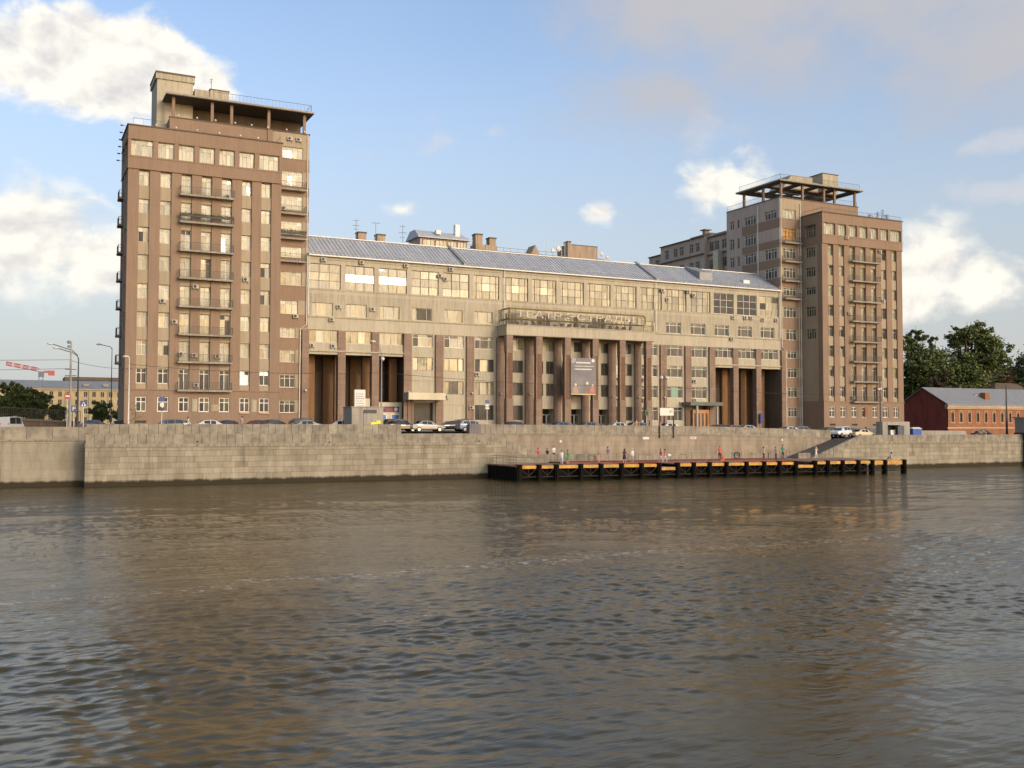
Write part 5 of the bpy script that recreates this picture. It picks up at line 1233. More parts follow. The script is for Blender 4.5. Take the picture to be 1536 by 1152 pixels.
# ------------------------------------------------------------------ vehicles
def car_proto(kind):
    r = thing({'sedan': 'parked_car', 'hatch': 'parked_car', 'suv': 'parked_car', 'van': 'parked_van'}[kind], None, 'car' if kind != 'van' else 'van')
    if kind == 'sedan': S = [(-2.35, .45, .72, .74, .66, .6), (-2.2, .32, .92, .95, .80, .74), (-1.55, .28, .98, 1.02, .86, .76), (-.95, .28, .95, 1.38, .88, .62), (-.2, .28, .92, 1.45, .88, .62), (.45, .28, .90, 1.38, .88, .62), (1.15, .28, .88, .96, .87, .76), (2.0, .3, .76, .80, .80, .7), (2.32, .42, .62, .64, .64, .58)]
    elif kind == 'hatch': S = [(-2.05, .45, .80, .84, .68, .6), (-1.98, .32, 1.0, 1.05, .80, .7), (-1.55, .28, 1.0, 1.42, .85, .62), (-.6, .28, .97, 1.52, .87, .63), (.2, .28, .94, 1.48, .87, .62), (.62, .28, .93, 1.30, .87, .64), (1.15, .28, .92, 1.0, .86, .74), (1.85, .3, .80, .84, .78, .68), (2.08, .42, .66, .68, .62, .56)]
    elif kind == 'suv': S = [(-2.25, .55, .9, .95, .74, .66), (-2.2, .42, 1.08, 1.35, .88, .7), (-1.75, .36, 1.1, 1.66, .93, .70), (-.6, .36, 1.08, 1.74, .94, .70), (.3, .36, 1.06, 1.68, .94, .69), (.7, .36, 1.06, 1.45, .94, .70), (1.15, .36, 1.05, 1.12, .93, .8), (2.0, .4, .95, 1.0, .86, .76), (2.3, .5, .78, .8, .72, .66)]
    else: S = [(-2.6, .5, 1.2, 2.2, .92, .86), (-2.5, .42, 1.2, 2.42, .96, .86), (-.5, .4, 1.2, 2.5, .98, .86), (1.2, .4, 1.2, 2.42, .98, .84), (1.6, .4, 1.2, 2.1, .97, .82), (2.05, .4, 1.12, 1.35, .95, .84), (2.5, .45, .95, 1.05, .88, .78), (2.65, .55, .75, .8, .8, .7)]
    V = []; Fc = []; n = 10
    for x, zb, zl, zr, w, wr in S:
        V += [(x, -w * .85, zb), (x, -w, zb + .14), (x, -w, zl - .12), (x, -w * .97, zl), (x, -wr, zr - .03), (x, -wr * .85, zr), (x, wr * .85, zr), (x, wr, zr - .03), (x, w * .97, zl), (x, w, zl - .12), (x, w, zb + .14), (x, w * .85, zb)]
    n = 12
    for i in range(len(S) - 1):
        for k in range(n): Fc.append((i * n + k, (i + 1) * n + k, (i + 1) * n + (k + 1) % n, i * n + (k + 1) % n))
    Fc += [tuple(range(n)), tuple(range((len(S) - 1) * n, len(S) * n))[::-1]]
    b = MB(); b._add(V, Fc, 0); body = b.build('body', 'metal_w', r, smooth=False)
    m = body.modifiers.new('round', 'BEVEL'); m.width = .05; m.segments = 2; m.angle_limit = rad(28)
    ge = [i for i, s in enumerate(S) if s[3] - s[2] > .25]; g = MB()
    def side(i, sg, t, up):
        x, zb, zl, zr, w, wr = S[i]; q = (zl + .05 if not up else zr - .09)
        f = (q - zl) / max(.01, zr - zl); ww = w * .97 + (wr - w * .97) * f; return (x, sg * (ww + .012), q)
    i0, i1 = ge[0] - (1 if kind != 'van' else 0), ge[-1] + 1
    for sg in (-1, 1):
        g = MB()
        for i in range(ge[0], ge[-1]):
            a, e = side(i, sg, 0, 0), side(i + 1, sg, 0, 0); c, d = side(i + 1, sg, 0, 1), side(i, sg, 0, 1)
            dx = .05; g.quad((a[0] + dx, a[1], a[2]), (e[0] - dx, e[1], e[2]), (c[0] - dx, c[1], c[2]), (d[0] + dx, d[1], d[2]))
        g.build('side_window', 'carglass', r)
    for nm, i, j in (('windscreen', ge[-1], ge[-1] + 1), ('rear_window', ge[0], ge[0] - 1)):
        if j < 0: continue
        A_, B_ = S[i], S[j]; g = MB(); off = .018 * (1 if j > i else -1)
        def pt(s, f): x = A_[0] + (B_[0] - A_[0]) * f; z = A_[3] + (B_[3] - A_[3]) * f; w = A_[5] + (B_[5] - A_[5]) * f; return x + off, s * w * .88, z + .016
        g.quad(pt(-1, .08), pt(1, .08), pt(1, .9), pt(-1, .9)); g.build(nm, 'carglass', r)
    R_ = .32 if kind in ('sedan', 'hatch') else .37
    wx = (1.42, -1.38) if kind != 'van' else (1.75, -1.6)
    for x in wx:
        for sg in (-1, 1):
            w = S[3][4]; g = MB(); g.disc((x, sg * (w - .2), R_), R_, 'y', n=18, th=sg * .22); wh = g.build('wheel', 'rubber', r)
            g = MB(); g.disc((x, sg * (w + .02), R_), R_ * .62, 'y', n=12, th=sg * .012); g.build('rim', 'alloy', wh)
    for sg in (-1, 1):
        e = S[-1]; g = MB(); g.box(e[0] - .12, e[0] + .015, sg * e[4] * .6 - .16, sg * e[4] * .6 + .16, e[2] - .06, e[2] + .06); g.build('headlight', 'head', r)
        e = S[1]; g = MB(); g.box(S[0][0] - .02, S[0][0] + .16, sg * S[0][4] * .8 - .13, sg * S[0][4] * .8 + .13, S[0][2] - .08, S[0][2] + .12); g.build('taillight', 'tail', r)
    return r
PROT = {}; PNT = {}
def car(kind, col, x, y, deg, label, z=None, sc=1.0):
    if kind not in PROT: PROT[kind] = car_proto(kind); o = PROT[kind]
    else: o = copy_tree(PROT[kind])
    o.location = (x, y, gz(x) - .10 if z is None else z); o.scale = (sc,) * 3; o.rotation_euler = (0, 0, rad(deg)); o['label'] = label
    o['group'] = 'cars parked along the street' if kind != 'van' else 'vans'
    key = str(col)
    if key not in PNT: PNT[key] = paint('car_paint', col)
    for c in o.children:
        if c.name.startswith('body'): c.material_slots[0].link = 'OBJECT'; c.material_slots[0].material = PNT[key]
    return o
WHT, SIL, BLK, GRY, BLU, BUR, CRM, GRN, NAV, DGR = (.50, .50, .48), (.24, .24, .235), (.012, .012, .013), (.14, .145, .15), (.06, .10, .17), (.10, .018, .02), (.62, .52, .34), (.05, .07, .06), (.015, .02, .05), (.05, .05, .055)
car('hatch', (.10, .14, .17), 16.3, 122.0, 180, 'blue-grey hatchback behind the parapet below the left tower')
car('sedan', WHT, 21.0, 121.6, 0, 'white car roof between the grey-blue hatchback and the burgundy car')
car('sedan', (.03, .015, .04), 24.0, 126.5, 0, 'dark purple car behind the white roof, below the left tower')
car('sedan', BUR, 26.2, 122.0, 180, 'burgundy car below the two plaques of the left tower')
car('hatch', (.02, .03, .028), 29.2, 124.5, 0, 'black hatchback just right of the burgundy car')
car('suv', DGR, 33.9, 127.5, 0, 'dark grey estate by the corner of the left tower')
car('sedan', SIL, 31.9, 121.4, 180, 'silver-white car in front of the dark estate')
car('sedan', WHT, 36.6, 122.5, 180, 'white car left of the concrete pavilion')
car('sedan', NAV, 40.5, 128.0, 0, 'navy car hidden behind the concrete pavilion, near the loggia')
car('suv', BLK, 46.4, 127.5, 0, 'black estate in front of the blue ticket doors')
car('sedan', SIL, 47.8, 121.2, 0, 'silver coupe standing side-on in the parapet gap')
car('sedan', BLK, 44.3, 121.6, 0, 'black car whose tail fills the dark left edge of the parapet gap')
car('sedan', (.02, .02, .02), 53.2, 126.4, 180, 'black saloon showing red tail lamps right of the silver coupe')
car('hatch', (.33, .36, .40), 54.3, 121.6, 0, 'pale blue hatchback with open dark rear, near the grey block')
car('suv', (.015, .02, .03), 57.5, 130, 0, 'black off-roader behind the pale blue hatchback')
car('sedan', NAV, 62.0, 124.4, 0, 'dark blue car left of the first portico column')
car('sedan', BLU, 69.5, 124.5, 0, 'blue car in front of the second portico bay')
car('sedan', (.10, .11, .13), 74.0, 124.5, 0, 'grey-blue car below the poster')
car('sedan', WHT, 78.0, 123.2, 0, 'white car with only its roof visible below the portico right of the poster')
car('hatch', (.25, .27, .30), 82.3, 124.2, 0, 'light grey hatchback below the last portico columns')
car('sedan', (.55, .56, .56), 86.8, 123.0, 0, 'white saloon behind the billboard on two posts')
car('sedan', BLK, 97.0, 124.5, 0, 'black car below the wooden door')
car('hatch', (.22, .10, .12), 101.8, 126.5, 0, 'maroon hatchback right of the wooden door')
car('hatch', (.20, .24, .20), 104.5, 126.8, 0, 'grey-green hatchback in front of the right loggia')
car('sedan', (.32, .36, .42), 100.6, 122.3, 0, 'silver-blue car in front of the maroon hatchback')
car('sedan', (.02, .05, .18), 111.2, 125.6, 0, 'bright blue saloon below the last loggia column')
car('sedan', WHT, 108.6, 122.0, 0, 'white car bonnet in front of the bright blue saloon')
car('suv', GRY, 117.2, 128.5, 0, 'grey car behind the white off-roader at the stair head')
car('suv', (.70, .72, .72), 118.6, 121.6, 200, 'white off-roader at the top of the dark stairs')
car('sedan', CRM, 123.0, 121.3, 0, 'cream saloon next to the white off-roader')
car('suv', BLK, 122.2, 127.0, 0, 'black off-roader behind the cream saloon')
car('sedan', BLK, 152.0, 122, 0, 'black car in front of the orange brick building')
car('sedan', BLK, 12.6, 140.5, 90, 'black car at the left corner of the left tower') 
car('sedan', (.05, .04, .06), 9.3, 134, 0, 'dark car beside the bush left of the tower')
car('van', (.50, .51, .51), 0.2, 146, 62, 'white van with dark windows above the far left river wall', sc=.74)

# ------------------------------------------------------------------ people
def human(pose, slim=1.0):
    """one continuous body, limbs tapering, five-finger hands; returns an evaluated mesh with 4 material slots"""
    V = []; E = []; R = []
    def v(x, y, z, r): V.append((x, y, z)); R.append(r); return len(V) - 1
    def chain(a, pts):
        for (x, y, z, r) in pts: b_ = v(x, y, z, r); E.append((a, b_)); a = b_
        return a
    s = slim
    hip = .92 if pose != 'sit' else .22
    p = v(0, 0, hip, .125 * s)
    ch = chain(p, [(0, 0, hip + .16, .115 * s), (0, .0, hip + .34, .135 * s), (0, 0, hip + .48, .12 * s)])
    nk = chain(ch, [(0, -.005, hip + .57, .055), (0, -.02, hip + .66, .075), (0, -.03, hip + .74, .095), (0, -.015, hip + .81, .07)])
    E.append((len(V) - 3, v(0, -.12, hip + .665, .018)))     # nose / chin line
    for sg in (-1, 1):
        sh = chain(ch, [(sg * .15, 0, hip + .49, .062 * s)])
        if pose == 'walk': el, wr = (sg * .22, sg * .10 + .02, hip + .22), (sg * .24, sg * .10 - .14, hip + .02)
        elif pose == 'sit': el, wr = (sg * .22, -.08, hip + .25), (sg * .14, -.28, hip + .15)
        elif pose == 'camera' : el, wr = (sg * .25, -.12, hip + .30), (sg * .09, -.30, hip + .52)
        else: el, wr = (sg * .22, .03, hip + .22), (sg * .24, -.06, hip - .02)
        w = chain(sh, [(*el, .042), (*wr, .028)])
        d = (Vector(wr) - Vector(el)).normalized(); hc = Vector(wr) + d * .07; h = chain(w, [(*hc, .032)])
        a = d.orthogonal().normalized()
        for i, ln in enumerate((.075, .085, .08, .06)):
            o = a * (-.027 + .018 * i); q = hc + d * .03 + o; t_ = q + d * ln + Vector((0, -.015, 0)); chain(h, [(*q, .009), (*t_, .008)])
        q = hc - d * .02 - a * .045; chain(h, [(*q, .010), (*(q + d * .05), .009)])
        if pose == 'sit': lg = [(sg * .10, -.05, hip - .02, .09 * s), (sg * .12, -.42, hip + .16, .062), (sg * .12, -.52, hip - .15, .05), (sg * .12, -.50, .05, .035), (sg * .12, -.64, .03, .03)]
        elif pose == 'walk': lg = [(sg * .09, 0, hip - .10, .095 * s), (sg * .10, -sg * .14 - .04, .50, .066), (sg * .10, -sg * .22 + .04, .10, .04), (sg * .10, -sg * .22 - .12, .035, .032)]
        else: lg = [(sg * .09, 0, hip - .10, .095 * s), (sg * .11, -.02, .49, .066), (sg * .12, .0, .09, .04), (sg * .13, -.15, .035, .032)]
        chain(p, lg)
    me = bpy.data.meshes.new('person'); me.from_pydata(V, E, [])
    o = bpy.data.objects.new('person', me); COL.objects.link(o)
    sm = o.modifiers.new('s', 'SKIN'); o.modifiers.new('d', 'SUBSURF').levels = 1
    sk = me.skin_vertices[0].data
    for i, r_ in enumerate(R): sk[i].radius = (r_, r_ * (.8 if i < 4 else 1)); 
    sk[0].use_root = True
    out = bpy.data.meshes.new_from_object(o.evaluated_get(bpy.context.evaluated_depsgraph_get()))
    bpy.data.objects.remove(o); bpy.data.meshes.remove(me)
    return out, hip
HB = {}
PM = {}
def pm(c, nm='cloth'):
    k = str(c)
    if k not in PM: PM[k] = plain(nm, c, .85, var=.1, scale=6)
    return PM[k]
def person(x, y, z, deg, label, top, bot, pose='stand', h=1.72, hair='hair_d', skirt=False, sleeves=False, hat=None, group=None, extra=None):
    if pose not in HB: HB[pose] = human(pose)
    src, hip = HB[pose]; me = src.copy(); me.name = 'person'; me.materials.clear()
    for m in (M['skin'], pm(top), pm(bot), M['black']): me.materials.append(m)
    lim = hip - (.32 if skirt else .02)
    for p_ in me.polygons:
        c = p_.center; k = 0
        if c.z < .10 and (pose != 'sit' or c.y < -.45): k = 3
        elif abs(c.x) > .205 and c.z < hip + (.26 if not sleeves else .0): k = 0
        elif pose == 'camera' and c.y < -.14: k = 0
        elif c.z > hip + .60: k = 0
        elif c.z > hip + .0: k = 1
        elif skirt and c.z < hip - .38: k = 0
        else: k = 2
        if pose == 'sit' and c.z <= hip + .02 and k != 3: k = 2
        p_.material_index = k; p_.use_smooth = True
    o = bpy.data.objects.new('person', me); COL.objects.link(o); o.location = (x, y, z); o.rotation_euler = (0, 0, rad(deg)); s = h / 1.75; o.scale = (s, s, s)
    tag(o, label, 'person', group)
    b = MB(); hz = hip
    if hat: b.ball((0, -.01, hz + .80), .115, sc=(1, 1.1, .62)); b.ball((0, -.07, hz + .77), .13, sc=(1, 1.1, .12))
    else: b.ball((0, .012, hz + .765), .108, sc=(.98, 1.08, 1.0)); b.ball((0, .05, hz + .68), .09, sc=(1, .7, 1.3 if skirt else .8))
    hm = hat if hat else hair
    ho = b.build('hat' if hat else 'hair', M[hm] if isinstance(hm, str) else hm, smooth=True); ho.parent = o
    b = MB()
    for sx_ in (-.035, .035): b.ball((sx_, -.122, hz + .735), .012, nu=6, nv=4)
    e_ = b.build('eyes', 'black'); e_.parent = o
    if skirt:
        b = MB(); n = 12; rings = [(hz + .12, .15), (hz - .1, .185), (hz - .40, .23)]
        V = [(q * math.cos(2 * PI * i / n), q * .8 * math.sin(2 * PI * i / n), zz) for zz, q in rings for i in range(n)]
        b._add(V, [(j * n + i, j * n + (i + 1) % n, (j + 1) * n + (i + 1) % n, (j + 1) * n + i) for j in range(2) for i in range(n)], 0)
        k_ = b.build('skirt', pm(bot), smooth=True); k_.parent = o
    return o
DK = -3.93; LD = -4.02
person(60.3, 114.3, LD, 20, 'woman in a red top behind the low parapet at the stair foot', (.55, .06, .07), (.05, .05, .06), h=1.9)
person(61.6, 114.3, LD, 0, 'person in black beside the woman in red, behind the parapet', (.015, .015, .016), (.03, .03, .03), h=1.85)
person(62.6, 114.4, LD + .3, -20, 'person in a white top leaning, right of the one in black', (.72, .70, .66), (.06, .05, .04), 'walk', h=1.85)
person(58.85, 105.6, DK, -30, 'person in a white shirt with dark hair near the left end of the dock', (.68, .68, .68), (.50, .50, .52), 'walk')
person(59.7, 105.6, DK, 10, 'person in a green dress near the left end of the dock', (.06, .22, .10), (.06, .22, .10), skirt=True, h=1.75)
person(64.4, 107.0, DK, 0, 'small child in dark red by the railing', (.28, .05, .05), (.10, .08, .08), h=1.1)
person(65.1, 107.4, DK, 30, 'child in a pink-beige top with thin legs', (.48, .25, .20), (.45, .28, .22), h=1.25)
person(66.9, 108.2, DK + .16, 0, 'person in a purple patterned top at the railing', (.16, .11, .22), (.36, .28, .24), h=1.85)
person(67.8, 105.8, DK, 160, 'long-haired woman in a short dark dress', (.05, .03, .06), (.03, .02, .03), skirt=True, h=1.82)
person(68.9, 105.7, DK, 10, 'man in white shirt, beige trousers and pale cap', (.70, .69, .66), (.33, .28, .19), hat=pm((.6, .58, .52)), h=1.86, sleeves=True)
person(72.75, 105.2, DK, 0, 'person in dark red beside the one with a red shirt', (.22, .03, .04), (.40, .42, .46), 'walk', h=1.75)
person(73.4, 105.2, DK, 30, 'person in bright red shirt with a white bag', (.55, .07, .08), (.55, .53, .48), 'walk', h=1.75)
b = MB(); b.ball((73.85, 104.95, DK + 1.0), .24, sc=(1.3, .5, .8)); tag(b.build('bag', 'signwhite', base=(73.85, 104.95, DK + .8), smooth=True), 'white bag carried by the person in the bright red shirt', 'bag')
person(83.9, 107.8, DK + .16, -40, 'person in an orange-red top with black trousers, leaning', (.70, .12, .06), (.012, .012, .012), 'walk', h=1.8)
b = MB(); x, y, z = 82.2, 105.0, DK
for k in range(10): b.ball((x + random.uniform(-.22, .22), y + random.uniform(-.15, .15), z + .15 + random.random() * .75), random.uniform(.12, .19), nu=8, nv=5)
tag(b.build('net_bag', paint('orange_net', (.62, .16, .06), .6), base=(x, y, z)), 'bulging orange net bag standing on the dock by the orange-topped person', 'net bag')
r = thing('life_ring_rack', 'small black rack with a life ring by the dock railing', 'rack', (86.9, 108, DK + .16)); b = MB()
for i in range(14):
    a0, a1 = 2 * PI * i / 14, 2 * PI * (i + 1) / 14; b.tube([(86.9 + .42 * math.cos(a0), 108, DK + .75 + .42 * math.sin(a0)), (86.9 + .42 * math.cos(a1), 108, DK + .75 + .42 * math.sin(a1))], .06, 5)
b.build('ring', 'black', r); b = MB()
for z in (.35, .7, 1.0): b.tube([(86.3, 108, DK + z), (87.5, 108, DK + z)], .035, 4)
for x in (86.4, 87.4): b.tube([(x, 108, DK + .1), (x, 108, DK + 1.05)], .035, 4)
b.build('frame', 'metal_d', r)
person(90.0, 106.3, DK + .16, 90, 'slim person in white top and dark skirt, alone at the middle of the dock', (.6, .58, .55), (.03, .03, .035), 'walk', h=1.72)
person(91.4, 107.0, DK + .16, 0, 'small child in grey left of the person in grey-purple', (.10, .09, .09), (.14, .12, .11), h=1.05)
person(92.0, 106.2, DK + .16, 20, 'person in a grey-purple top and dark trousers', (.17, .14, .18), (.03, .03, .05), h=1.7)
person(93.2, 106.2, DK + .16, -20, 'person in a green shirt and dark trousers', (.03, .26, .14), (.03, .025, .06), h=1.95)
person(94.0, 106.4, DK + .16, 0, 'child with an orange top and teal trousers beside the green shirt', (.45, .16, .10), (.10, .26, .26), h=1.2)
person(98.6, 105.7, DK + .16, -10, 'person in white with a hat by the right stair foot', (.70, .66, .60), (.58, .55, .50), 'camera', hat=pm((.55, .45, .35)), h=1.65)
person(110.3, 103.5, DK, 200, 'person sitting at the right end of the dock', (.40, .38, .36), (.06, .06, .07), 'sit', h=1.7)
person(18.1, 119.6, 0.0 - .1, 90, 'walker in a white shirt behind the parapet below the left tower', (.70, .66, .64), (.05, .05, .08), 'walk', h=1.75, sleeves=True)
person(24.1, 119.6, -.1, -90, 'walker in a pink-white top leaning beside the burgundy car', (.55, .42, .40), (.15, .08, .06), 'walk', h=1.85)
person(79.0, 120.2, -.15, 0, 'person in an orange shirt below the last portico columns', (.62, .24, .04), (.08, .07, .06), h=1.75)
person(81.2, 120.2, -.16, 40, 'person in black standing on the pavement left of the billboard', (.02, .02, .02), (.02, .02, .02), 'walk', h=1.6)
person(83.0, 120.2, -.18, 0, 'person in a blue-white top behind the left billboard post', (.40, .42, .55), (.10, .12, .25), h=1.6)
person(127.0, 124.5, -1.25, 180, 'person in black behind the cream saloon', (.015, .015, .018), (.02, .02, .02), h=1.8)

# ------------------------------------------------------------------ pavilions, kiosks, street furniture
r = thing('concrete_pavilion', 'square grey concrete pavilion with a roller door by the left parapet', 'kiosk', (39, 119, -.1))
b = MB(); b.box(37.0, 41.0, 118.5, 122.0, -.4, 2.9, 0); b.box(36.9, 41.1, 118.4, 122.1, 2.9, 3.0, 0); b.build('wall', ['conc'], r)
b = MB(); b.box(38.5, 40.1, 118.42, 118.5, -.1, 2.2, 0); b.box(38.5, 40.1, 118.38, 118.5, 2.2, 2.62, 1); b.build('roller_door', ['metal_g' if False else 'conc', 'metal_d'], r)
r = thing('sign_pylon', 'tall white sign pylon with grey lettering rising behind the concrete pavilion', 'sign', (38.8, 122.6, -.1))
b = MB(); b.box(38.6, 40.0, 122.5, 122.9, 0, 5.2, 0); b.build('board', ['signwhite'], r); b = MB(); b.box(40.0, 40.6, 122.5, 122.9, 0, 4.1, 0); b.build('lower_board', ['cream'], r)
b = MB()
for k in range(6):
    x = 38.75
    while x < 39.7:
        w = random.uniform(.08, .2); b.box(x, min(x + w, 39.8), 122.48, 122.495, 4.6 - k * .3, 4.6 - k * .3 + (.18 if k == 2 else .12)); x += w + .06
b.build('print_lines', 'metal_g', r)
b = MB(); b.hexa([(39.3, 118.25, .8), (40.6, 118.25, .95), (40.6, 118.4, .95), (39.3, 118.4, .8), (39.3, 118.25, 1.02), (40.6, 118.25, 1.22), (40.6, 118.4, 1.22), (39.3, 118.4, 1.02)]); b.prism([(40.0, 118.25, 1.1), (40.6, 118.25, 1.18), (40.5, 118.25, 1.34), (40.1, 118.25, 1.3)], (0, .15, 0))
tag(b.build('warning_cover', 'yel2', base=(40, 118.3, .8)), 'bright lemon-yellow cover lying on the parapet in front of the pavilion', 'cover')
b = MB(); b.box(52.0, 53.6, 117.2, 118.2, -.3, .85); b.box(52.1, 53.5, 117.3, 118.1, .85, .95); tag(b.build('concrete_block', stucco('violet_grey_block', (.20, .18, .18)), base=(52.8, 117.7, -.3)), 'dark grey concrete block at the right edge of the parapet gap', 'block')
r = thing('ticket_booth', 'cream booth front with blue doors and a blue sign inside the left loggia', 'ticket booth', (51.3, 146, 0))
b = MB(); b.box(49.2, 53.5, 146.0, 147.0, -.3, 4.2); b.build('wall', 'cream', r)
b = MB(); b.box(50.0, 53.0, 145.9, 146.0, 2.75, 3.55, 0); b.build('sign_board', 'navy', r)
b = MB(); b.disc((52.5, 145.9, 3.15), .3, 'y', n=16, th=-.02); b.build('emblem', 'signwhite', r)
b = MB(); b.box(50.9, 52.0, 145.88, 145.9, 2.9, 3.12); b.box(50.4, 51.9, 145.88, 145.9, 3.22, 3.34); b.build('red_lettering', 'red', r)
for x in (49.7, 51.7):
    b = MB(); b.box(x, x + 1.35, 145.93, 146.0, -.2, 2.45); d = b.build('door_frame', 'frame_w', r); b = MB(); b.box(x + .15, x + 1.2, 145.9, 145.93, -.1, 2.3); b.build('door_leaf', 'blue', d)
r = thing('concrete_kiosk', 'pale concrete kiosk with an open dark door beside the blue toilet cabin', 'kiosk', (128, 119.5, -1.2))
b = MB(); mp = lambda u, n, z: (u, 119 + n, z); bb = MB(mp); wall(bb, 125.0, 131.0, -1.4, 1.3, [(126.1, 128.9, -1.3, .9, 1.2)], 0, 1.2, 0, 0); bb.box(125.0, 131.0, 0.02, 1.4, 1.3, 1.45, 0); bb.quad((125, 0, -1.4), (125, 1.4, -1.4), (125, 1.4, 1.3), (125, 0, 1.3), 0); bb.quad((131, 0, -1.4), (131, 1.4, -1.4), (131, 1.4, 1.3), (131, 0, 1.3), 0); bb.quad((126.1, 1.19, -1.3), (128.9, 1.19, -1.3), (128.9, 1.19, .9), (126.1, 1.19, .9), 1); bb.box(126.0, 129.0, -.05, 0.0, .9, 1.25, 2); bb.build('wall', ['conc', 'black', 'metal_g'], r)
b = MB(); b.box(128.2, 129.6, 118.85, 118.93, -1.3, .8); b.build('open_door', stucco('grey_door', (.13, .14, .16)), r)
b = MB(); b.box(127.3, 128.4, 119.5, 120.1, -.9, .1); b.build('counter', 'metal_w', r)
b = MB(); b.box(127.5, 135.2, 128, 128.3, -1.4, .35) ; tag(b.build('hoarding', stucco('blue_grey_board', (.15, .17, .18)), base=(128, 128, -1.4)), 'blue-grey hoarding behind the cream saloon at the foot of the right tower', 'fence')
r = thing('toilet_cabin', 'blue portable toilet cabin with a white roof by the concrete kiosk', 'toilet', (132.6, 119.6, -1.3))
b = MB(); b.box(131.6, 133.6, 118.9, 121, -1.35, .28)
for x in np.arange(131.75, 133.5, .3): b.box(x, x + .06, 118.87, 118.9, -1.3, .2)
b.build('cabin', 'blue', r); b = MB(); b.hexa([(131.5, 118.8, .28), (133.7, 118.8, .28), (133.7, 121.1, .28), (131.5, 121.1, .28), (131.8, 119.2, .55), (133.4, 119.2, .55), (133.4, 120.8, .55), (131.8, 120.8, .55)]); b.build('roof', 'signwhite', r)
r = thing('concrete_barrier', 'long low pale concrete block behind the river wall right of the toilet cabin', 'barrier', (139, 121, -1.3)); b = MB(); b.hexa([(134.4, 120, -1.4), (146, 120, -1.4), (146, 122, -1.4), (134.4, 122, -1.4), (134.6, 120, .02), (145.2, 120, -.06), (145.2, 122, -.06), (134.6, 122, .02)]); b.build('block', 'conc', r)
r = thing('guard_booth', 'grey glazed booth on the far right wall with a lamp mast behind it', 'booth', (155.6, 114.5, -.6))
b = MB(); b.box(153.0, 157.2, 113.2, 116.5, -.75, 2.05, 0); b.box(152.7, 158.6, 112.9, 116.8, 2.05, 2.3, 1); b.build('cabin', ['metal_g', 'conc'], r); b = MB(); b.box(157.2, 162, 113.6, 116.5, -.75, 2.0); b.build('cream_annex', 'greyrend', r)
for x in (155.0, 156.0):
    b = MB(); b.box(x, x + .12, 113.1, 113.2, -.7, 2.0); b.build('frame_post', 'metal_w', r)
r = thing('stone_pile', 'heap of pinkish stones and timber in front of the orange brick building', 'pile', (149, 120, -1.3)); b = MB()
for _ in range(26): x, y, s = random.gauss(149.0, .9), random.gauss(120, .6), random.uniform(.3, .6); b.ball((x, y, -1.1 + max(0, 1.3 - abs(x - 149.0)) * random.random()), s * .6, nu=6, nv=4, sc=(1.2, 1, .8))
b.build('stones', 'chim', r)

def lamp_pole(name, label, x, y, z0, h, arms, head=True, m='metal_g', r0=.11, globes=None):
    r = thing(name, label, 'street lamp', (x, y, z0)); b = MB(); b.tube([(x, y, z0), (x, y, z0 + h * .3), (x, y, z0 + h)], [r0 * 1.3, r0, r0 * .55], 8); b.build('pole', m, r)
    for a in arms:
        b = MB(); pts = [(x, y, z0 + h - .2)] + [(x + dx, y + dy, z0 + h + dz) for dx, dy, dz in a]; b.tube(pts, .05, 6); b.build('arm', m, r)
        e = pts[-1]; q = pts[-2]; d = (Vector(e) - Vector(q)).normalized()
        b = MB(); b.ball((e[0] + d.x * .3, e[1] + d.y * .3, e[2] + d.z * .2), .3, sc=(1.25, .6, .42)); b.build('lamp_head', 'lampglass', r, smooth=True)
    for g in (globes or []):
        b = MB(); b.ball((x + g[0], y, z0 + g[1]), .26); b.build('globe', 'lampglass', r, smooth=True); b = MB(); b.tube([(x, y, z0 + g[1] - .35), (x + g[0], y, z0 + g[1] - .3), (x + g[0], y, z0 + g[1] - .2)], .04, 5); b.build('bracket', m, r)
    return r
r = lamp_pole('lamp_mast', 'pale concrete tram mast with small brackets, left of the left tower', 6.0, 125, 0, 10.2, [], m='conc', r0=.15)
b = MB(); b.ball((5.75, 125, 10.1), .2); b.ball((5.75, 125, 9.6), .16); b.build('fitting', 'metal_g', r); b = MB()
for z in (7.0, 6.3): b.tube([(5.4, 125, z), (6.6, 125, z)], .04, 5)
b.build('bracket', 'metal_d', r)
lamp_pole('street_lamp', 'tall dark street lamp with two long curved arms, behind the tram mast', 6.85, 126, 0, 8.4, [[(-.15, 0, .35), (-.7, 0, .85), (-2.7, -.2, 1.45)], [(-.1, 0, .2), (-.6, 0, .55), (-2.1, -.1, 1.0)]], m='metal_d')
lamp_pole('street_lamp', 'street lamp with a hooked arm in front of the left loggia', 41.25, 120, -.1, 9.6, [[(-.1, 0, .6), (-.4, 0, 1.1), (-.9, 0, 1.5)]], m='metal_g', globes=[(.12, 9.1)])
lamp_pole('street_lamp', 'thin pole with a short arm in front of the left corner of the left tower', 11.75, 120, -.1, 8.2, [[(-.0, 0, .1), (-.1, 0, .15)]], m='metal_w', r0=.08)
lamp_pole('lantern_post', 'black double-globe lantern post right of the portico', 84.3, 121.0, -.25, 8.4, [], m='black', r0=.09, globes=[(-.45, 7.9), (.45, 7.9)])
lamp_pole('street_lamp', 'dark lamp post with a white double fitting in front of the right tower', 125.9, 120.3, -1.35, 9.9, [], m='metal_d', globes=[(-.35, 8.0), (.15, 8.1)])
lamp_pole('street_lamp', 'dark lamp mast rising behind the grey glazed booth', 154.2, 119, -1.3, 9.2, [], m='metal_d', r0=.16)
lamp_pole('street_lamp', 'lamp with one arm sticking out left of the left tower side wall', 12.4, 150, 0, 11.4, [[(-.2, 0, .1), (-1.4, 0, .35)]], m='metal_d', r0=.07)
r = thing('billboard', 'white sign board on two thin black posts standing against the quay parapet', 'sign', (83.8, 117.2, -1))
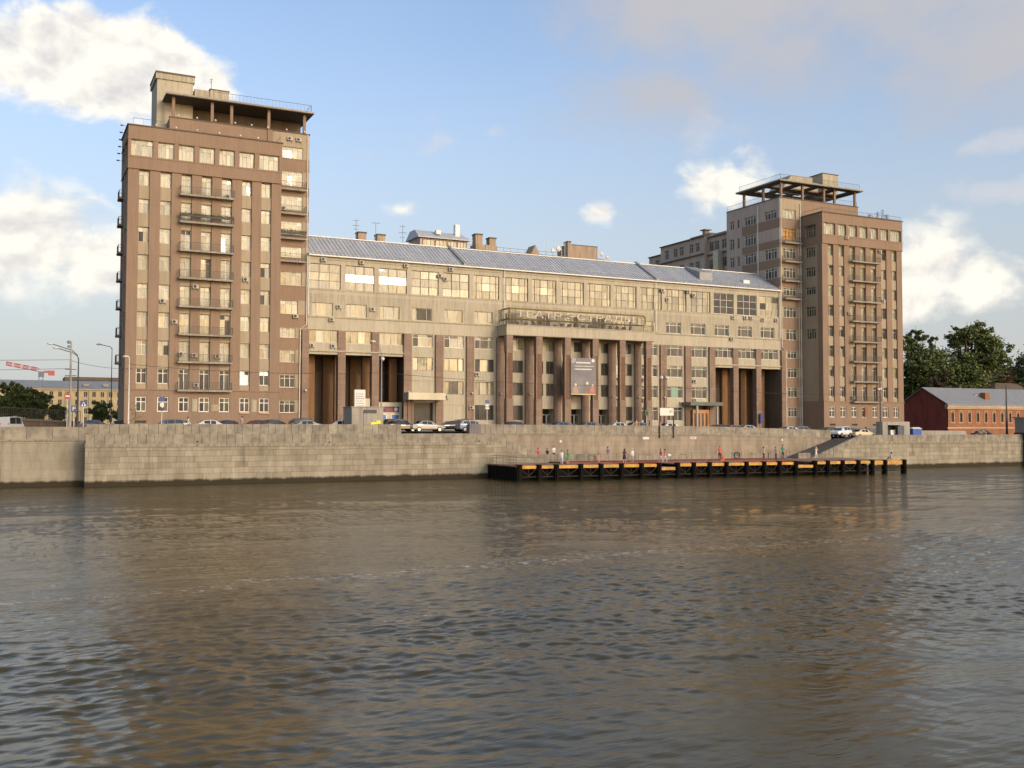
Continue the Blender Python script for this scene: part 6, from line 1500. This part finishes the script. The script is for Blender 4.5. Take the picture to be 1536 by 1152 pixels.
for x in (81.0, 83.35):
    b = MB(); b.box(x - .06, x + .06, 117.28, 117.4, -1.0, 2.5); b.build('post', 'black', r)
b = MB(); b.box(80.95, 83.25, 117.2, 117.27, 2.15, 3.2); b.build('board', 'signwhite', r)
b = MB()
for q in ((82.55, 2.5, .28, .06), (82.7, 2.75, .3, .05), (82.95, 2.6, .06, .35), (82.62, 2.62, .06, .3)): b.box(q[0], q[0] + q[2], 117.185, 117.2, q[1], q[1] + q[3])
b.build('emblem', 'metal_d', r)
for x, s, m in ((80.2 - 1.9, 'white small notice plate on the quay wall, left of the billboard posts', 'signwhite'), (86.3, 'white and red notice plate on the quay wall right of the billboard', 'signwhite'), (65.3, 'round white plate on the quay wall above the dock, left', 'signwhite'), (103.0, 'round white plate on the quay wall near the right stair', 'signwhite')):
    b = MB(); z = -1.15
    if 'round' in s: b.disc((x, YB - .02, -1.35), .16, 'y', n=14, th=-.03)
    else: b.box(x, x + 1.0, YB - .05, YB - .01, z, z + .32)
    o = b.build('notice_plate', m, base=(x, YB - .03, z)); tag(o, s, 'sign')
    if 'red' in s: b = MB(); b.box(x + .15, x + .85, YB - .06, YB - .05, z + .1, z + .22); b.build('red_band', 'red', o)
def road_sign(x, y, z0, h, label, panels):
    r = thing('road_sign', label, 'sign', (x, y, z0)); b = MB(); b.tube([(x, y, z0), (x, y, z0 + h)], .04, 6); b.build('post', 'metal_w', r)
    for (dx, dz, w, hh, m, sh) in panels:
        b = MB()
        if sh == 'round': b.disc((x + dx, y - .05, z0 + dz), w, 'y', n=18, th=-.02)
        elif sh == 'tri': b.prism([(x + dx - w, y - .08, z0 + dz - hh), (x + dx + w, y - .08, z0 + dz - hh), (x + dx, y - .08, z0 + dz + hh)], (0, -.01, 0))
        else: b.box(x + dx - w, x + dx + w, y - .07, y - .05, z0 + dz - hh, z0 + dz + hh)
        b.build('panel', m, r)
    return r
road_sign(15.3, 120.2, -.1, 4.1, 'blue road sign in front of the second ground-floor window, left tower', [(0, 3.75, .3, .3, 'signblue', 'sq'), (0, 3.1, .22, .2, 'signwhite', 'sq'), (0, 2.6, .2, .2, 'metal_d', 'round')])
road_sign(56.2, 121, -.1, 4.2, 'blue road sign with a small plate in front of a dark ground-floor window', [(0, 3.95, .3, .22, 'signblue', 'sq'), (0, 3.45, .28, .12, 'signwhite', 'sq'), (0, 3.1, .28, .12, 'signwhite', 'sq')])
road_sign(81.6, 121.5, -.2, 3.2, 'green traffic signal board behind the last portico column', [(0, 2.75, .28, .42, 'green', 'sq'), (0, 2.75, .13, .13, 'black', 'round')])
r = road_sign(5.6, 122.5, 0, 4.2, 'red round no-entry sign on the tram mast', [(0, 3.9, .33, .33, 'red', 'round')]); b = MB(); b.box(5.38, 5.82, 122.41, 122.43, 3.83, 3.97); b.build('bar', 'signwhite', r)
r = road_sign(6.25, 121.5, 0, 2.9, 'blue parking sign under the curved street lamp', [(0, 2.5, .3, .38, 'signblue', 'sq')]); lettering('letter', 'P', 6.1, 6.4, 2.28, 2.72, 121.41, 'signwhite', r, .004)
r = road_sign(7.15, 120.5, 0, 3.4, 'blue square pedestrian crossing sign with a white triangle near the wall corner', [(0, 3.05, .36, .32, 'signblue', 'sq'), (0, 3.02, .26, .24, 'signwhite', 'tri')]); b = MB(); b.prism([(7.1, 120.405, 2.8), (7.17, 120.405, 2.8), (7.22, 120.405, 2.98), (7.19, 120.405, 3.12), (7.12, 120.405, 3.1), (7.06, 120.405, 2.95)], (0, -.01, 0)); b.build('walking_figure', 'black', r)
road_sign(39.2 - 2.6, 139, 0, 3.2, 'dark blue notice on a post by the left loggia column', [(0, 2.6, .25, .3, 'navy', 'sq')]) if False else None
b = MB(); b.box(120.9, 121.6, 143.6, 143.7, 1.2, 3.0); tag(b.build('notice_board', 'navy', base=(121.2, 143.7, 1.2)), 'dark blue vertical notice on the last loggia column, right', 'sign')
# overhead wires
def cable(p, q, sag, label):
    pts = [(p[0] + (q[0] - p[0]) * t, p[1] + (q[1] - p[1]) * t, p[2] + (q[2] - p[2]) * t - sag * 4 * t * (1 - t)) for t in np.linspace(0, 1, 14)]
    b = MB(); b.tube(pts, .022, 4); tag(b.build('overhead_cable', 'metal_d', base=p), label, 'cable', 'overhead tram cables')
cable((-60, 122, 7.2), (6, 125, 8.1), .5, 'upper overhead cable running left from the tram mast')
cable((-60, 122, 5.6), (6, 125, 7.1), .5, 'lower overhead cable running left from the tram mast')
cable((6, 125, 8.0), (14.0, 138.9, 8.0), .3, 'overhead cable from the tram mast to the left tower corner')
cable((11.75, 120.2, 7.5), (41.25, 120, 7.3), .5, 'overhead cable across the left tower front')
cable((41.25, 120, 7.3), (84.3, 121, 6.4), .5, 'overhead cable across the left half of the theatre')
cable((84.3, 121, 6.4), (125.9, 120.3, 6.0), .5, 'overhead cable across the right loggia')

# ------------------------------------------------------------------ trees
def tree(name, label, x, y, z0, lobes, n, leaf, mat, th, group=None, rt=.5):
    r = thing(name, label, 'tree', (x, y, z0), group)
    top = max(l[2] + l[5] for l in lobes); b = MB()
    b.tube([(x, y, z0), (x + .3, y, z0 + th * .5), (x + .1, y + .2, z0 + th)], [rt, rt * .75, rt * .5], 8)
    for (cx, cy, cz, rx, ry, rz) in lobes:
        b.tube([(x + .2, y + .1, z0 + th * .75), ((x + cx) / 2, (y + cy) / 2, (z0 + th + cz) / 2), (cx, cy, cz + rz * .3)], [rt * .45, rt * .3, rt * .1], 5)
        for _ in range(4): b.tube([((x + cx) / 2, (y + cy) / 2, (z0 + th + cz) / 2), (cx + random.gauss(0, rx * .5), cy + random.gauss(0, ry * .5), cz + random.gauss(0, rz * .5))], [rt * .2, rt * .05], 4)
    b.build('trunk', 'bark', r)
    vol = np.array([l[3] * l[4] * l[5] for l in lobes]) ** .67; cnt = (n * vol / vol.sum()).astype(int)
    P = []
    for l, c in zip(lobes, cnt):
        cl = max(6, c // 70)     # clumps spread through the lobe, most near its skin
        d = rng.normal(size=(cl, 3)); d /= np.linalg.norm(d, axis=1)[:, None]; q = d * (rng.random((cl, 1)) ** .38) * rng.uniform(.78, 1.12, (cl, 1))
        cc = np.array(l[:3]) + q * np.array(l[3:]); rad_ = rng.uniform(.55, 1.25, cl) * (min(l[3:]) * .30)
        k = rng.integers(0, cl, c); pos = cc[k] + rng.normal(size=(c, 3)) * rad_[k][:, None] * np.array([.62, .62, .45]); P.append(pos)
    P = np.concatenate(P); m = len(P)
    a = rng.normal(size=(m, 3)); a[:, 2] *= .6; a /= np.linalg.norm(a, axis=1)[:, None]; t = rng.normal(size=(m, 3)); bb = np.cross(a, t); bb /= np.linalg.norm(bb, axis=1)[:, None]
    s = leaf * rng.uniform(.6, 1.3, (m, 1)); V = np.stack([P - a * s, P + bb * s * .55, P + a * s, P - bb * s * .55], 1).reshape(-1, 3) - np.array([x, y, z0])
    me = bpy.data.meshes.new('crown'); me.vertices.add(m * 4); me.vertices.foreach_set('co', V.ravel()); me.loops.add(m * 4); me.loops.foreach_set('vertex_index', np.arange(m * 4)); me.polygons.add(m); me.polygons.foreach_set('loop_start', np.arange(m) * 4); me.polygons.foreach_set('loop_total', np.full(m, 4)); me.update(calc_edges=True)
    me.materials.append(M[mat]); o = bpy.data.objects.new('crown', me); COL.objects.link(o); o.parent = r
    return r
def lobes(cx, cy, z0, z1, w, n, seed, dep=None):
    q = random.Random(seed); L_ = []
    for i in range(n):
        f = (i + .5) / n; z = z0 + (z1 - z0) * f; ww = w * math.sin(PI * (.22 + .66 * f)) ; r_ = w * q.uniform(.30, .44) * (1.05 - .45 * f)
        L_.append((cx + q.uniform(-1, 1) * max(0, ww - r_), cy + q.uniform(-.8, .8) * max(0, ww - r_), min(z, z1 - r_ * .8), r_, r_, r_ * q.uniform(.7, 1.0)))
    L_.append((cx, cy, z0 + (z1 - z0) * .45, w * .6, w * .6, (z1 - z0) * .38)); return L_
tree('broadleaf_tree', 'dark broadleaf tree directly beside the right tower', 214.5, 190, -1, lobes(214.5, 190, 6, 26.2, 10.5, 20, 3), 26000, .40, 'leaf', 9, 'trees behind the brick building')
tree('broadleaf_tree', 'tallest broad tree with a feathery peak, behind the brick building', 233, 192, -1, lobes(232, 192, 6, 27.5, 13.5, 26, 5) + [(239.5, 191, 26, 2.4, 3, 3.4), (234.5, 191, 26.4, 3.2, 3, 2.8), (229, 191, 25.0, 3.2, 3, 2.4), (244, 191, 17, 3.6, 3, 4.0), (240, 191, 19, 4, 3, 5)], 40000, .40, 'leaf2', 9, 'trees behind the brick building', .7)
tree('broadleaf_tree', 'dark tree cut by the right edge of the photo', 258, 192, -1, lobes(259, 192, 9, 25, 10.0, 17, 8), 16000, .42, 'leaf', 10, 'trees behind the brick building')
tree('bronze_tree', 'lower bronze-leaved tree in front of the dark trees', 209, 180, -1, lobes(207.5, 180, 6, 14.5, 5.4, 9, 12), 6000, .34, 'leaf3', 4)
tree('broadleaf_tree', 'small bright green tree between the bronze tree and the tall one', 216.5, 182, -1, lobes(216.5, 182, 5, 11.5, 4.4, 8, 14), 4500, .34, 'leaf2', 4, 'trees behind the brick building')
tree('broadleaf_tree', 'thin pale tree right of the tall one, over the grey roofs', 248, 186, -1, lobes(247.5, 186, 7, 14, 3.6, 6, 21), 1800, .34, 'leaf2', 6, 'trees behind the brick building', .3)
for i, (x, zt, w, s) in enumerate(((-9, 8.6, 5.5, 'dense dark tree at the far left edge above the ramp wall'), (.2, 9.4, 4.6, 'tallest dark tree left of the ochre building'), (4.4, 7.8, 3.9, 'rounded dark tree touching the left end of the ochre building'), (8.3, 4.8, 2.2, 'small tree at the right end of the dark row before the ochre building'))):
    tree('broadleaf_tree', s, x, 230, 0, lobes(x, 230, 2.0, zt, w * 1.12, 12, 30 + i), 11000, .34, 'leaf', 3, 'trees along the left ramp', .3)
tree('broadleaf_tree', 'low bushy tree left of the left tower, behind the road signs', 16.3, 220, 0, lobes(16.3, 220, 1.6, 5.4, 3.4, 8, 41), 5000, .3, 'leaf', 1.5, 'trees along the left ramp', .25)
tree('broadleaf_tree', 'low bushy tree half hidden by the left tower corner', 20.6, 222, 0, lobes(20.6, 222, 1.4, 4.6, 3.0, 7, 43), 3500, .3, 'leaf', 1.5, 'trees along the left ramp', .25)
q = bushy('', '', '', [(12.9 + .1 * k, 122, 1.0 + .22 * k) for k in range(10)], 'leaf', 14, .10, spread=(.30, .2, .25)); b = q
r = thing('sapling', 'thin sapling in front of the left corner of the left tower', 'tree', (12.6, 122, -.1)); b = MB(); b.tube([(12.6, 122, -.1), (12.7, 122, 2.6)], .03, 5); b.build('trunk', 'bark', r); q = bushy('', '', '', [(12.6 + random.uniform(-.5, .5), 122, .9 + .25 * k) for k in range(9)], 'leaf', 14, .09, spread=(.22, .2, .15)); q.build('crown', 'leaf2', r)
# roof-garden plants on the right tower
for i, (x, h, s) in enumerate(((147.6, 2.1, 'dark conifer on the roof terrace of the right tower'), (148.6, 1.2, 'small dark shrub right of the roof conifer'), (146.3, 1.5, 'thin roof plant left of the roof conifer'), (144.4, .8, 'low green shrub on the roof terrace near the pergola'))):
    r = thing('roof_plant', s, 'plant', (x, YL + .9, 39.25), 'plants on the roof terrace'); b = MB(); b.box(x - .3, x + .3, YL + .6, YL + 1.2, 39.1, 39.6); b.build('pot', 'brick', r)
    b = bushy('', '', '', [(x, YL + .9, 39.7 + h * k / 10) for k in range(10)], 'leaf', 20, .09, spread=(.26 if i == 1 or i == 3 else .16, .16, .12)); b.build('foliage', 'leaf', r)

# ------------------------------------------------------------------ right: brick building and roofs beyond
def brick():
    r = thing('brick_building', 'long low orange brick building with maroon gable and grey metal roof', 'building', (200, 156, -1.3))
    x0, x1, y0, y1, ze, zp = 176.0, 330, 150, 162.4, 5.15, 8.95; ym = (y0 + y1) / 2
    mp = lambda u, n, z: (u, y0 + n, z); b = MB(mp)
    wx = [177.6 + 2.55 * k for k in range(30)]; hs = [(x - .42, x + .42, 1.6, 3.45) for x in wx]
    wall(b, x0, x1, -1.6, 4.35, hs, 0, .3, 0, 0); b.build('front_wall', 'brick', r)
    b = MB(); b.box(x0 - .25, x1, y0 - .3, y0 + .3, 4.35, 4.62, 0); b.box(x0 - .3, x1, y0 - .42, y0 + .3, 4.62, ze, 0); b.box(x0, x1, y0 - .1, y0, .22, .5, 0); b.build('cornice', 'trim', r)
    b = MB(); b.prism([(x0, y0, -1.6), (x0, y1, -1.6), (x0, y1, ze), (x0, ym, zp - .1), (x0, y0, ze)], (.3, 0, 0)); b.build('gable_wall', 'redwall', r)
    b = MB(); b.hexa([(x0 - .3, y0 - .6, ze), (x1, y0 - .6, ze), (x1, ym, zp), (x0 - .3, ym, zp), (x0 - .3, y0 - .6, ze + .14), (x1, y0 - .6, ze + .14), (x1, ym, zp + .14), (x0 - .3, ym, zp + .14)]); b.hexa([(x0 - .3, ym, zp), (x1, ym, zp), (x1, y1 + .6, ze), (x0 - .3, y1 + .6, ze), (x0 - .3, ym, zp + .14), (x1, ym, zp + .14), (x1, y1 + .6, ze + .14), (x0 - .3, y1 + .6, ze + .14)])
    ro = b.build('roof', 'tin', r); b = MB(); b.box(x0 - .36, x0 - .3, y0 - .6, y0 + .2, ze - .4, ze + .2); b.build('corner_trim', 'trim', ro)
    b = MB(); b.box(189.5, 190.9, 151.4, 152.8, 5.6, 8.0, 0); b.prism([(186.5, 152.9, 7.0), (189.5, 152.9, 7.9), (189.5, 152.9, 6.6)], (0, .5, 0), 1); b.build('chimney', ['brick', 'tin'], ro)
    for k, h in enumerate(hs[:11]):
        w_ = window(r, mp, *h, .24, cols=(.5,), rows=(.6,), fw=.07, fm='frame_b', gm='g_dark')
        b = MB(); x = (h[0] + h[1]) / 2; b.box(h[0] - .16, h[0] - .01, y0 - .07, y0, 1.5, 3.5); b.box(h[1] + .01, h[1] + .16, y0 - .07, y0, 1.5, 3.5); b.box(h[0] - .2, h[1] + .2, y0 - .09, y0, 1.36, 1.5)
        n = 9; pts = [(x + .58 * math.cos(PI * i / n), y0, 3.5 + .58 * math.sin(PI * i / n)) for i in range(n + 1)] + [(x - .43 * math.cos(PI * i / n), y0, 3.5 + .43 * math.sin(PI * i / n)) for i in range(n + 1)]
        b.prism(pts, (0, -.08, 0)); b.build('surround', 'trim', w_)
brick()
r = thing('wooden_house', 'maroon boarded house with a dark roof beyond the brick building, right edge', 'building', (262, 200, -1)); b = MB(); b.box(250, 275, 200, 215, -1, 12.0); b.prism([(250, 200, 12), (275, 200, 12), (262, 200, 17.5)], (0, 15, 0)); b.build('wall', 'redwall', r)
b = MB(); b.hexa([(247.5, 199.3, 11.4), (262, 199.3, 17.5), (262, 216, 17.5), (247.5, 216, 11.4), (247.5, 199.3, 11.8), (262, 199.3, 18), (262, 216, 18), (247.5, 216, 11.8)]); b.hexa([(262, 199.3, 17.5), (276.5, 199.3, 11.4), (276.5, 216, 11.4), (262, 216, 17.5), (262, 199.3, 18), (276.5, 199.3, 11.8), (276.5, 216, 11.8), (262, 216, 18)]); b.build('roof', 'dconc', r)
r = thing('shed', 'grey hipped roof shed between the brick building and the trees', 'building', (240, 186, -1)); b = MB(); b.box(234, 252, 184, 192, -1, 10.2); b.build('wall', 'greyrend', r); b = MB(); b.hexa([(233.4, 183.4, 10.2), (252.6, 183.4, 10.2), (252.6, 192.6, 10.2), (233.4, 192.6, 10.2), (238, 187, 12.4), (250, 187, 12.4), (250, 189, 12.4), (238, 189, 12.4)]); b.build('roof', 'dconc', r)

# ------------------------------------------------------------------ left: ramp, ochre building, crane
r = thing('retaining_wall', 'dark brown ramp wall rising to the left behind the van, iron fence on top', 'wall', (-10, 160, 0))
b = MB(); b.hexa([(-70, 175, -.3), (9.0, 158, -.3), (9.0, 159, -.3), (-70, 176, -.3), (-70, 175, 5.2), (9.0, 158, .9), (9.0, 159, .9), (-70, 176, 5.2)]); b.build('stonework', 'retain', r)
b = MB(); b.hexa([(-70, 174.8, 5.2), (9.0, 157.8, .9), (9.0, 159, .9), (-70, 176, 5.2), (-70, 174.8, 5.5), (9.0, 157.8, 1.2), (9.0, 159, 1.2), (-70, 176, 5.5)]); b.build('coping', 'dconc', r)
b = MB()
for i in range(150):
    t_ = i / 149; x = -30 + 39 * t_; y = 166.4 - 8.4 * t_; z = .9 + 4.3 * (9 - x) / 79 + .3; b.box(x - .03, x + .03, y + .4, y + .45, z, z + 1.5)
b.hexa([(-30, 166.8, 4.7), (9, 158.4, 2.6), (9, 158.5, 2.6), (-30, 166.9, 4.7), (-30, 166.8, 4.8), (9, 158.4, 2.7), (9, 158.5, 2.7), (-30, 166.9, 4.8)]); b.build('iron_fence', 'black', r)
def ochre():
    r = thing('ochre_building', 'long ochre building with grey roof far behind the road signs at the left', 'building', (15, 330, 0)); mp = lambda u, n, z: (u, 330 + n, z)
    b = MB(mp); xs = [-18 + 2.35 * k for k in range(24)]; hs = [(x, x + .95, z, z + 1.5) for x in xs for z in (1.4, 4.0, 6.6, 9.0)]
    wall(b, -25, 45, 0, 11.3, hs, 0, .35, 0, 0); b.box(-25, 45, -.4, 0, 11.0, 11.4, 0); b.box(-25, 45, -.15, 0, 3.3, 3.5, 0); b.quad((-25, 0, 0), (-25, 14, 0), (-25, 14, 11.3), (-25, 0, 11.3), 0); b.build('wall', 'yelwall', r)
    b = MB(mp); b.hexa([(-25, -.5, 11.4), (45, -.5, 11.4), (45, 14, 11.4), (-25, 14, 11.4), (-25, 6, 14.0), (45, 6, 14.0), (45, 8, 14.0), (-25, 8, 14.0)]); b.build('roof', 'tin', r)
    for h in hs[28:]: 
        b = MB(mp); b.box(*h[:2], .2, .25, *h[2:4], 0); b.box((h[0] + h[1]) / 2 - .04, (h[0] + h[1]) / 2 + .04, .14, .2, h[2], h[3], 1); b.build('window', ['g_dark', 'frame_c'], r)
    for x in (8.6, 14.5, 21.0, 26.4): b = MB(mp); b.tube([(x, -.15, 0), (x, -.15, 11)], .09, 5); b.build('downpipe', 'metal_g', r)
    for x in (19.5, 25.0): b = MB(mp); b.box(x, x + 1.6, .8, 2, 12.2, 13.0); b.build('dormer', 'conc', r)
ochre()
r = thing('flat_roofed_building', 'flat-roofed grey and yellow building beyond the ochre one', 'building', (24, 384, 0)); b = MB(); b.box(17, 35, 380, 395, 0, 15.9, 0); b.box(16.4, 36, 379.4, 396, 15.9, 17.1, 1); b.box(28, 35.2, 379.8, 380, 12, 15.8, 2); b.build('wall', ['conc', 'dconc', 'yelwall'], r)
r = thing('tower_crane', 'red and white tower crane far away over the ochre building', 'crane', (9.8, 420, 0))
b = MB()
for dx in (-.8, .8):
    for dy in (-.8, .8): b.tube([(9.9 + dx, 420 + dy, 0), (9.9 + dx, 420 + dy, 19)], .14, 4)
for k in range(10): b.tube([(9.1, 419.2, 2 * k), (10.7, 419.2, 2 * k + 2)], .1, 4); b.tube([(10.7, 419.2, 2 * k), (9.1, 419.2, 2 * k + 2)], .1, 4)
b.build('mast', 'metal_g', r); b = MB(); b.box(9.0, 11.0, 419, 421, 18.6, 20.6); b.build('cab', plain('crane_cab', (.12, .13, .2), .5), r)
b = MB(); p0 = Vector((-1.9, 420, 22.7)); p1 = Vector((9.3, 420, 20.6))
for k in range(16):
    a = p0.lerp(p1, k / 16); c = p0.lerp(p1, (k + 1) / 16); h = Vector((0, 0, 1.2)); m = 1 if k % 4 == 3 else 0
    b.tube([a, c], .17, 4, m); b.tube([a + h, c + h], .17, 4, m); b.tube([a, c + h], .12, 4, m); b.tube([a + h, a], .12, 4, m)
b.build('jib', ['craneR', plain('crane_pale', (.55, .40, .37), .5)], r); b = MB(); b.hexa([(10.8, 419.5, 20.2), (14.4, 419.5, 19.9), (14.4, 420.5, 19.9), (10.8, 420.5, 20.2), (10.8, 419.5, 20.9), (14.4, 419.5, 21.0), (14.4, 420.5, 21.0), (10.8, 420.5, 20.9)]); b.box(12.4, 14.6, 419.3, 420.7, 19.2, 21.0); b.build('counter_jib', 'craneR', r)
